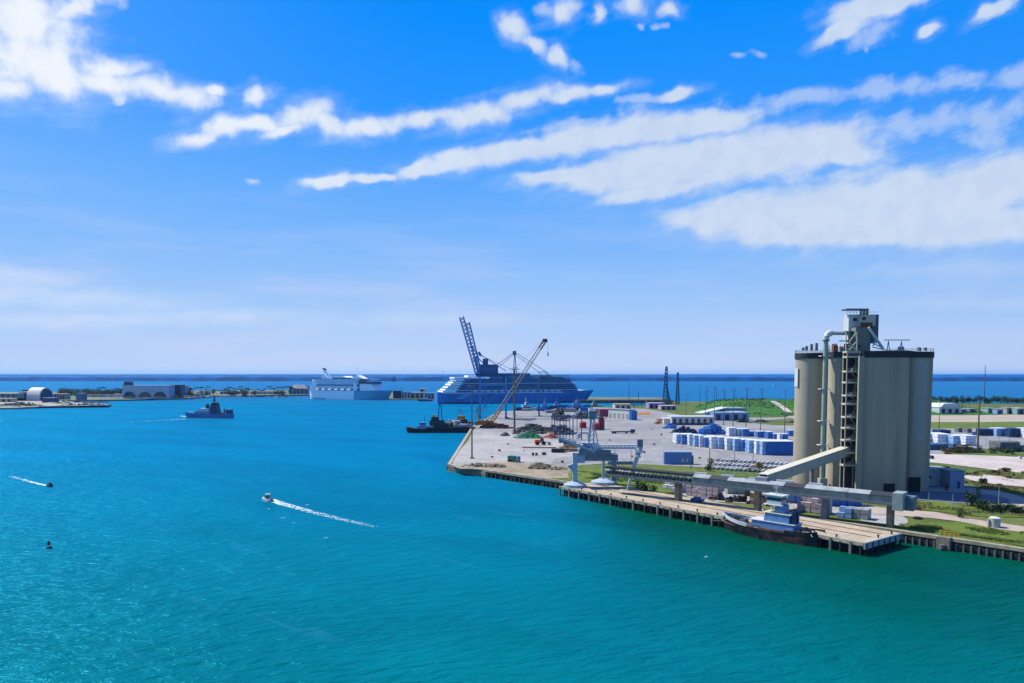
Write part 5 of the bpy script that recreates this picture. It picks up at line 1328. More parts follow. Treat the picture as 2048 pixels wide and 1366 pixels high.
# crawler crane
YM = G(985, 856).y
mc = thing('crawler_crane', 'orange lattice boom crawler crane on the quay with hook hanging from raised boom', 'crawler crane', (SX(975, 856, YM), YM, 3.05))
MO = Vector(mc.location)
def e3(px, py, dy=0): return W3(px, py, YM + dy) - MO
for dy in (-2.6, 2.6):
    part('crawler_track', m_black, mc, lambda b: b.xprism([(-5.5, 0), (-6.2, .8), (-5.5, 1.6), (5.5, 1.6), (6.2, .8), (5.5, 0)], dy - .7, dy + .7))
part('carbody', m_rust, mc, lambda b: b.box((0, 0, 1.9), (8, 4.5, .8)))
part('upper_works', m_ochre, mc, lambda b: b.box((-3.0, 0, 4.2), (10, 3.6, 3.6), 0, .95))
part('counterweight', m_ochre, mc, lambda b: b.box((-8.6, 0, 3.8), (2.4, 4.2, 2.8)))
part('cab', m_ochre, mc, lambda b: b.box((3.3, -1.8, 4.2), (2.4, 1.6, 2.8), 0, .9)); part('cab_window', m_glass, mc, lambda b: b.box((3.5, -2.63, 4.6), (1.6, .08, 1.2)))
part('gantry', m_ochre, mc, lambda b: (b.beam((-6.5, -1.2, 6), (-8, -1.2, 16), .6), b.beam((-6.5, 1.2, 6), (-8, 1.2, 16), .6), b.beam((-8, -1.2, 16), (0, 0, 6), .45), b.beam((-9, 0, 6), (-8, 0, 16), .4), b.beam((-8, 0, 16), e3(1004, 838), .2)))
foot_ = Vector((2.5, 0, 3.6)); tip = e3(1090, 681, 6)
j1 = foot_.lerp(tip, .20); j2 = foot_.lerp(tip, .90)
part('boom_foot', m_ochre, mc, lambda b: truss(b, foot_, j1, 1.9, 2.2, 6, .55))
part('boom', mat('boom_grey', (150, 150, 140), .6), mc, lambda b: truss(b, j1, j2, 2.1, 2.4, 26, .34))
part('boom_tip', m_rust, mc, lambda b: (truss(b, j2, tip, 2.0, 2.3, 4, .6), b.box(tuple(tip), (4.2, 2.5, 2.6), 0, .8)))
part('pendant', m_dark, mc, lambda b: b.beam(tip + Vector((2.3, 0, -1)), tip + Vector((2.3, 0, -9)), .14))
part('hook_block', m_dark, mc, lambda b: b.box(tuple(tip + Vector((2.3, 0, -10.5))), (.9, .9, 3.2), 0, .7))
part('pendant', m_dark, mc, lambda b: b.beam(Vector((-8, 0, 16)), tip + Vector((-1, 0, 1)), .12))
# ------------------------------------------------------------------ freight and gear in the yard
def container(p, L, Wd, Hh, rz, label, m, parent=None, group=None, cat='container', name='shipping_container', z=3.24, m_end=None, lid=None):
    t = thing(name, label, cat, (p.x, p.y, z), rz, group)
    b = MB(); b.box((0, 0, Hh / 2), (L, Wd, Hh)); 
    n = max(4, int(L / 0.9))
    for k in range(n):
        x = -L / 2 + L * (k + .5) / n; b.box((x, 0, Hh / 2), (L / n * .5, Wd + .12, Hh * .9))
    b.build('body', m, t)
    b = MB(); b.box((-L / 2 - .06, -Wd / 4, Hh / 2), (.12, Wd * .46, Hh * .92)); b.build('door', m_end or m, t)
    b = MB(); b.box((-L / 2 - .06, Wd / 4, Hh / 2), (.12, Wd * .46, Hh * .92)); b.build('door', m_end or m, t)
    if lid is not None:
        b = MB(); b.box((0, 0, Hh + .08), (L + .1, Wd + .1, .16)); b.build('roof', lid, t)
    return t
# near blue container pair with white label patches
p = G(1355, 928); ct = container(p, 12.6, 3.2, 5.6, R(-2), 'big pale blue container with two small yellow marks, alone on the open yard', mat('container_mid_blue', (92, 140, 200), .5, var=.1, scale=.4), z=3.1)
for dx in (2.0, 4.0):
    b = MB(); b.box((dx, -1.72, 1.8), (.8, .1, 1.6)); b.build('label_patch', mat('label_yellow', (214, 210, 130), .6), ct)
b = MB(); b.box((6.7, -.6, 2.0), (.8, 1.4, 4.0)); b.build('generator', m_grey, ct)

# long rank of shrink-wrapped bundles and blue containers in front of the silos
m_wrap = mat('white_wrap', (226, 232, 240), .4, var=.08, scale=.6, dirt=(150, 176, 214), dscale=.5, damt=.6)
m_wrapb = mat('pale_blue_wrap', (146, 184, 226), .45, var=.12, scale=.6, dirt=(90, 140, 200), dscale=.5, damt=.6)
m_wrapd = mat('deep_blue_wrap', (66, 124, 200), .45, var=.12, scale=.6)
def bundle(px0, px1, pyt, pyb, label, m, mroof=None, depth=7.0, rz=0.0, strips=3, cat='wrapped stack', group=None):
    g = G((px0 + px1) / 2, pyb, 3.1); Y = g.y
    xa, xb = SX(px0, pyb, Y), SX(px1, pyb, Y); h = SZ((px0 + px1) / 2, pyt, Y) - 3.1
    t = thing('wrapped_stack', label, cat, ((xa + xb) / 2, Y + depth / 2, 3.1), rz, group)
    Wb = xb - xa
    rows_ = max(1, min(3, int(h / 1.6)))
    nx_ = max(1, int(Wb / 2.3))
    b = MB()
    for r_ in range(rows_):
        for k in range(nx_):
            x = -Wb / 2 + Wb * (k + .5) / nx_
            for q in range(2):
                if r_ == rows_ - 1 and not mroof and random.random() < .2: continue
                b.box((x + random.uniform(-.1, .1), (q - .5) * depth / 2 + random.uniform(-.25, .25), h * (r_ + .5) / rows_), (Wb / nx_ - .22, depth / 2 - .2, h / rows_ - .16), random.uniform(-.03, .03))
    b.build('bundle', m, t)['kind'] = 'stuff'
    if mroof: b = MB(); b.box((0, 0, h + .05), (Wb + .1, depth + .1, .2)); b.build('cover', mroof, t)
    return t
random.seed(17)
RB = [(1352, 1363, 869, 887, 'w', 'leftmost narrow white wrapped stack of the long rank left of the silos', 10),
      (1364, 1377, 869, 889, 'd', 'blue stack standing second from the left end of the long wrapped rank', 9),
      (1378, 1388, 869, 891, 'w', 'white wrapped stack just right of the first blue stack in the rank', 9),
      (1389, 1398, 871, 893, 'b', 'pale blue wrapped stack between two white ones near the rank\'s left end', 9),
      (1399, 1408, 872, 894, 'w', 'white wrapped stack left of the second dark blue stack', 9),
      (1409, 1421, 875, 895, 'd', 'second dark blue stack of the rank, behind the short lamp post', 9),
      (1422, 1436, 874, 897, 'w', 'white wrapped stack right of the second dark blue stack', 10),
      (1437, 1452, 875, 898, 'b', 'wide pale blue stack with shiny wrap at the middle of the rank', 10),
      (1453, 1468, 877, 900, 'w', 'white stack beside the gap in the middle of the rank', 10),
      (1469, 1483, 878, 902, 'b', 'pale blue wrapped stack second right of the gap', 10),
      (1484, 1497, 880, 903, 'd', 'medium blue stack right of the middle with white lid', 10),
      (1498, 1511, 881, 906, 'b', 'pale blue stack left of the tall striped one', 10),
      (1512, 1523, 882, 908, 'w', 'tall white striped stack next to last before the deep blue block', 10),
      (1524, 1535, 883, 910, 'b', 'narrow pale stack touching the deep blue block', 10)]
for (a, c, yt, yb, k, lab, dp_) in RB:
    bundle(a, c, yt, yb, lab, {'w': m_wrap, 'b': m_wrapb, 'd': m_wrapd}[k], m_wrap, dp_)
p = G(1562, 911); container(Vector((SX(1562, 911, p.y), p.y + 6)), (1588 - 1536) / F * p.y + 1, 11, 7.0, 0, 'large deep blue block with white top at the left foot of the silos', m_blue, lid=m_wrap, cat='container', z=3.1)
RB2 = [(1458, 1473, 856, 872, 'w', 'white stack with mauve side in the second rank behind', 8), (1474, 1484, 858, 872, 'w', 'small white stack standing right of the mauve sided one', 7),
       (1485, 1499, 858, 873, 'd', 'blue wedge shaped stack in the back rank', 7), (1500, 1512, 864, 873, 'd', 'low blue stack right of the blue wedge', 6),
       (1515, 1530, 863, 875, 'd', 'square blue stack with white edges in the back rank', 6), (1535, 1546, 864, 877, 'd', 'blue stack half hidden behind the rank near the silos', 6),
       (1548, 1556, 868, 878, 'd', 'little blue stack with white cap beside the silos', 5), (1559, 1566, 868, 880, 'w', 'little white stack beside the silos', 5), (1568, 1577, 868, 880, 'd', 'dark blue stack with a white neighbour close to the silos', 5),
       (1578, 1588, 861, 872, 'd', 'raised blue stack at the very edge of the silos', 5)]
for (a, c, yt, yb, k, lab, dp_) in RB2:
    bundle(a, c, yt, yb, lab, {'w': m_wrap, 'b': m_wrapb, 'd': m_wrapd}[k], m_wrap if a != 1500 else None, dp_)
def heap(px0, px1, pyt, pyb, label, mats, n=60, name='material_heap', cat='heap', depth=None, sz=(.6, 2.2), shape='box', lean=0.0):
    g = G((px0 + px1) / 2, pyb, 3.1); Y = g.y; xa, xb = SX(px0, pyb, Y), SX(px1, pyb, Y); h = max(.5, SZ((px0 + px1) / 2, pyt, Y) - 3.1)
    dp_ = depth or (xb - xa) * .35
    t = thing(name, label, cat, ((xa + xb) / 2, Y + dp_ / 2, 3.08)); Wh = (xb - xa) / 2
    per = {}
    for _ in range(n):
        u, v = random.uniform(-1, 1), random.uniform(-1, 1)
        top = h * max(.1, (1 - abs(u) ** 2.2)) * max(.15, (1 - abs(v) ** 2)) * random.uniform(.3, 1)
        s_ = random.uniform(*sz); mi = random.randrange(len(mats)); b = per.setdefault(mi, MB())
        if shape == 'box': b.box((u * Wh, v * dp_ / 2, top * .6), (s_ * random.uniform(.6, 2.4), s_, max(.4, top * .9)), random.uniform(0, 3.1))
        elif shape == 'bar':
            a = random.uniform(-.5, .5) + lean; L = s_ * random.uniform(2, 5); dx, dy = math.cos(a) * L / 2, math.sin(a) * L / 2
            b.beam((u * Wh - dx, v * dp_ / 2 - dy, top), (u * Wh + dx, v * dp_ / 2 + dy, top + random.uniform(-.3, .3)), .35 * s_)
        else: b.blob((u * Wh, v * dp_ / 2, top * .4), max(s_, top * .6), .6, .3, 7, 4)
    for mi, b in per.items():
        o = b.build('loose_piece', mats[mi], t); o['kind'] = 'stuff'
    return t
heap(1405, 1455, 848, 869, 'long blue tarpaulined heap behind the wrapped rank', [m_blue, m_blue, mat('tarp_blue', (60, 120, 190), .5, var=.2)], 90, depth=16, sz=(1.5, 4))
heap(1331, 1352, 846, 857, 'bright blue heap at the left end of the white arcaded shed', [m_blue, m_wrapd], 34, depth=8, sz=(1, 3))
heap(1352, 1394, 853, 867, 'dark navy pile of crates in front of the white arcaded shed', [m_navy, m_navy, m_dark], 80, depth=10, sz=(1.2, 3.2))
heap(1308, 1328, 838, 848, 'orange and tan machinery cluster left of the white arcaded shed', [m_orange, m_ochre, m_cream], 34, depth=8, sz=(.8, 2.4))
# rubble and coloured piles on the apron
m_scrap = [m_grey, m_dark, mat('scrap_green', (92, 104, 92), .9, var=.2), mat('scrap_brown', (118, 100, 82), .9, var=.2)]
heap(1030, 1110, 850, 868, 'dark scrap heap behind the green pile', m_scrap, 240, depth=34, sz=(.8, 2.6))
heap(1092, 1150, 850, 870, 'dark scrap heap beside the row of blue posts', m_scrap, 170, depth=30, sz=(.8, 2.6))
heap(1110, 1140, 820, 842, 'small dark rubble heaps at the far edge of the yard', m_scrap, 60, depth=80, sz=(1.0, 2.8))
heap(1030, 1083, 865, 877, 'bright green pile of tarps and netting', [mat('net_green', (28, 160, 92), .7, var=.2), mat('net_green_dark', (20, 120, 74), .7, var=.2), m_lgrey], 150, depth=16, sz=(.6, 2.0))
heap(1087, 1118, 867, 877, 'orange and white pile of barriers beside the green pile', [mat('bright_orange', (242, 130, 72), .6), m_orange, m_white], 70, depth=12, sz=(.6, 1.8))
heap(968, 1016, 846, 857, 'red brown pile of steel at the foot of the crawler crane', [m_rust, m_red, m_rust, m_dark], 110, depth=10, sz=(.6, 2.4), shape='bar')
heap(1002, 1018, 863, 872, 'small black heap left of the green pile', [m_dark, m_grey], 24, depth=6, sz=(.6, 1.6))
heap(1060, 1100, 921, 938, 'grey brown mound of gravel near the quay edge', [mat('gravel_mound', (120, 108, 92), 1.0, var=.25)], 90, depth=10, shape='blob', sz=(.6, 1.4))
heap(980, 1010, 926, 935, 'low brown gravel mound by the left quay', [_mats['gravel_mound']], 50, depth=7, shape='blob', sz=(.4, .9))
heap(925, 985, 924, 934, 'long low bank of rubble by the yard corner', [_mats['gravel_mound'], m_quay_top], 90, depth=8, shape='blob', sz=(.3, .8))
heap(1100, 1135, 930, 940, 'tan sand mound left of the ship loader', [mat('sand_mound', (150, 138, 110), 1.0, var=.2)], 50, depth=7, shape='blob', sz=(.4, 1.0))
heap(1128, 1158, 884, 903, 'tan and rust heap of timber behind the ship loader', [m_ochre, m_rust, m_cream, mat('timber_tan', (186, 158, 118), .8)], 90, depth=16, sz=(.5, 1.8), shape='bar')
# steel frame of blue posts
YF = G(1135, 880).y
sf = thing('blue_scaffold', 'row of tall thin blue posts with cross beams in the middle of the yard', 'steel frame', (SX(1135, 880, YF), YF, 3.1))
def f3(px, py, dy=0): return Vector((SX(px, py, YF + dy) - sf.location.x, dy, SZ(px, py, YF + dy) - 3.1))
m_post = mat('post_blue', (64, 84, 132), .6, var=.15)
for k, px in enumerate((1104, 1109, 1114, 1120, 1127, 1132, 1139, 1146, 1154, 1163)):
    dy = (k % 3) * 5; a = f3(px, 878, dy); e = f3(px, 832 if k < 9 else 815, dy); a.z = 0
    b = MB(); b.beam(a, e, .55 if k % 2 else .38); b.build('post', m_post, sf)
for (a, c, y_) in ((1102, 1156, 832), (1128, 1176, 866)): b = MB(); b.beam(f3(a, y_), f3(c, y_), .7); b.build('cross_beam', m_post, sf)
b = MB(); b.beam(f3(1176, 866), (f3(1176, 880).x, 0, 0), .5); b.build('post', m_post, sf)
# machines
def truck(px, py, ang, L, label, mcab, mbed, name='truck', cat='truck', load=None, lowbed=False):
    p = G(px, py); t = thing(name, label, cat, (p.x, p.y, 3.06), ang)
    b = MB(); b.box((L * .40, 0, 1.7), (L * .18, 2.4, 2.2), 0, .92); b.build('cab', mcab, t)
    b = MB(); b.box((L * .49, 0, 2.1), (.1, 2.1, .8)); b.build('windscreen', m_glass, t)
    b = MB(); b.box((0, 0, .95), (L, .9, .35)); b.build('chassis', m_dark, t)
    b = MB(); b.box((-L * .10, 0, 1.35 if lowbed else 2.0), (L * .76, 2.5, .5 if lowbed else 1.7)); b.build('bed', mbed, t)
    for fx in (-.42, -.32, .14, .38):
        for sy in (-1, 1): b = MB(); b.tube([(L * fx, sy * .95, .52), (L * fx, sy * 1.25, .52)], .52, 10); b.build('wheel', m_black, t)
    if load: b = MB(); b.box((-L * .12, 0, 2.3), (L * .5, 2.0, 1.5)); b.build('load', load, t)
    return t
truck(1246, 867, R(4), 17, 'dark flatbed trailer truck standing alone on the grey yard', m_navy, m_dark, lowbed=True)
truck(1028, 924, R(-35), 6.0, 'small truck with green body and pale blue cab near the quay edge', m_blue2, mat('truck_green', (20, 118, 92), .5))
p = G(1192, 900)
for (px, py, w, h, lab) in ((1166, 856, 5.5, 5.0, 'dark red tank nearest the blue posts'), (1192, 860, 6.0, 5.5, 'wide dark red tank in the middle of the yard'), (1203, 859, 4.6, 9.5, 'tall dark red tank right of the wide one')):
    g = G(px, py); t = thing('red_tank', lab, 'tank', (g.x, g.y, 3.06))
    b = MB(); b.cyl(0, 0, 0.3, h * .8, w / 2, w / 2, 16); b.cyl(0, 0, h * .8, h, w / 2, w * .2, 16); b.build('shell', m_red, t, smooth=True)
    b = MB(); b.cyl(0, 0, 0, .35, w * .53, n=16); b.build('plinth', m_grey, t)
# road sweeper / loader in orange, mats, barrels
def loader(px, py, ang, label, m, s_=1.0, name='wheel_loader'):
    p = G(px, py); t = thing(name, label, 'loader', (p.x, p.y, 3.1), ang)
    b = MB(); b.box((-1.6 * s_, 0, 1.6 * s_), (3.0 * s_, 2.0 * s_, 1.6 * s_), 0, .85); b.build('body', m, t)
    b = MB(); b.box((.4 * s_, 0, 2.4 * s_), (1.5 * s_, 1.6 * s_, 1.8 * s_), 0, .85); b.build('cab', m_glass, t)
    b = MB(); b.beam((1.0 * s_, -.6 * s_, 1.6 * s_), (3.4 * s_, -.6 * s_, .9 * s_), .3 * s_); b.build('arm', m, t)
    b = MB(); b.beam((1.0 * s_, .6 * s_, 1.6 * s_), (3.4 * s_, .6 * s_, .9 * s_), .3 * s_); b.build('arm', m, t)
    b = MB(); b.box((3.8 * s_, 0, .7 * s_), (1.0 * s_, 2.6 * s_, 1.0 * s_), 0, .7, 1); b.build('bucket', m_grey, t)
    for fx in (-1.8, 1.2):
        for sy in (-1, 1): b = MB(); b.tube([(fx * s_, sy * .85 * s_, .75 * s_), (fx * s_, sy * 1.3 * s_, .75 * s_)], .75 * s_, 12); b.build('wheel', m_black, t)
    return t
loader(1082, 890, R(10), 'orange wheel loader on the pale gravel below the orange pile', m_orange, 1.3)
loader(1498, 1004, R(160), 'yellow wheel loader under the long gallery left of the tug wheelhouse', mat('loader_yellow', (206, 160, 54), .5), 1.25)
t = thing('boom_section', 'long thin brown pipe lying on the gravel beside the orange loader', 'pipe', tuple(G(1080, 896, 3.3)), R(-3)); b = MB(); b.tube([(-10, 0, .3), (9, 0, .3)], .3, 8); b.build('pipe', m_rust, t)
g = G(1116, 905); t = thing('dark_mat_stack', 'long flat black stack of mats on the pale gravel', 'mat stack', (g.x, g.y, 3.1), R(-1))
for k in range(4): b = MB(); b.box((random.uniform(-.2, .2), 0, .3 + k * .5), (7.0, 3.0, .44)); b.build('mat', m_dark, t)
for k, (px, py, lab) in enumerate(((1066, 911, 'small dark drum, left one of the pair below the long pipe'), (1073, 911, 'small dark drum, right one of the pair below the long pipe'))):
    g = G(px, py); t = thing('drum', lab, 'drum', (g.x, g.y, 3.08)); b = MB(); b.cyl(0, 0, 0, 1.3, .62, n=14); b.build('shell', m_dark, t); b = MB(); b.cyl(0, 0, 1.3, 1.38, .66, n=14); b.build('lid', m_grey, t)
g = G(1088, 910); t = thing('crate', 'brown crate right of the two dark drums', 'crate', (g.x, g.y, 3.08), .1); b = MB(); b.box((0, 0, .6), (2.0, 1.6, 1.2)); b.build('body', m_rust, t); b = MB(); b.box((0, 0, 1.25), (2.2, 1.8, .1)); b.build('lid', m_dark, t)
# white wall of trailers with blue end
p = G(1243, 850); 
t = thing('white_trailer_row', 'white canopy building with sloping end and blue booth at the back of the yard', 'building', (G(1243, 838).x, G(1243, 838).y, 3.05), R(-58))
b = MB(); b.box((0, 0, 4.5), (30, 7, 9), 0, .98); b.build('wall', m_white, t); b = MB(); b.box((0, 0, 9.2), (31, 8, .4)); b.build('roof', m_lgrey, t)
b = MB(); b.box((17.2, -1, 4.2), (4, 6, 8.4)); b.build('booth', m_blue, t)
for k in range(5): b = MB(); b.box((-12 + k * 6, -3.58, 3), (3, .12, 4.6)); b.build('door', m_lgrey, t)
# back of the yard: coloured containers and vehicles by the basin
random.seed(31)
cols = [(m_red, 'maroon'), (m_navy, 'navy'), (m_lgrey, 'grey'), (m_white, 'white'), (m_blue, 'blue'), (m_cream, 'tan')]
p = G(1221, 833); container(p, 22, 9, 7, R(0), 'maroon shed-like container stack left of the white canopy building', mat('maroon', (150, 62, 84), .6), cat='container stack')
spots = [(1052, 822, 9, 3, 2), (1068, 820, 7, 2.6, 3), (1083, 822, 10, 3, 4), (1098, 826, 8, 3, 2), (1108, 820, 9, 5, 1), (1126, 818, 12, 5, 4), (1142, 824, 10, 4, 2), (1156, 822, 14, 5, 1), (1172, 824, 12, 5, 4), (1186, 826, 9, 5, 3), (1199, 829, 11, 6, 2), (1160, 832, 9, 4, 3), (1185, 836, 8, 3, 4)]
words = ['farthest left by the basin', 'beside the white workboat', 'half hidden behind the brown pole', 'behind the scrap heap', 'under the blue ship\'s hull', 'right of the moored workboats', 'behind the blue posts', 'behind the ship loader mast', 'between the mast and the maroon stack', 'just left of the maroon stack', 'touching the maroon stack', 'low in front of the basin edge', 'nearest in the back row of boxes']
for k, (px, py, L, h, ci) in enumerate(spots):
    container(G(px, py), L, 4, h, random.uniform(-.5, .5), '%s container at the back of the yard, %s' % (cols[ci][1], words[k]), cols[ci][0], z=3.05)
heap(1090, 1225, 814, 824, 'jumble of small gear along the back edge of the yard', [m_grey, m_lgrey, m_navy, m_white, m_dark, m_blue2], 170, depth=26, sz=(1.0, 3.6))
heap(1130, 1215, 826, 838, 'loose machinery and pallets scattered behind the loader mast', [m_grey, m_navy, m_lgrey, m_dark], 90, depth=46, sz=(1.0, 3.0))
# small workboats behind the yard
def workboat(px, py, Yv, L, h, ang, label, mh_, mc_):
    x = SX(px, py, Yv); t = thing('workboat', label, 'workboat', (x, Yv, 0), ang)
    bb, _ = hull_mesh(L, L * .27, h, bow=.4, sheer=1.2, stern_w=.85, n=14); bb.build('hull', mh_, t, smooth=True)
    part('deckhouse', mc_, t, lambda b: tier(b, -L * .15, L * .22, L * .17, h, h + 3.2, 1, 0)); part('wheelhouse', mc_, t, lambda b: tier(b, 0, L * .16, L * .14, h + 3.2, h + 6.2, .6, .2))
    part('window', m_glass, t, lambda b: tier(b, .2, L * .155, L * .145, h + 4.4, h + 5.4, .2, .1)); part('mast', mc_, t, lambda b: (b.beam((L * .05, 0, h + 6), (L * .05, 0, h + 12), .4), b.beam((L * .05, -1.4, h + 9), (L * .05, 1.4, h + 9), .3)))
    part('funnel', m_navy, t, lambda b: b.cyl(-L * .1, 0, h + 3, h + 6, .8, .7, 10))
for k, a in enumerate(((1050, 815, 900, 24, 4, R(20), 'white and navy workboat moored right of the brown pole', m_navy, m_white), (1088, 818, 905, 20, 4, R(8), 'blue and white workboat second from the left at the back of the yard', m_blue, m_blue2), (1115, 817, 912, 22, 4, R(185), 'dark blue workboat behind the tall posts', m_navy, m_blue2), (1152, 816, 935, 26, 4.5, R(5), 'large blue workboat with pale mast beneath the liner\'s bow', m_blue, m_blue2), (1190, 813, 950, 20, 4, R(190), 'small grey workboat nearest the breakwater', m_grey, m_lgrey))): workboat(*a)

# ------------------------------------------------------------------ buildings
def building(px0, px1, pyt, pyb, depth, label, mw, mroof, name='building', cat='building', rz=0.0, doors=0, dm=None, overhang=.4, z=3.05, roofh=.4):
    g = G((px0 + px1) / 2, pyb, z); Y = g.y; xa, xb = SX(px0, pyb, Y), SX(px1, pyb, Y); h = SZ((px0 + px1) / 2, pyt, Y) - z
    t = thing(name, label, cat, ((xa + xb) / 2, Y + depth / 2, z), rz); Wb = xb - xa
    b = MB(); b.box((0, 0, h / 2), (Wb, depth, h)); b.build('wall', mw, t)
    b = MB(); b.box((0, 0, h + roofh / 2), (Wb + overhang * 2, depth + overhang * 2, roofh)); b.build('roof', mroof, t)
    for k in range(doors):
        x = -Wb / 2 + Wb * (k + .5) / doors
        b = MB(); b.box((x, -depth / 2 - .05, h * .42), (Wb / doors * .46, .25, h * .76)); b.build('door', dm or m_dark, t)
    return t, Wb, h
t, Wb, h = building(1343, 1428, 834, 850, 16, 'long white shed with seven dark openings at the back of the yard', m_white, m_white, doors=7, dm=m_glass)
b = MB(); b.box((0, -8.6, .9), (Wb, .5, 1.2)); b.build('loading_dock', m_navy, t)
building(1328, 1345, 838, 849, 14, 'small white annex on the left of the arcaded shed', m_white, m_white)
t, Wb, h = building(1428, 1498, 826, 841, 30, 'low blue grey warehouse right of the arcaded shed', m_blue2, mat('roof_blue_grey', (140, 160, 186), .6), doors=4)
building(1440, 1490, 817, 828, 20, 'grey blue upper hall behind the low warehouse', m_blue2, _mats['roof_blue_grey'], doors=2)
building(1431, 1449, 817, 829, 10, 'dark blue box wing at the left of the upper hall', m_navy, m_navy)
t = thing('canopy', 'bright white pitched canopy joining the arcaded shed and the warehouse', 'canopy', tuple(G(1425, 838)), R(14)); b = MB(); b.xprism([(-14, 5.5), (12, 10.5), (12, 11.1), (-14, 6.1)], -7, 7); b.build('roof', m_white, t)
for sx in (-12, 10):
    for sy in (-6, 6): b = MB(); b.box((sx, sy, 3 if sx < 0 else 5), (.4, .4, 6 if sx < 0 else 10.3)); b.build('post', m_white, t)
t, Wb, h = building(1298, 1330, 807, 817, 22, 'mauve roofed hall beyond the yard left of the green embankment', mat('mauve_wall', (150, 140, 180), .7), mat('mauve_roof', (170, 158, 196), .7), doors=3)
building(1322, 1352, 812, 820, 18, 'lower pinkish roofed hall right of the mauve hall', mat('pinkish_wall', (176, 156, 176), .7), mat('pinkish_roof', (188, 168, 184), .7), doors=3)
building(1230, 1262, 809, 820, 20, 'tan shed between the basin and the mauve hall', m_cream, m_quay_top, doors=3)
t, Wb, h = building(1880, 1920, 815, 829, 24, 'long pale grey warehouse far right beyond the runway', mat('warehouse_pale', (176, 190, 204), .6), mat('warehouse_roof', (196, 206, 214), .6), doors=3)
b = MB(); b.xprism([(-Wb / 2, h), (-Wb / 2 + 4, h + 4), (Wb / 2 - 4, h + 4), (Wb / 2, h)], -12, 12); b.build('pitched_roof', _mats['warehouse_roof'], t)
for k, a in enumerate(((1921, 1934, 819, 828, 'small grey house right of the pale warehouse'), (1938, 1952, 818, 828, 'blue grey shed beside the big pole far right'), (1976, 1990, 817, 828, 'pale teal shed right of the big pole'), (1994, 2006, 819, 829, 'second teal shed, under the far dark trees'), (2014, 2028, 816, 828, 'third teal shed near the right edge'), (2034, 2050, 817, 829, 'white roofed shed cut by the right edge'))):
    building(a[0], a[1], a[2], a[3], 12, a[4], [m_blue2, m_lgrey, mat('teal_wall', (124, 164, 166), .7)][k % 3], m_lgrey if k != 5 else m_white, doors=1)
# pump house right of the silos
g = G(1880, 975)
t, Wb, h = building(1830, 1902, 940, 972, 9, 'low pale building with flat roof right of the silos', mat('pumphouse_wall', (168, 178, 178), .7, var=.08, dirt=(120, 126, 120), dscale=.3), mat('pumphouse_roof', (150, 162, 152), .8), doors=0, overhang=.25)
t2, Wb2, h2 = building(1899, 1928, 943, 977, 6, 'pale blue grey annex with a dark narrow door, right end of the low building', mat('annex_wall', (130, 152, 180), .7, var=.08), _mats['pumphouse_roof'], doors=0, overhang=.2)
b = MB(); b.box((Wb2 * .12, -3.05, 1.3), (.9, .15, 2.6)); b.build('door', m_navy, t2)
for k in range(2): b = MB(); b.box((-Wb * .1 + k * 5, -4.55, h * .55), (1.2, .12, 1.0)); b.build('window', m_glass, t)
# concrete cylinder tank
g = G(1989, 1055); t = thing('concrete_tank', 'small round pale concrete tank standing beside the waterside road', 'tank', (g.x, g.y, 3.1))
b = MB(); b.cyl(0, 0, 0, 2.55, 1.35, n=24); b.build('shell', mat('tank_concrete', (188, 190, 178), .8, dirt=(130, 134, 124), dscale=1.0), t, smooth=True); b = MB(); b.cyl(0, 0, 2.55, 2.85, 1.42, .9, 24); b.build('lid', m_white, t, smooth=True)
b = MB(); b.box((-1.6, 0, 1.1), (.5, .5, 2.2)); b.build('riser_pipe', m_lgrey, t)
# right hand yard: white and blue blocks
RW = [(1846, 1874, 868, 886, 'white wrapped block with blue flecks right against the silos', 'w', 14), (1875, 1905, 869, 888, 'white block with blue lettering-like flecks, second right of the silos', 'w', 14), (1906, 1930, 872, 890, 'pale blue striped block third right of the silos', 'b', 14), (1931, 1953, 872, 892, 'white block beside the big dark pole', 'w', 12),
      (1880, 1902, 860, 868, 'dark low stack behind the white blocks', 'n', 10), (1925, 1944, 857, 866, 'grey stack with dark load, back rank on the right', 'g', 10), (1958, 1990, 858, 872, 'navy blue container right of the big dark pole', 'n', 8), (1993, 2016, 857, 873, 'grey striped stack with navy panel near the right edge', 'b', 8), (2020, 2044, 857, 875, 'grey and navy stack at the right edge', 'n', 8), (2048, 2075, 857, 876, 'pale stack cut off by the right edge', 'w', 8),
      (2000, 2050, 884, 903, 'grey rubble coloured bales under the right edge stacks', 'g', 10), (1848, 1915, 888, 900, 'low blue grey covered stack behind the sand lot', 'n2', 10)]
for (a, c, yt, yb, lab, k, dp_) in RW:
    bundle(a, c, yt, yb, lab.replace('lettering-like ', ''), {'w': m_wrap, 'b': m_wrapb, 'n': m_navy, 'g': m_grey, 'n2': mat('cover_slate', (70, 104, 140), .6, var=.2)}[k], m_wrap if k in 'wb' else None, dp_)
for k, (px, py) in enumerate(((1860, 917), (1864, 918), (2040, 918))):
    g = G(px, py); t = thing('equipment', ['small dark crate on the sand lot, left of the pair', 'small dark crate on the sand lot, right of the pair', 'pale small boat-like crate on the sand lot by the right edge'][k], 'crate', (g.x, g.y, 3.12)); b = MB(); b.box((0, 0, .7), (1.4, 1.2, 1.4), 0, .9); b.build('body', m_dark if k < 2 else m_white, t); b = MB(); b.box((0, 0, 1.45), (1.5, 1.3, .12)); b.build('lid', m_grey, t)

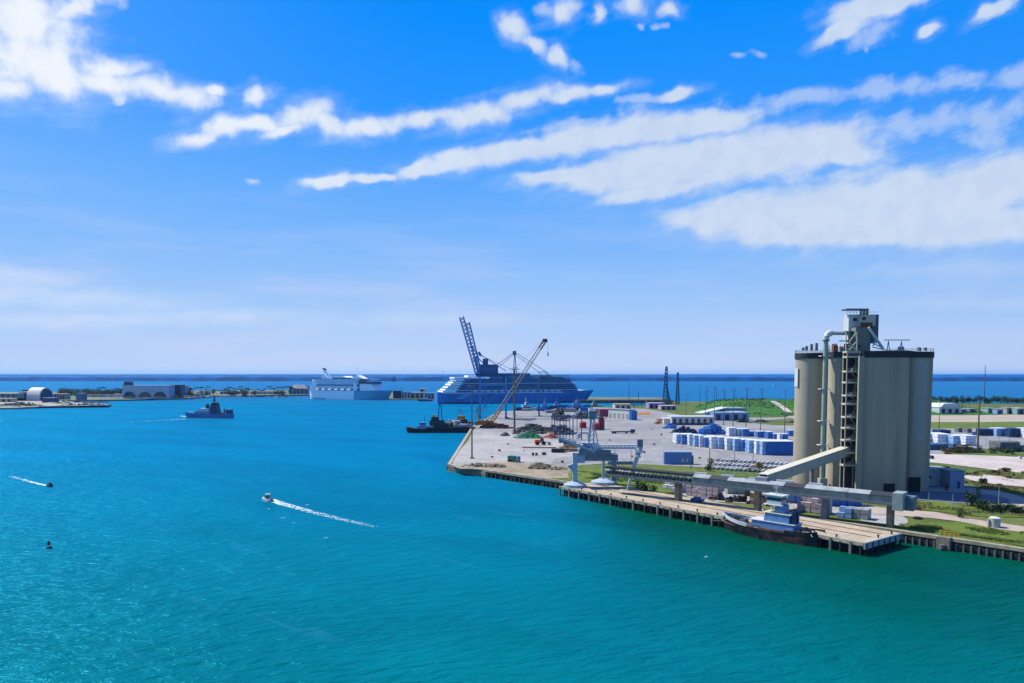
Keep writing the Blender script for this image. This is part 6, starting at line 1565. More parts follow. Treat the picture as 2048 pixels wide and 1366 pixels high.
# ------------------------------------------------------------------ cargo under and behind the long gallery
m_pallet = mat('pallet_mauve', (188, 174, 178), .8, var=.15, scale=.6, dirt=(140, 120, 120), dscale=.6, damt=.5)
def pallets(px, py, nx, ny, nz, label, ang=None, m=None, s_=1.9):
    g = G(px, py, 3.12); t = thing('pallet_stack', label, 'pallet stack', (g.x, g.y, 3.12), math.atan2(gd.y, gd.x) if ang is None else ang)
    for i in range(nx):
        for j in range(ny):
            for k in range(nz):
                if k == nz - 1 and random.random() < .3: continue
                b = MB(); b.box((0, 0, .75), (s_, s_, 1.3), 0, .97); b.box((0, 0, .06), (s_ * .95, s_ * .95, .1))
                o = b.build('pallet_load', m or m_pallet, t, loc=((i - nx / 2 + .5) * (s_ + .18), (j + .5) * (s_ + .15), k * 1.45), rz=random.uniform(-.06, .06))
    return t
random.seed(41)
pallets(1352, 985, 2, 2, 2, 'small pinkish pallet stack left of the first gallery column')
pallets(1388, 993, 3, 2, 3, 'tall pinkish pallet stack right of the first gallery column')
pallets(1418, 998, 3, 2, 3, 'pinkish pallet stack with reddish loads left of the grey sheets')
pallets(1614, 1024, 3, 2, 3, 'pinkish grey pallet stack right of the tug wheelhouse')
pallets(1642, 1028, 2, 2, 3, 'grey pallet stack touching the middle gallery column')
pallets(1688, 1036, 2, 2, 2, 'blue grey pallet stack between the last two gallery columns', m=m_blue2)
pallets(1712, 1038, 3, 2, 2, 'lone pale grey pallet stack nearest the end column', m=m_lgrey)
heap(1424, 1450, 984, 1000, 'dark tangle of steel below the left green grey sheets', [m_dark, m_grey, m_rust], 50, depth=3, sz=(.4, 1.2)); heap(1456, 1490, 988, 1004, 'dark trolleys and frames below the right green grey sheets', [m_dark, m_grey, m_black], 50, depth=3, sz=(.4, 1.2))
pallets(1334, 978, 2, 1, 2, 'white pallet stack farthest left under the gallery', m=m_white); pallets(1528, 1006, 2, 2, 2, 'white and grey bagged pallets left of the tug wheelhouse', m=m_lgrey)
heap(1548, 1582, 985, 1006, 'dark and grey machinery heap behind the tug wheelhouse', [m_grey, m_dark, m_rust, m_white], 60, depth=5, sz=(.4, 1.6))
heap(1500, 1545, 990, 1008, 'dark heap of scrap around the yellow loader', [m_dark, m_rust, m_grey], 50, depth=4, sz=(.4, 1.3))
bundle(1420, 1452, 960, 982, 'pale green grey sheeted container below the gallery, left one', mat('sheet_green_grey', (142, 158, 150), .6), None, 4)
bundle(1454, 1492, 963, 988, 'pale green grey sheeted container below the gallery, right one', _mats['sheet_green_grey'], None, 4)
bundle(1575, 1608, 986, 1006, 'blue and white sheeted load just behind the tug wheelhouse', m_blue2, m_white, 4)
bundle(1648, 1725, 984, 1012, 'long blue container under the right end of the gallery', m_blue, m_grey, 4)
g = G(1395, 1004); t = thing('car', 'small blue car parked on the dock below the pinkish pallets', 'car', (g.x, g.y, 3.22), math.atan2(gd.y, gd.x)); part('body', m_blue, t, lambda b: b.box((0, 0, .6), (4.2, 1.7, .7))); part('roof', m_glass, t, lambda b: b.box((-.2, 0, 1.2), (2.2, 1.5, .6), 0, .8)); [part('wheel', m_black, t, lambda b: b.tube([(sx * 1.3, sy * .7, .33), (sx * 1.3, sy * .88, .33)], .33, 10)) for sx in (-1, 1) for sy in (-1, 1)]
# white racks of pipe and slabs behind the gallery (rows)
rk = thing('slab_racks', 'rows of white slatted racks between the gallery and the silos', 'storage racks', tuple(G(1490, 940, 3.1)), 0)
o0 = G(1490, 940, 3.1)
random.seed(6)
for r_ in range(3):
    for k in range(17):
        px, py = 1436 + k * 9.0 - r_ * 4, 921 + r_ * 8 + k * .55
        g = G(px, py, 3.1); b = MB(); b.box((g.x - o0.x, g.y - o0.y, .7), (.7, 7.5, .4), R(-34)); b.box((g.x - o0.x + .3, g.y - o0.y, .25), (.5, 5.0, .5), R(-34)); b.build('slab', m_white if (k + r_) % 4 else m_lgrey, rk)
b = MB(); a, c = G(1440, 950, 3.1), G(1560, 955, 3.1); 
b.beam(a - o0 + Vector((0, 0, 1.2)), c - o0 + Vector((0, 0, 1.2)), .2); b.build('front_rail', m_white, rk)
hg = thing('hedge', 'long dark green hedge strip behind the gallery left of the sloping conveyor', 'hedge', tuple(G(1545, 944, 3.1)))
ho_ = G(1545, 944, 3.1); b = MB()
for k in range(26):
    g = G(1496 + k * 4, 943 - k * .2, 3.1); b.leaves((g.x - ho_.x, g.y - ho_.y, .9), (1.2, 1.4, .9), 26, .35)
b.build('foliage', m_leaf, hg); b = MB(); [b.beam((G(1500 + k * 10, 943, 3.1) - ho_), (G(1500 + k * 10, 943, 3.1) - ho_) + Vector((0, 0, 1)), .1) for k in range(10)]; b.build('stem', m_bark, hg)['kind'] = 'stuff'
random.seed(77)
for k, (px, py, r_, h_, lab, mm) in enumerate(((1417, 942, 2.2, 3.0, 'green bush at the foot of the lamp post behind the gallery', m_leaf), (1422, 932, 2.0, 4.0, 'brown dry bush beside the lamp post behind the gallery', m_leafdry), (1518, 938, 2.4, 2.8, 'brownish bush among the white racks', m_leafdry),
        (1276, 978, 1.4, 3.4, 'tall dark shrub on the lawn under the open end of the gallery', m_leaf2), (1290, 982, 2.2, 3.4, 'wide dark shrub right of the tall shrub under the gallery', m_leaf2), (1306, 984, 1.6, 2.6, 'small shrub on the lawn behind the dock', m_leaf), (1535, 1012, 1.6, 2.0, 'small scrubby bush behind the tug', m_leafdry),
        (1846, 966, 1.3, 2.6, 'brown bush in front of the low pale building', m_leafdry), (1858, 968, 1.0, 1.4, 'low green bush in front of the low pale building', m_leaf), (1893, 982, 1.0, 2.6, 'thin brown shrub by the corner of the annex', m_leafdry), (1963, 968, 2.2, 2.6, 'round green bush on the verge right of the annex', m_leaf),
        (1944, 1012, 2.6, 4.6, 'large dark bush in the shade right of the silos', m_leaf2), (1934, 1002, 1.2, 3.8, 'dry brown bush left of the large dark bush', m_leafdry), (1955, 1000, 1.3, 5.2, 'tall dry topped shrub behind the large dark bush', m_leafdry), (1960, 1018, 2.4, 3.0, 'dark green bush right of the large dark bush', m_leaf2), (1975, 1022, 2.2, 2.0, 'pale green scrubby bush on the lawn strip', m_leaf), (1990, 1024, 2.2, 2.6, 'dark bush on the lawn strip, second from the right edge', m_leaf2), (2008, 1022, 3.0, 2.2, 'flat dark bush by the curved road', m_leaf2), (2030, 1026, 3.0, 2.0, 'flat dark bush near the right edge', m_leaf2),
        (1919, 1036, 1.4, 3.2, 'thin airy shrub on the edge of the service road', m_leaf), (1838, 1020, .8, .9, 'little brown bush on the lawn strip below the silos', m_leafdry), (1836, 1038, 1.6, .7, 'low dark mound of weeds on the service road', m_leaf2), (1893, 940, 2.0, 1.8, 'green bush above the roof of the low pale building', m_leaf), (2010, 943, 2.4, 1.6, 'green bush on the scrub strip at the sand lot\'s edge', m_leaf), (1990, 946, 1.8, 1.4, 'brownish weed clump beside the sand lot', m_leafdry))):
    bush(px, py, r_, h_, lab, mm)
for k in range(16):
    px, py = random.uniform(1930, 2060), random.uniform(946, 966) if k % 2 else random.uniform(1008, 1030)
    bush(px, py, random.uniform(.8, 1.8), random.uniform(.7, 1.4), 'small scrubby weed clump on the rough ground right of the silos', random.choice([m_leaf, m_leafdry, m_leaf2]), 'weed clumps right of the silos', 120)
for k in range(26):
    px = random.uniform(1848, 2060); bush(px, random.uniform(899, 909), random.uniform(1.2, 3.4), random.uniform(1.0, 3.2), 'scrubby bush along the far edge of the white sand lot', random.choice([m_leaf, m_leaf2, m_leaf, m_leafdry]), 'bushes along the sand lot', 160)
heap(1915, 1960, 888, 906, 'brown grey brushwood heap at the far edge of the sand lot', [mat('brushwood', (120, 108, 98), .9, var=.3), m_leafdry], 120, depth=9, sz=(.4, 1.2), shape='bar')
# grass tufts: uncountable
m_blade = mat('grass_blade', (104, 126, 52), .8, var=.3, scale=.3)
m_blade_dry = mat('grass_blade_dry', (134, 124, 72), .8, var=.3, scale=.3)
def tufts(polys, n, label, m, z=3.2, s_=.35):
    b = MB(); 
    for _ in range(n):
        poly = random.choice(polys); a, c, d, e = poly; u, v = random.random(), random.random()
        p = (Vector(a) * (1 - u) + Vector(c) * u) * (1 - v) + (Vector(e) * (1 - u) + Vector(d) * u) * v
        g = G(p.x, p.y)
        if mnoise.noise((g.x * .12, g.y * .12, 3)) < -.05: continue
        for k in range(3):
            an = random.uniform(0, 6.28); w = s_ * .35; h_ = s_ * random.uniform(.6, 1.6)
            x, y = g.x + random.uniform(-.4, .4), g.y + random.uniform(-.4, .4)
            b.add([(x - w * math.cos(an), y - w * math.sin(an), z - .15), (x + w * math.cos(an), y + w * math.sin(an), z - .15), (x + random.uniform(-.2, .2), y + random.uniform(-.2, .2), z + h_)], [(0, 1, 2)])
    return tag(b.build('grass_tufts', m), label, 'grass', kind='stuff')
tufts([((1800, 1050), (2047, 1062), (2047, 1090), (1840, 1060))], 3500, 'grass blades on the lawn by the water', m_blade)
tufts([((1150, 942), (1420, 962), (1420, 984), (1150, 955))], 2600, 'grass blades on the lawn behind the dock', m_blade)
tufts([((1795, 1003), (2047, 1020), (2047, 1034), (1800, 1016)), ((1930, 938), (2047, 950), (2047, 966), (1930, 950)), ((1935, 962), (2047, 976), (2047, 990), (1960, 975))], 5200, 'rough grass tufts on the verges right of the silos', m_blade_dry, s_=.32)
tufts([((1600, 900), (1840, 925), (1840, 940), (1600, 935))], 1200, 'rough grass round the silos', m_blade, s_=.5)

# loose things on the open apron
random.seed(91)
g0_ = thing('crate', 'single small crate lying loose on the open concrete yard', 'crate', (0, 0, 3.06), 0, 'loose crates on the yard')
b = MB(); b.box((0, 0, .5), (1.3, 1.1, .9)); b.build('body', m_rust, g0_); b = MB(); b.box((0, 0, 1.0), (1.4, 1.2, .1)); b.build('lid', m_dark, g0_)
for k, (px, py) in enumerate(((1160, 880), (1214, 880), (1228, 867), (1150, 893), (1300, 862), (1322, 872), (1290, 905), (1262, 915), (1345, 905), (1050, 905), (1000, 905), (985, 915), (1012, 888), (1120, 925), (1395, 915), (1310, 890))):
    o = g0_ if k == 0 else copy_tree(g0_); g = G(px + random.uniform(-6, 6), py + random.uniform(-3, 3)); o.location = (g.x, g.y, 3.24); o.rotation_euler.z = random.uniform(0, 3); s_ = random.uniform(.45, .9); o.scale = (s_, s_, s_)
# ------------------------------------------------------------------ poles
m_pole = mat('pole_grey', (92, 98, 112), .6, var=.15)
m_poleb = mat('pole_brown', (112, 98, 84), .7, var=.2)
def pole(px, pyb, pyt, label, r=.35, heads=True, m=None, z=3.05, Y=None, group=None, name='light_mast', cat='light mast'):
    if Y is None: g = G(px, pyb, z); Y = g.y
    x = SX(px, pyb, Y); h = SZ(px, pyt, Y) - z
    t = thing(name, label, cat, (x, Y, z), random.uniform(-.4, .4), group)
    b = MB(); b.cyl(0, 0, 0, h, r, r * .55, 10); b.build('mast', m or m_pole, t, smooth=True)
    b = MB(); b.box((0, 0, .3), (r * 4, r * 4, .6)); b.build('base', m_quay, t)
    if heads:
        b = MB(); b.tube([(math.cos(a) * r * 4, math.sin(a) * r * 4, h) for a in [k * math.pi / 4 for k in range(9)]], r * .4, 6, cap=False); b.build('ring', m or m_pole, t)
        for k in range(6):
            a = k * math.pi / 3; b = MB(); b.box((math.cos(a) * r * 4.6, math.sin(a) * r * 4.6, h - .1), (.6, .5, .4), a); b.build('lamp', m_grey, t)
    return t
random.seed(51)
pole(944, 917, 772, 'tallest steel light mast at the left corner of the yard', .42)
pole(1029, 868, 738, 'thick brown light mast beside the green pile', .75, m=m_poleb)
ytop = 776
for (px, pb, lab) in ((1411, 840, 'light mast behind the long white shed, leftmost of its row'), (1428, 849, 'light mast at the right end of the arcaded shed'), (1447, 850, 'light mast in front of the low blue warehouse, left of two'), (1466, 856, 'light mast in front of the low blue warehouse, right of two'), (1492, 858, 'light mast rising behind the back rank of blue stacks'), (1521, 862, 'light mast behind the square blue stack'), (1569, 868, 'light mast closest to the silos on their left')):
    pole(px, pb, ytop + random.uniform(-3, 4), lab, .32)
pole(1372, 838, 790, 'light mast behind the middle of the arcaded shed', .3)
pole(1419, 936, 879, 'short curved lamp post with a bush at its foot', .22, False); pole(1469, 926, 888, 'thin post left of the white racks', .14, False, name='post', cat='post'); pole(1506, 930, 892, 'thin post among the white racks', .14, False, name='post', cat='post'); pole(1382, 935, 905, 'thin post right of the pale blue container', .14, False, name='post', cat='post')
pole(1955, 905, 800, 'thick dark utility pole on the right with a tapering top', .55, False, m=m_poleb, name='utility_pole', cat='utility pole')
pole(1878, 858, 802, 'slim pole in front of the pale warehouse', .3, False, m=m_poleb)
pole(1968, 806, 731, 'very tall thin radio mast standing on the right skyline', .7, False, z=3, Y=1040, name='radio_mast', cat='radio mast')
for (px, pb, pt_, lab) in ((1972, 893, 872, 'first short fence post right of the utility pole'), (1997, 902, 866, 'tall thin post before the grey bales, left one'), (2018, 902, 860, 'tall thin post before the grey bales, right one'), (1857, 1012, 985, 'pale thin lamp post on the lawn strip below the silos'), (1905, 1018, 988, 'second pale thin lamp post, right of the first, on the lawn strip'), (1945, 890, 862, 'thin post just left of the utility pole')):
    pole(px, pb, pt_, lab, .12, False, name='post', cat='post', m=m_lgrey if pb > 1000 else None)
pole(1997, 1012, 968, 'thin lamp post with several arms on the curved road', .13, True, m=m_lgrey)
# boundary fence right of the silos
def lattice(px, pyb, pyt, label, w, Y, m, lean=0.0, name='lattice_tower', cat='lattice tower'):
    x = SX(px, pyb, Y); h = SZ(px, pyt, Y) - 3; t = thing(name, label, cat, (x, Y, 3.0))
    b = MB()
    for sx in (-1, 1):
        for sy in (-1, 1): b.beam((sx * w / 2, sy * w / 2, 0), (sx * w * .18 + lean, sy * w * .18, h), .7)
    b.build('leg', m, t)['kind'] = 'stuff'
    b = MB(); n = 10
    for k in range(n):
        f0, f1 = k / n, (k + 1) / n; w0, w1 = w / 2 * (1 - f0 * .64), w / 2 * (1 - f1 * .64)
        for s in (-1, 1): b.beam((-w0 + lean * f0, s * w0, h * f0), (w1 + lean * f1, s * w1, h * f1), .4); b.beam((w0 + lean * f0, s * w0, h * f0), (-w1 + lean * f1, s * w1, h * f1), .4)
    b.build('bracing', m, t)['kind'] = 'stuff'
    b = MB(); b.box((lean, 0, h + 1), (2.4, 2.4, 2.4)); b.build('head', m, t)
m_tower = mat('tower_blue', (30, 70, 124), .6, var=.2)
lattice(1330, 800, 736, 'dark blue lattice tower with square head on the far side of the embankment', 6, 1000, m_tower, 1.5)
lattice(1355, 798, 748, 'narrower dark lattice column right of the blue lattice tower', 4.5, 1010, m_tower)
lattice(1340, 800, 770, 'short slanting lattice boom between the two dark towers', 3, 1005, m_tower, -5, 'lattice_boom', 'lattice boom')
for k, (px, pt_) in enumerate(((1258, 764), (1277, 782))):
    pole(px, 800, pt_, ['thin blue pole behind the breakwater, left one', 'thin blue pole behind the breakwater, right one'][k], .5, False, m=m_tower, z=0.5, Y=1180, name='marker_pole', cat='marker pole')
# markers standing in the bay
for k, (px, pt_, lab) in enumerate(((1399, 772, 'first'), (1413, 776, 'second'), (1432, 774, 'third'), (1449, 777, 'fourth'), (1468, 776, 'fifth'), (1494, 778, 'sixth'), (1524, 777, 'seventh'))):
    pole(px + 1, 803, pt_, 'faint far light mast beyond the embankment, %s from the left' % lab, .35, False, m=m_tower, Y=980)
# tree belt on the right, each tree its own
random.seed(61)
fl = None
for k in range(34):
    px = 1852 + k * 6.4 + random.uniform(-2, 2); Y = 1035 + random.uniform(-18, 6); h = random.uniform(7.5, 12.5)
    tree(Vector((SX(px, 812, Y), Y)), h, random.uniform(4, 6.5), 'dark green tree in the belt along the shore right of the silos', random.choice([m_leaf2, m_leaf2, m_leaf]), 'trees in the belt right of the silos', 300, low=True)
for k in range(12):
    px = 1304 + k * 3.6; Y = 960 + random.uniform(-10, 6)
    tree(Vector((SX(px, 812, Y), Y)), random.uniform(6, 9), random.uniform(3.4, 5), 'small dark tree between the mauve hall and the lattice towers', m_leaf2, 'trees by the mauve hall', 90, low=True)
for k in range(9):
    px = 1235 + k * 8; Y = 925 + random.uniform(-6, 6)
    tree(Vector((SX(px, 812, Y), Y)), random.uniform(4, 7), random.uniform(3, 4.6), 'small dark tree by the water behind the tan shed', m_leaf2, 'trees behind the tan shed', 80, low=True)
for k in range(16):
    px = random.uniform(1440, 1588); bush(px, random.uniform(822, 833), random.uniform(2, 4), random.uniform(1.6, 3.4), 'low bush along the foot of the green embankment', random.choice([m_leaf, m_leaf2]), 'bushes at the foot of the embankment', 50)
heap(1505, 1540, 838, 844, 'dark rail wagon-like pile on the pavement before the embankment', [m_dark, m_rust, m_grey], 40, depth=5, sz=(1, 3)); heap(1572, 1592, 841, 845, 'small dark pile beside the silos before the embankment', [m_dark, m_grey], 14, depth=4, sz=(1, 2.5)); heap(1478, 1500, 835, 845, 'dark round bushes and crates right of the low warehouse', [m_dark, m_leaf2], 26, depth=6, sz=(1, 2.5))

# ------------------------------------------------------------------ far left peninsula
lowz = 1.6
m_prom = ground_mat('promenade', (166, 162, 148), (150, 150, 140), (176, 172, 158), s1=.02, s2=.08)
m_left = ground_mat('left_land', (92, 112, 84), (120, 124, 104), (140, 140, 124), s1=.02, s2=.06)
pen = [G(-420, 822, lowz).xy, G(-80, 817, lowz).xy, G(30, 816, lowz).xy, G(76, 814, lowz).xy, G(215, 812, lowz).xy, G(221, 809, lowz).xy, G(150, 804, lowz).xy, G(120, 800, lowz).xy, G(60, 793, lowz).xy, G(-420, 790, lowz).xy]
def land_slab(name, poly, z, m, mside):
    b = MB(); b.prism(poly, -1.2, z); o = b.build(name, m); return struct(o)
land_slab('peninsula', pen, lowz, m_prom, None)
str_ = [(-260, 801), (100, 802), (250, 800), (375, 797), (430, 793), (520, 791), (620, 790), (720, 795), (800, 798), (870, 799), (930, 800), (1080, 800), (1200, 799), (1330, 799), (1330, 795), (1180, 794), (1000, 788), (860, 785), (700, 781), (560, 780), (380, 781), (200, 783), (60, 784), (-260, 783)]
land_slab('spit', [G(x, y, lowz).xy for x, y in str_], lowz, m_left, None)
def line_wall(name, pts, w, z0, z1, m, label, cat):
    t = thing(name, label, cat)
    for i in range(len(pts) - 1):
        b = MB(); line_box(b, G(*pts[i], lowz).xy, G(*pts[i + 1], lowz).xy, w, z0, z1); b.build('wall_section', m, t)
line_wall('sea_wall', [(76, 814), (215, 812), (221, 809)], 2.0, -1, 2.6, mat('sea_wall_navy', (36, 58, 84), .9), 'dark low sea wall in front of the white vaulted hall', 'sea wall')
line_wall('sea_wall', [(-60, 816.6), (30, 816), (76, 814)], 2.0, -1, 1.9, mat('seawall_greenish', (120, 140, 128), .9, var=.2, scale=.2), 'greenish rocky shore wall at the left edge', 'sea wall')
line_wall('quay', [(100, 802), (250, 800), (375, 797), (430, 793), (520, 791), (620, 790)], 3.0, -1, 2.6, mat('promenade_quay', (112, 120, 124), .9, var=.25, scale=.05), 'long grey promenade quay left of the white cruise ship', 'quay wall')
def fb(px0, px1, pyt, pyb, depth, label, mw, mr, **k): return building(px0, px1, pyt, pyb, depth, label, mw, mr, z=lowz + .03, **k)
# white vaulted hall
g = G(80, 801, lowz); Yh = g.y
vh = thing('vaulted_hall', 'white barrel vaulted hall with dark arched end on the left peninsula', 'hall', (SX(84, 801, Yh), Yh, lowz))
def v3(px, py, dy=0): return Vector((SX(px, py, Yh + dy) - vh.location.x, dy, SZ(px, py, Yh + dy) - lowz))
wA, wB, hT, hE = v3(60, 801).x, v3(107, 801).x, v3(80, 775).z, v3(80, 792).z
arc = [(wB - 6 + 0, 0)]
r_v = (hT - 3); nseg = 12
b = MB(); Lx = (v3(95, 790).x - wA); cx0 = wA
prof = [(-12, 0)] + [(-12 * math.cos(math.pi * k / nseg), 5 + (hT - 5) * math.sin(math.pi * k / nseg)) for k in range(nseg + 1)] + [(12, 0)]
n = len(prof)
vs = [(wA, p[0], p[1]) for p in prof] + [(v3(97, 790).x, p[0], p[1]) for p in prof]
b.add(vs, [(k, (k + 1) % n, n + (k + 1) % n, n + k) for k in range(n)] + [tuple(range(n)), tuple(reversed(range(n, 2 * n)))]); o = b.build('vault', m_white, vh, rz=R(-22))
b = MB(); e = [(v3(97, 790).x + .1, p[0] * .86, p[1] * .9) for p in prof]; b.add(e + [(v[0] + .5, v[1], v[2]) for v in e], [tuple(range(n)), tuple(reversed(range(n, 2 * n)))] + [(k, (k + 1) % n, n + (k + 1) % n, n + k) for k in range(n)]); b.build('arched_end', m_navy, vh, rz=R(-22))
fb(38, 62, 784, 795, 20, 'white stepped block left of the vaulted hall', m_white, m_white, doors=1)
fb(44, 60, 780, 788, 12, 'dark topped upper storey left of the vaulted hall', m_navy, m_navy)
fb(62, 78, 787, 800, 14, 'white house with dark blue doors below the vault', m_white, m_white, doors=3, dm=m_navy)
fb(80, 106, 789, 798, 16, 'grey pitched pavilion in front of the arched end', m_blue2, m_lgrey, doors=3, dm=m_navy)
fb(84, 108, 796, 805, 12, 'dark blue low pavilion on the peninsula waterfront', m_navy, m_blue2)
fb(108, 130, 788, 799, 16, 'grey hall with white columns right of the vault', m_lgrey, m_cream, doors=4, dm=m_glass)
fb(117, 129, 778, 786, 12, 'small hall with dark curved roof behind the white columns', m_lgrey, m_navy)
fb(152, 166, 787, 800, 12, 'square blue grey block at the narrow end of the peninsula', mat('block_blue_grey', (84, 118, 156), .7), m_blue2)
fb(-30, 32, 787, 797, 22, 'pale flat roofed building cut by the left edge', m_cream, m_white, doors=6, dm=m_grey)
fb(-10, 24, 797, 804, 12, 'small sand coloured building low at the left edge', m_cream, m_cream, doors=3)
random.seed(71)
for k in range(26):
    px = 100 + k * 4.6; fbp = G(px, random.uniform(804, 809), lowz)
    t = thing('car', 'tiny parked car among those on the peninsula promenade', 'car', (fbp.x, fbp.y, lowz + .02), random.uniform(-.4, .4), 'cars parked on the peninsula'); mm = random.choice([m_white, m_white, m_lgrey, m_dark, m_red, m_cream])
    part('body', mm, t, lambda b: b.box((0, 0, .8), (5.4, 2.1, 1.0))); part('roof', m_glass, t, lambda b: b.box((-.2, 0, 1.6), (3, 1.8, .8), 0, .75))
heap(-20, 72, 804, 812, 'pale rocks and shrubs along the left shore', [m_quay_top, m_cream, m_leaf], 160, depth=22, sz=(.8, 2.4), name='rock_bank', cat='rocks')
# terminal with three arches
g = G(310, 797, lowz); Yt = g.y
tm_ = thing('terminal_building', 'blue grey terminal with three dark arches on the far shore', 'terminal', (SX(308, 797, Yt), Yt + 6, lowz))
def t3(px, py): return (SX(px, py, Yt) - tm_.location.x, SZ(px, py, Yt) - lowz)
xa, xb = t3(245, 795)[0], t3(338, 795)[0]; hh_ = t3(290, 772)[1]
m_term = mat('terminal_wall', (168, 194, 218), .7, var=.08, scale=.1)
part('wall', m_term, tm_, lambda b: b.box(((xa + xb) / 2, 6, hh_ / 2), (xb - xa, 24, hh_)))
part('roof', mat('terminal_roof', (140, 172, 206), .6), tm_, lambda b: b.box(((xa + xb) / 2, 6, hh_ + .5), (xb - xa + 2, 26, 1.0)))
for px in (259, 290, 320):
    xc = t3(px, 790)[0]; rr = 10.5
    part('arch', m_glass, tm_, lambda b: b.add([(xc + rr * math.cos(math.pi * k / 12), -6.6, 2.5 + 9.5 * math.sin(math.pi * k / 12)) for k in range(13)] + [(xc + rr * math.cos(math.pi * k / 12), -6.1, 2.5 + 9.5 * math.sin(math.pi * k / 12)) for k in range(13)], [tuple(reversed(range(13))), tuple(range(13, 26))] + [(k, k + 1, 14 + k, 13 + k) for k in range(12)]))
    part('awning', m_cream, tm_, lambda b: b.box((xc, -8, 3.2), (14, 4, .6)))
part('roof_structure', m_navy, tm_, lambda b: b.box((t3(250, 766)[0], 6, hh_ + 4), (14, 10, 7), 0, .8))
fb(340, 362, 770, 796, 18, 'dark blue tall block at the right end of the arched terminal', m_navy, m_navy, doors=2, dm=m_glass)
fb(358, 371, 772, 794, 14, 'pale blue block adjoining the dark block of the terminal', m_blue2, m_blue2)
fb(374, 398, 787, 793, 12, 'low grey shed right of the terminal', m_lgrey, m_term)
fb(398, 418, 781, 790, 10, 'white roofed kiosk on the promenade behind the patrol ship', m_white, m_cream, doors=2)
fb(228, 246, 788, 794, 10, 'little white kiosk left of the arched terminal', m_white, m_white)
for k in range(6): fb(174 + k * 9, 179 + k * 9, 789, 794, 8, ['tiny white house among the trees left of the terminal, first from the left', 'tiny grey house among the trees left of the terminal', 'tiny cream house among the trees, third from the left', 'tiny blue grey house among the trees, fourth from the left', 'tiny white house among the trees, fifth from the left', 'tiny cream house nearest the arched terminal on its left'][k], [m_white, m_lgrey, m_cream, m_blue2][k % 4], m_lgrey)
g = G(597, 790, lowz); t, Wb, h = fb(578, 616, 777, 788, 20, 'dark hip roofed hall left of the white cruise ship', m_blue2, m_navy, doors=5)
part('hip_roof', m_navy, t, lambda b: b.box((0, 0, h + 4), (Wb * 1.05, 24, 8), 0, .55, .2))
fb(500, 560, 783, 788, 10, 'long low pale shed on the promenade left of the hip roofed hall', m_lgrey, m_cream, doors=6, dm=m_term); fb(440, 478, 783, 788, 10, 'long low grey shed above the patrol ship', m_blue2, m_lgrey, doors=5)
for k, (a, c, yt, yb, lab) in enumerate(((786, 802, 782, 797, 'dark warehouse touching the white ship\'s bow'), (803, 820, 784, 797, 'grey blue shed between the two cruise ships, second from the left'), (821, 848, 785, 797, 'white banded terminal between the two cruise ships'), (849, 868, 786, 798, 'pale shed next to the blue ship\'s stern'), (838, 850, 777, 785, 'small raised white control room between the cruise ships'))):
    fb(a, c, yt, yb, 16, lab, [m_navy, m_term, m_lgrey, m_blue2, m_white][k], [m_dark, m_grey, m_white, m_lgrey, m_white][k], doors=3 if c - a > 13 else 1)
wbk = [(850, 801, 1200, 22, 3, R(183), 'small white ferry below the pale shed by the blue ship\'s stern', m_navy, m_white)]
for a in wbk: workboat(*a)
t = thing('moored_launch', 'low dark launch moored at the promenade below the arches', 'launch', (SX(296, 801, 1240), 1240, 0), 0); bb, _ = hull_mesh(22, 5, 2.4, bow=.4, sheer=.8, n=12); bb.build('hull', m_navy, t, smooth=True); part('cabin', m_term, t, lambda b: tier(b, -6, 4, 3.6, 2.4, 4.6, 1, 0))
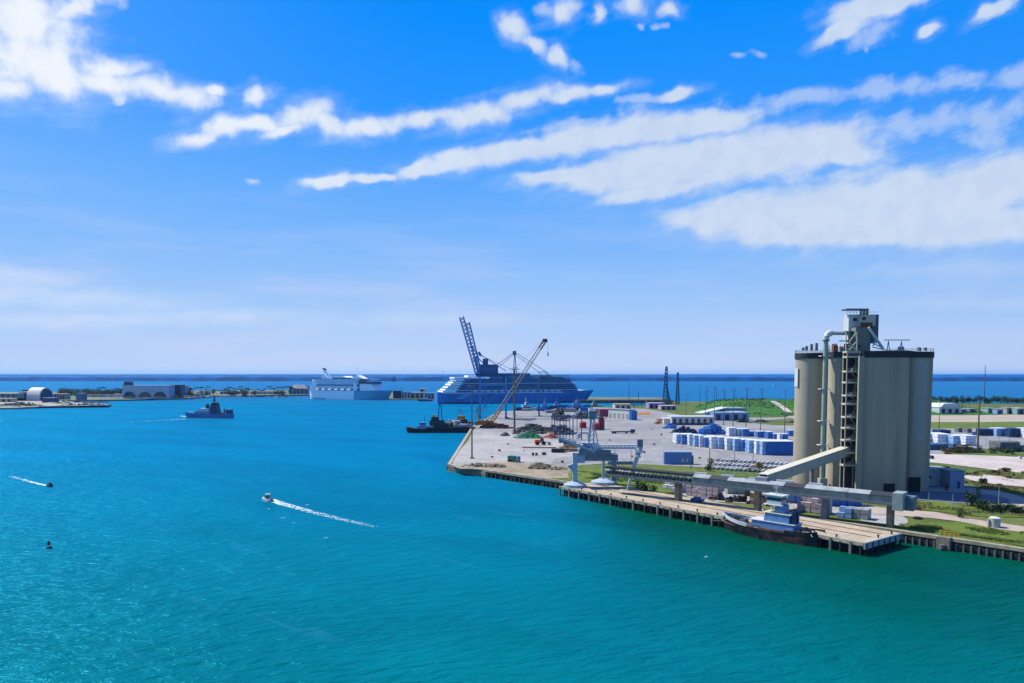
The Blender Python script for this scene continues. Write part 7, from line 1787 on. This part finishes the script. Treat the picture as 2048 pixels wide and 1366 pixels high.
# palms and trees along the promenade
random.seed(81)
pl = palm_proto(12.5, 'palm_tree', 'palm tree in the row along the far left promenade', 'palms along the far promenade')
slots = []
for k in range(52): slots.append((200 + k * 8.1 + random.uniform(-2.5, 2.5), random.uniform(787, 794), random.uniform(.75, 1.25)))
for k, (px, py, s_) in enumerate(slots):
    o = pl if k == 0 else copy_tree(pl)
    g = G(px, py, lowz); o.location = (g.x, g.y, lowz); o.rotation_euler.z = random.uniform(0, 6); o.scale = (s_ * 1.25, s_ * 1.25, s_)
tp = tree(Vector((0, 0)), 8.5, 5.5, 'dark bushy tree in the belt left of the arched terminal', m_leaf2, 'trees left of the arched terminal', 260, z=lowz, low=True)
k = 0
for k in range(66):
    px = 118 + random.uniform(0, 126) if k < 44 else random.uniform(370, 600)
    o = tp if k == 0 else copy_tree(tp)
    if k >= 44: o['label'] = 'dark bushy tree behind the palms right of the terminal'; o['group'] = 'trees right of the arched terminal'
    s_ = random.uniform(.85, 1.5); g = G(px, random.uniform(786, 794), lowz); o.location = (g.x, g.y, lowz); o.rotation_euler.z = random.uniform(0, 6); o.scale = (s_ * 1.2, s_ * 1.2, s_)
for k, px in enumerate((380, 389, 427, 456, 497, 549, 792, 803)):
    pole(px, 788, 757 + random.uniform(-2, 5) if k < 6 else 768, 'tall thin street light on the far promenade, %s from the left' % ['first', 'second', 'third', 'fourth', 'fifth', 'sixth', 'seventh', 'last'][k], .32, False, m=m_tower, z=lowz, name='street_light', cat='street light')
heap(110, 215, 806, 811, 'clutter of small pale gear along the peninsula tip', [m_white, m_cream, m_grey, m_rust, m_lgrey], 110, depth=14, sz=(.7, 2.2))
heap(200, 620, 790, 795, 'long clutter of parked vehicles and kiosks on the far promenade', [m_white, m_cream, m_grey, m_navy, m_lgrey, m_term], 260, depth=26, sz=(1.0, 3.0))
# long grey shore embankment carrying trees behind
for k in range(26):
    px = 100 + k * 1.0; 
# distant specks on the far water
t = thing('sailing_vessel', 'tiny grey ship silhouette on the horizon right of the white ship', 'ship', (SX(787, 748, 4200), 4200, 0)); part('hull', m_tower, t, lambda b: b.box((0, 0, 10), (34, 8, 20), 0, .6)); part('superstructure', m_tower, t, lambda b: b.box((4, 0, 24), (8, 6, 12), 0, .7))
for k, (px, py, Yv) in enumerate(((1549, 771, 2600),)): t = thing('sailboat', 'tiny white boat far out on the bay above the embankment', 'boat', (SX(px, py, Yv), Yv, 0)); part('hull', m_white, t, lambda b: b.box((0, 0, 1.2), (12, 4, 2.6), 0, .8)); part('cabin', m_white, t, lambda b: b.box((0, 0, 3.4), (6, 3, 2), 0, .8))
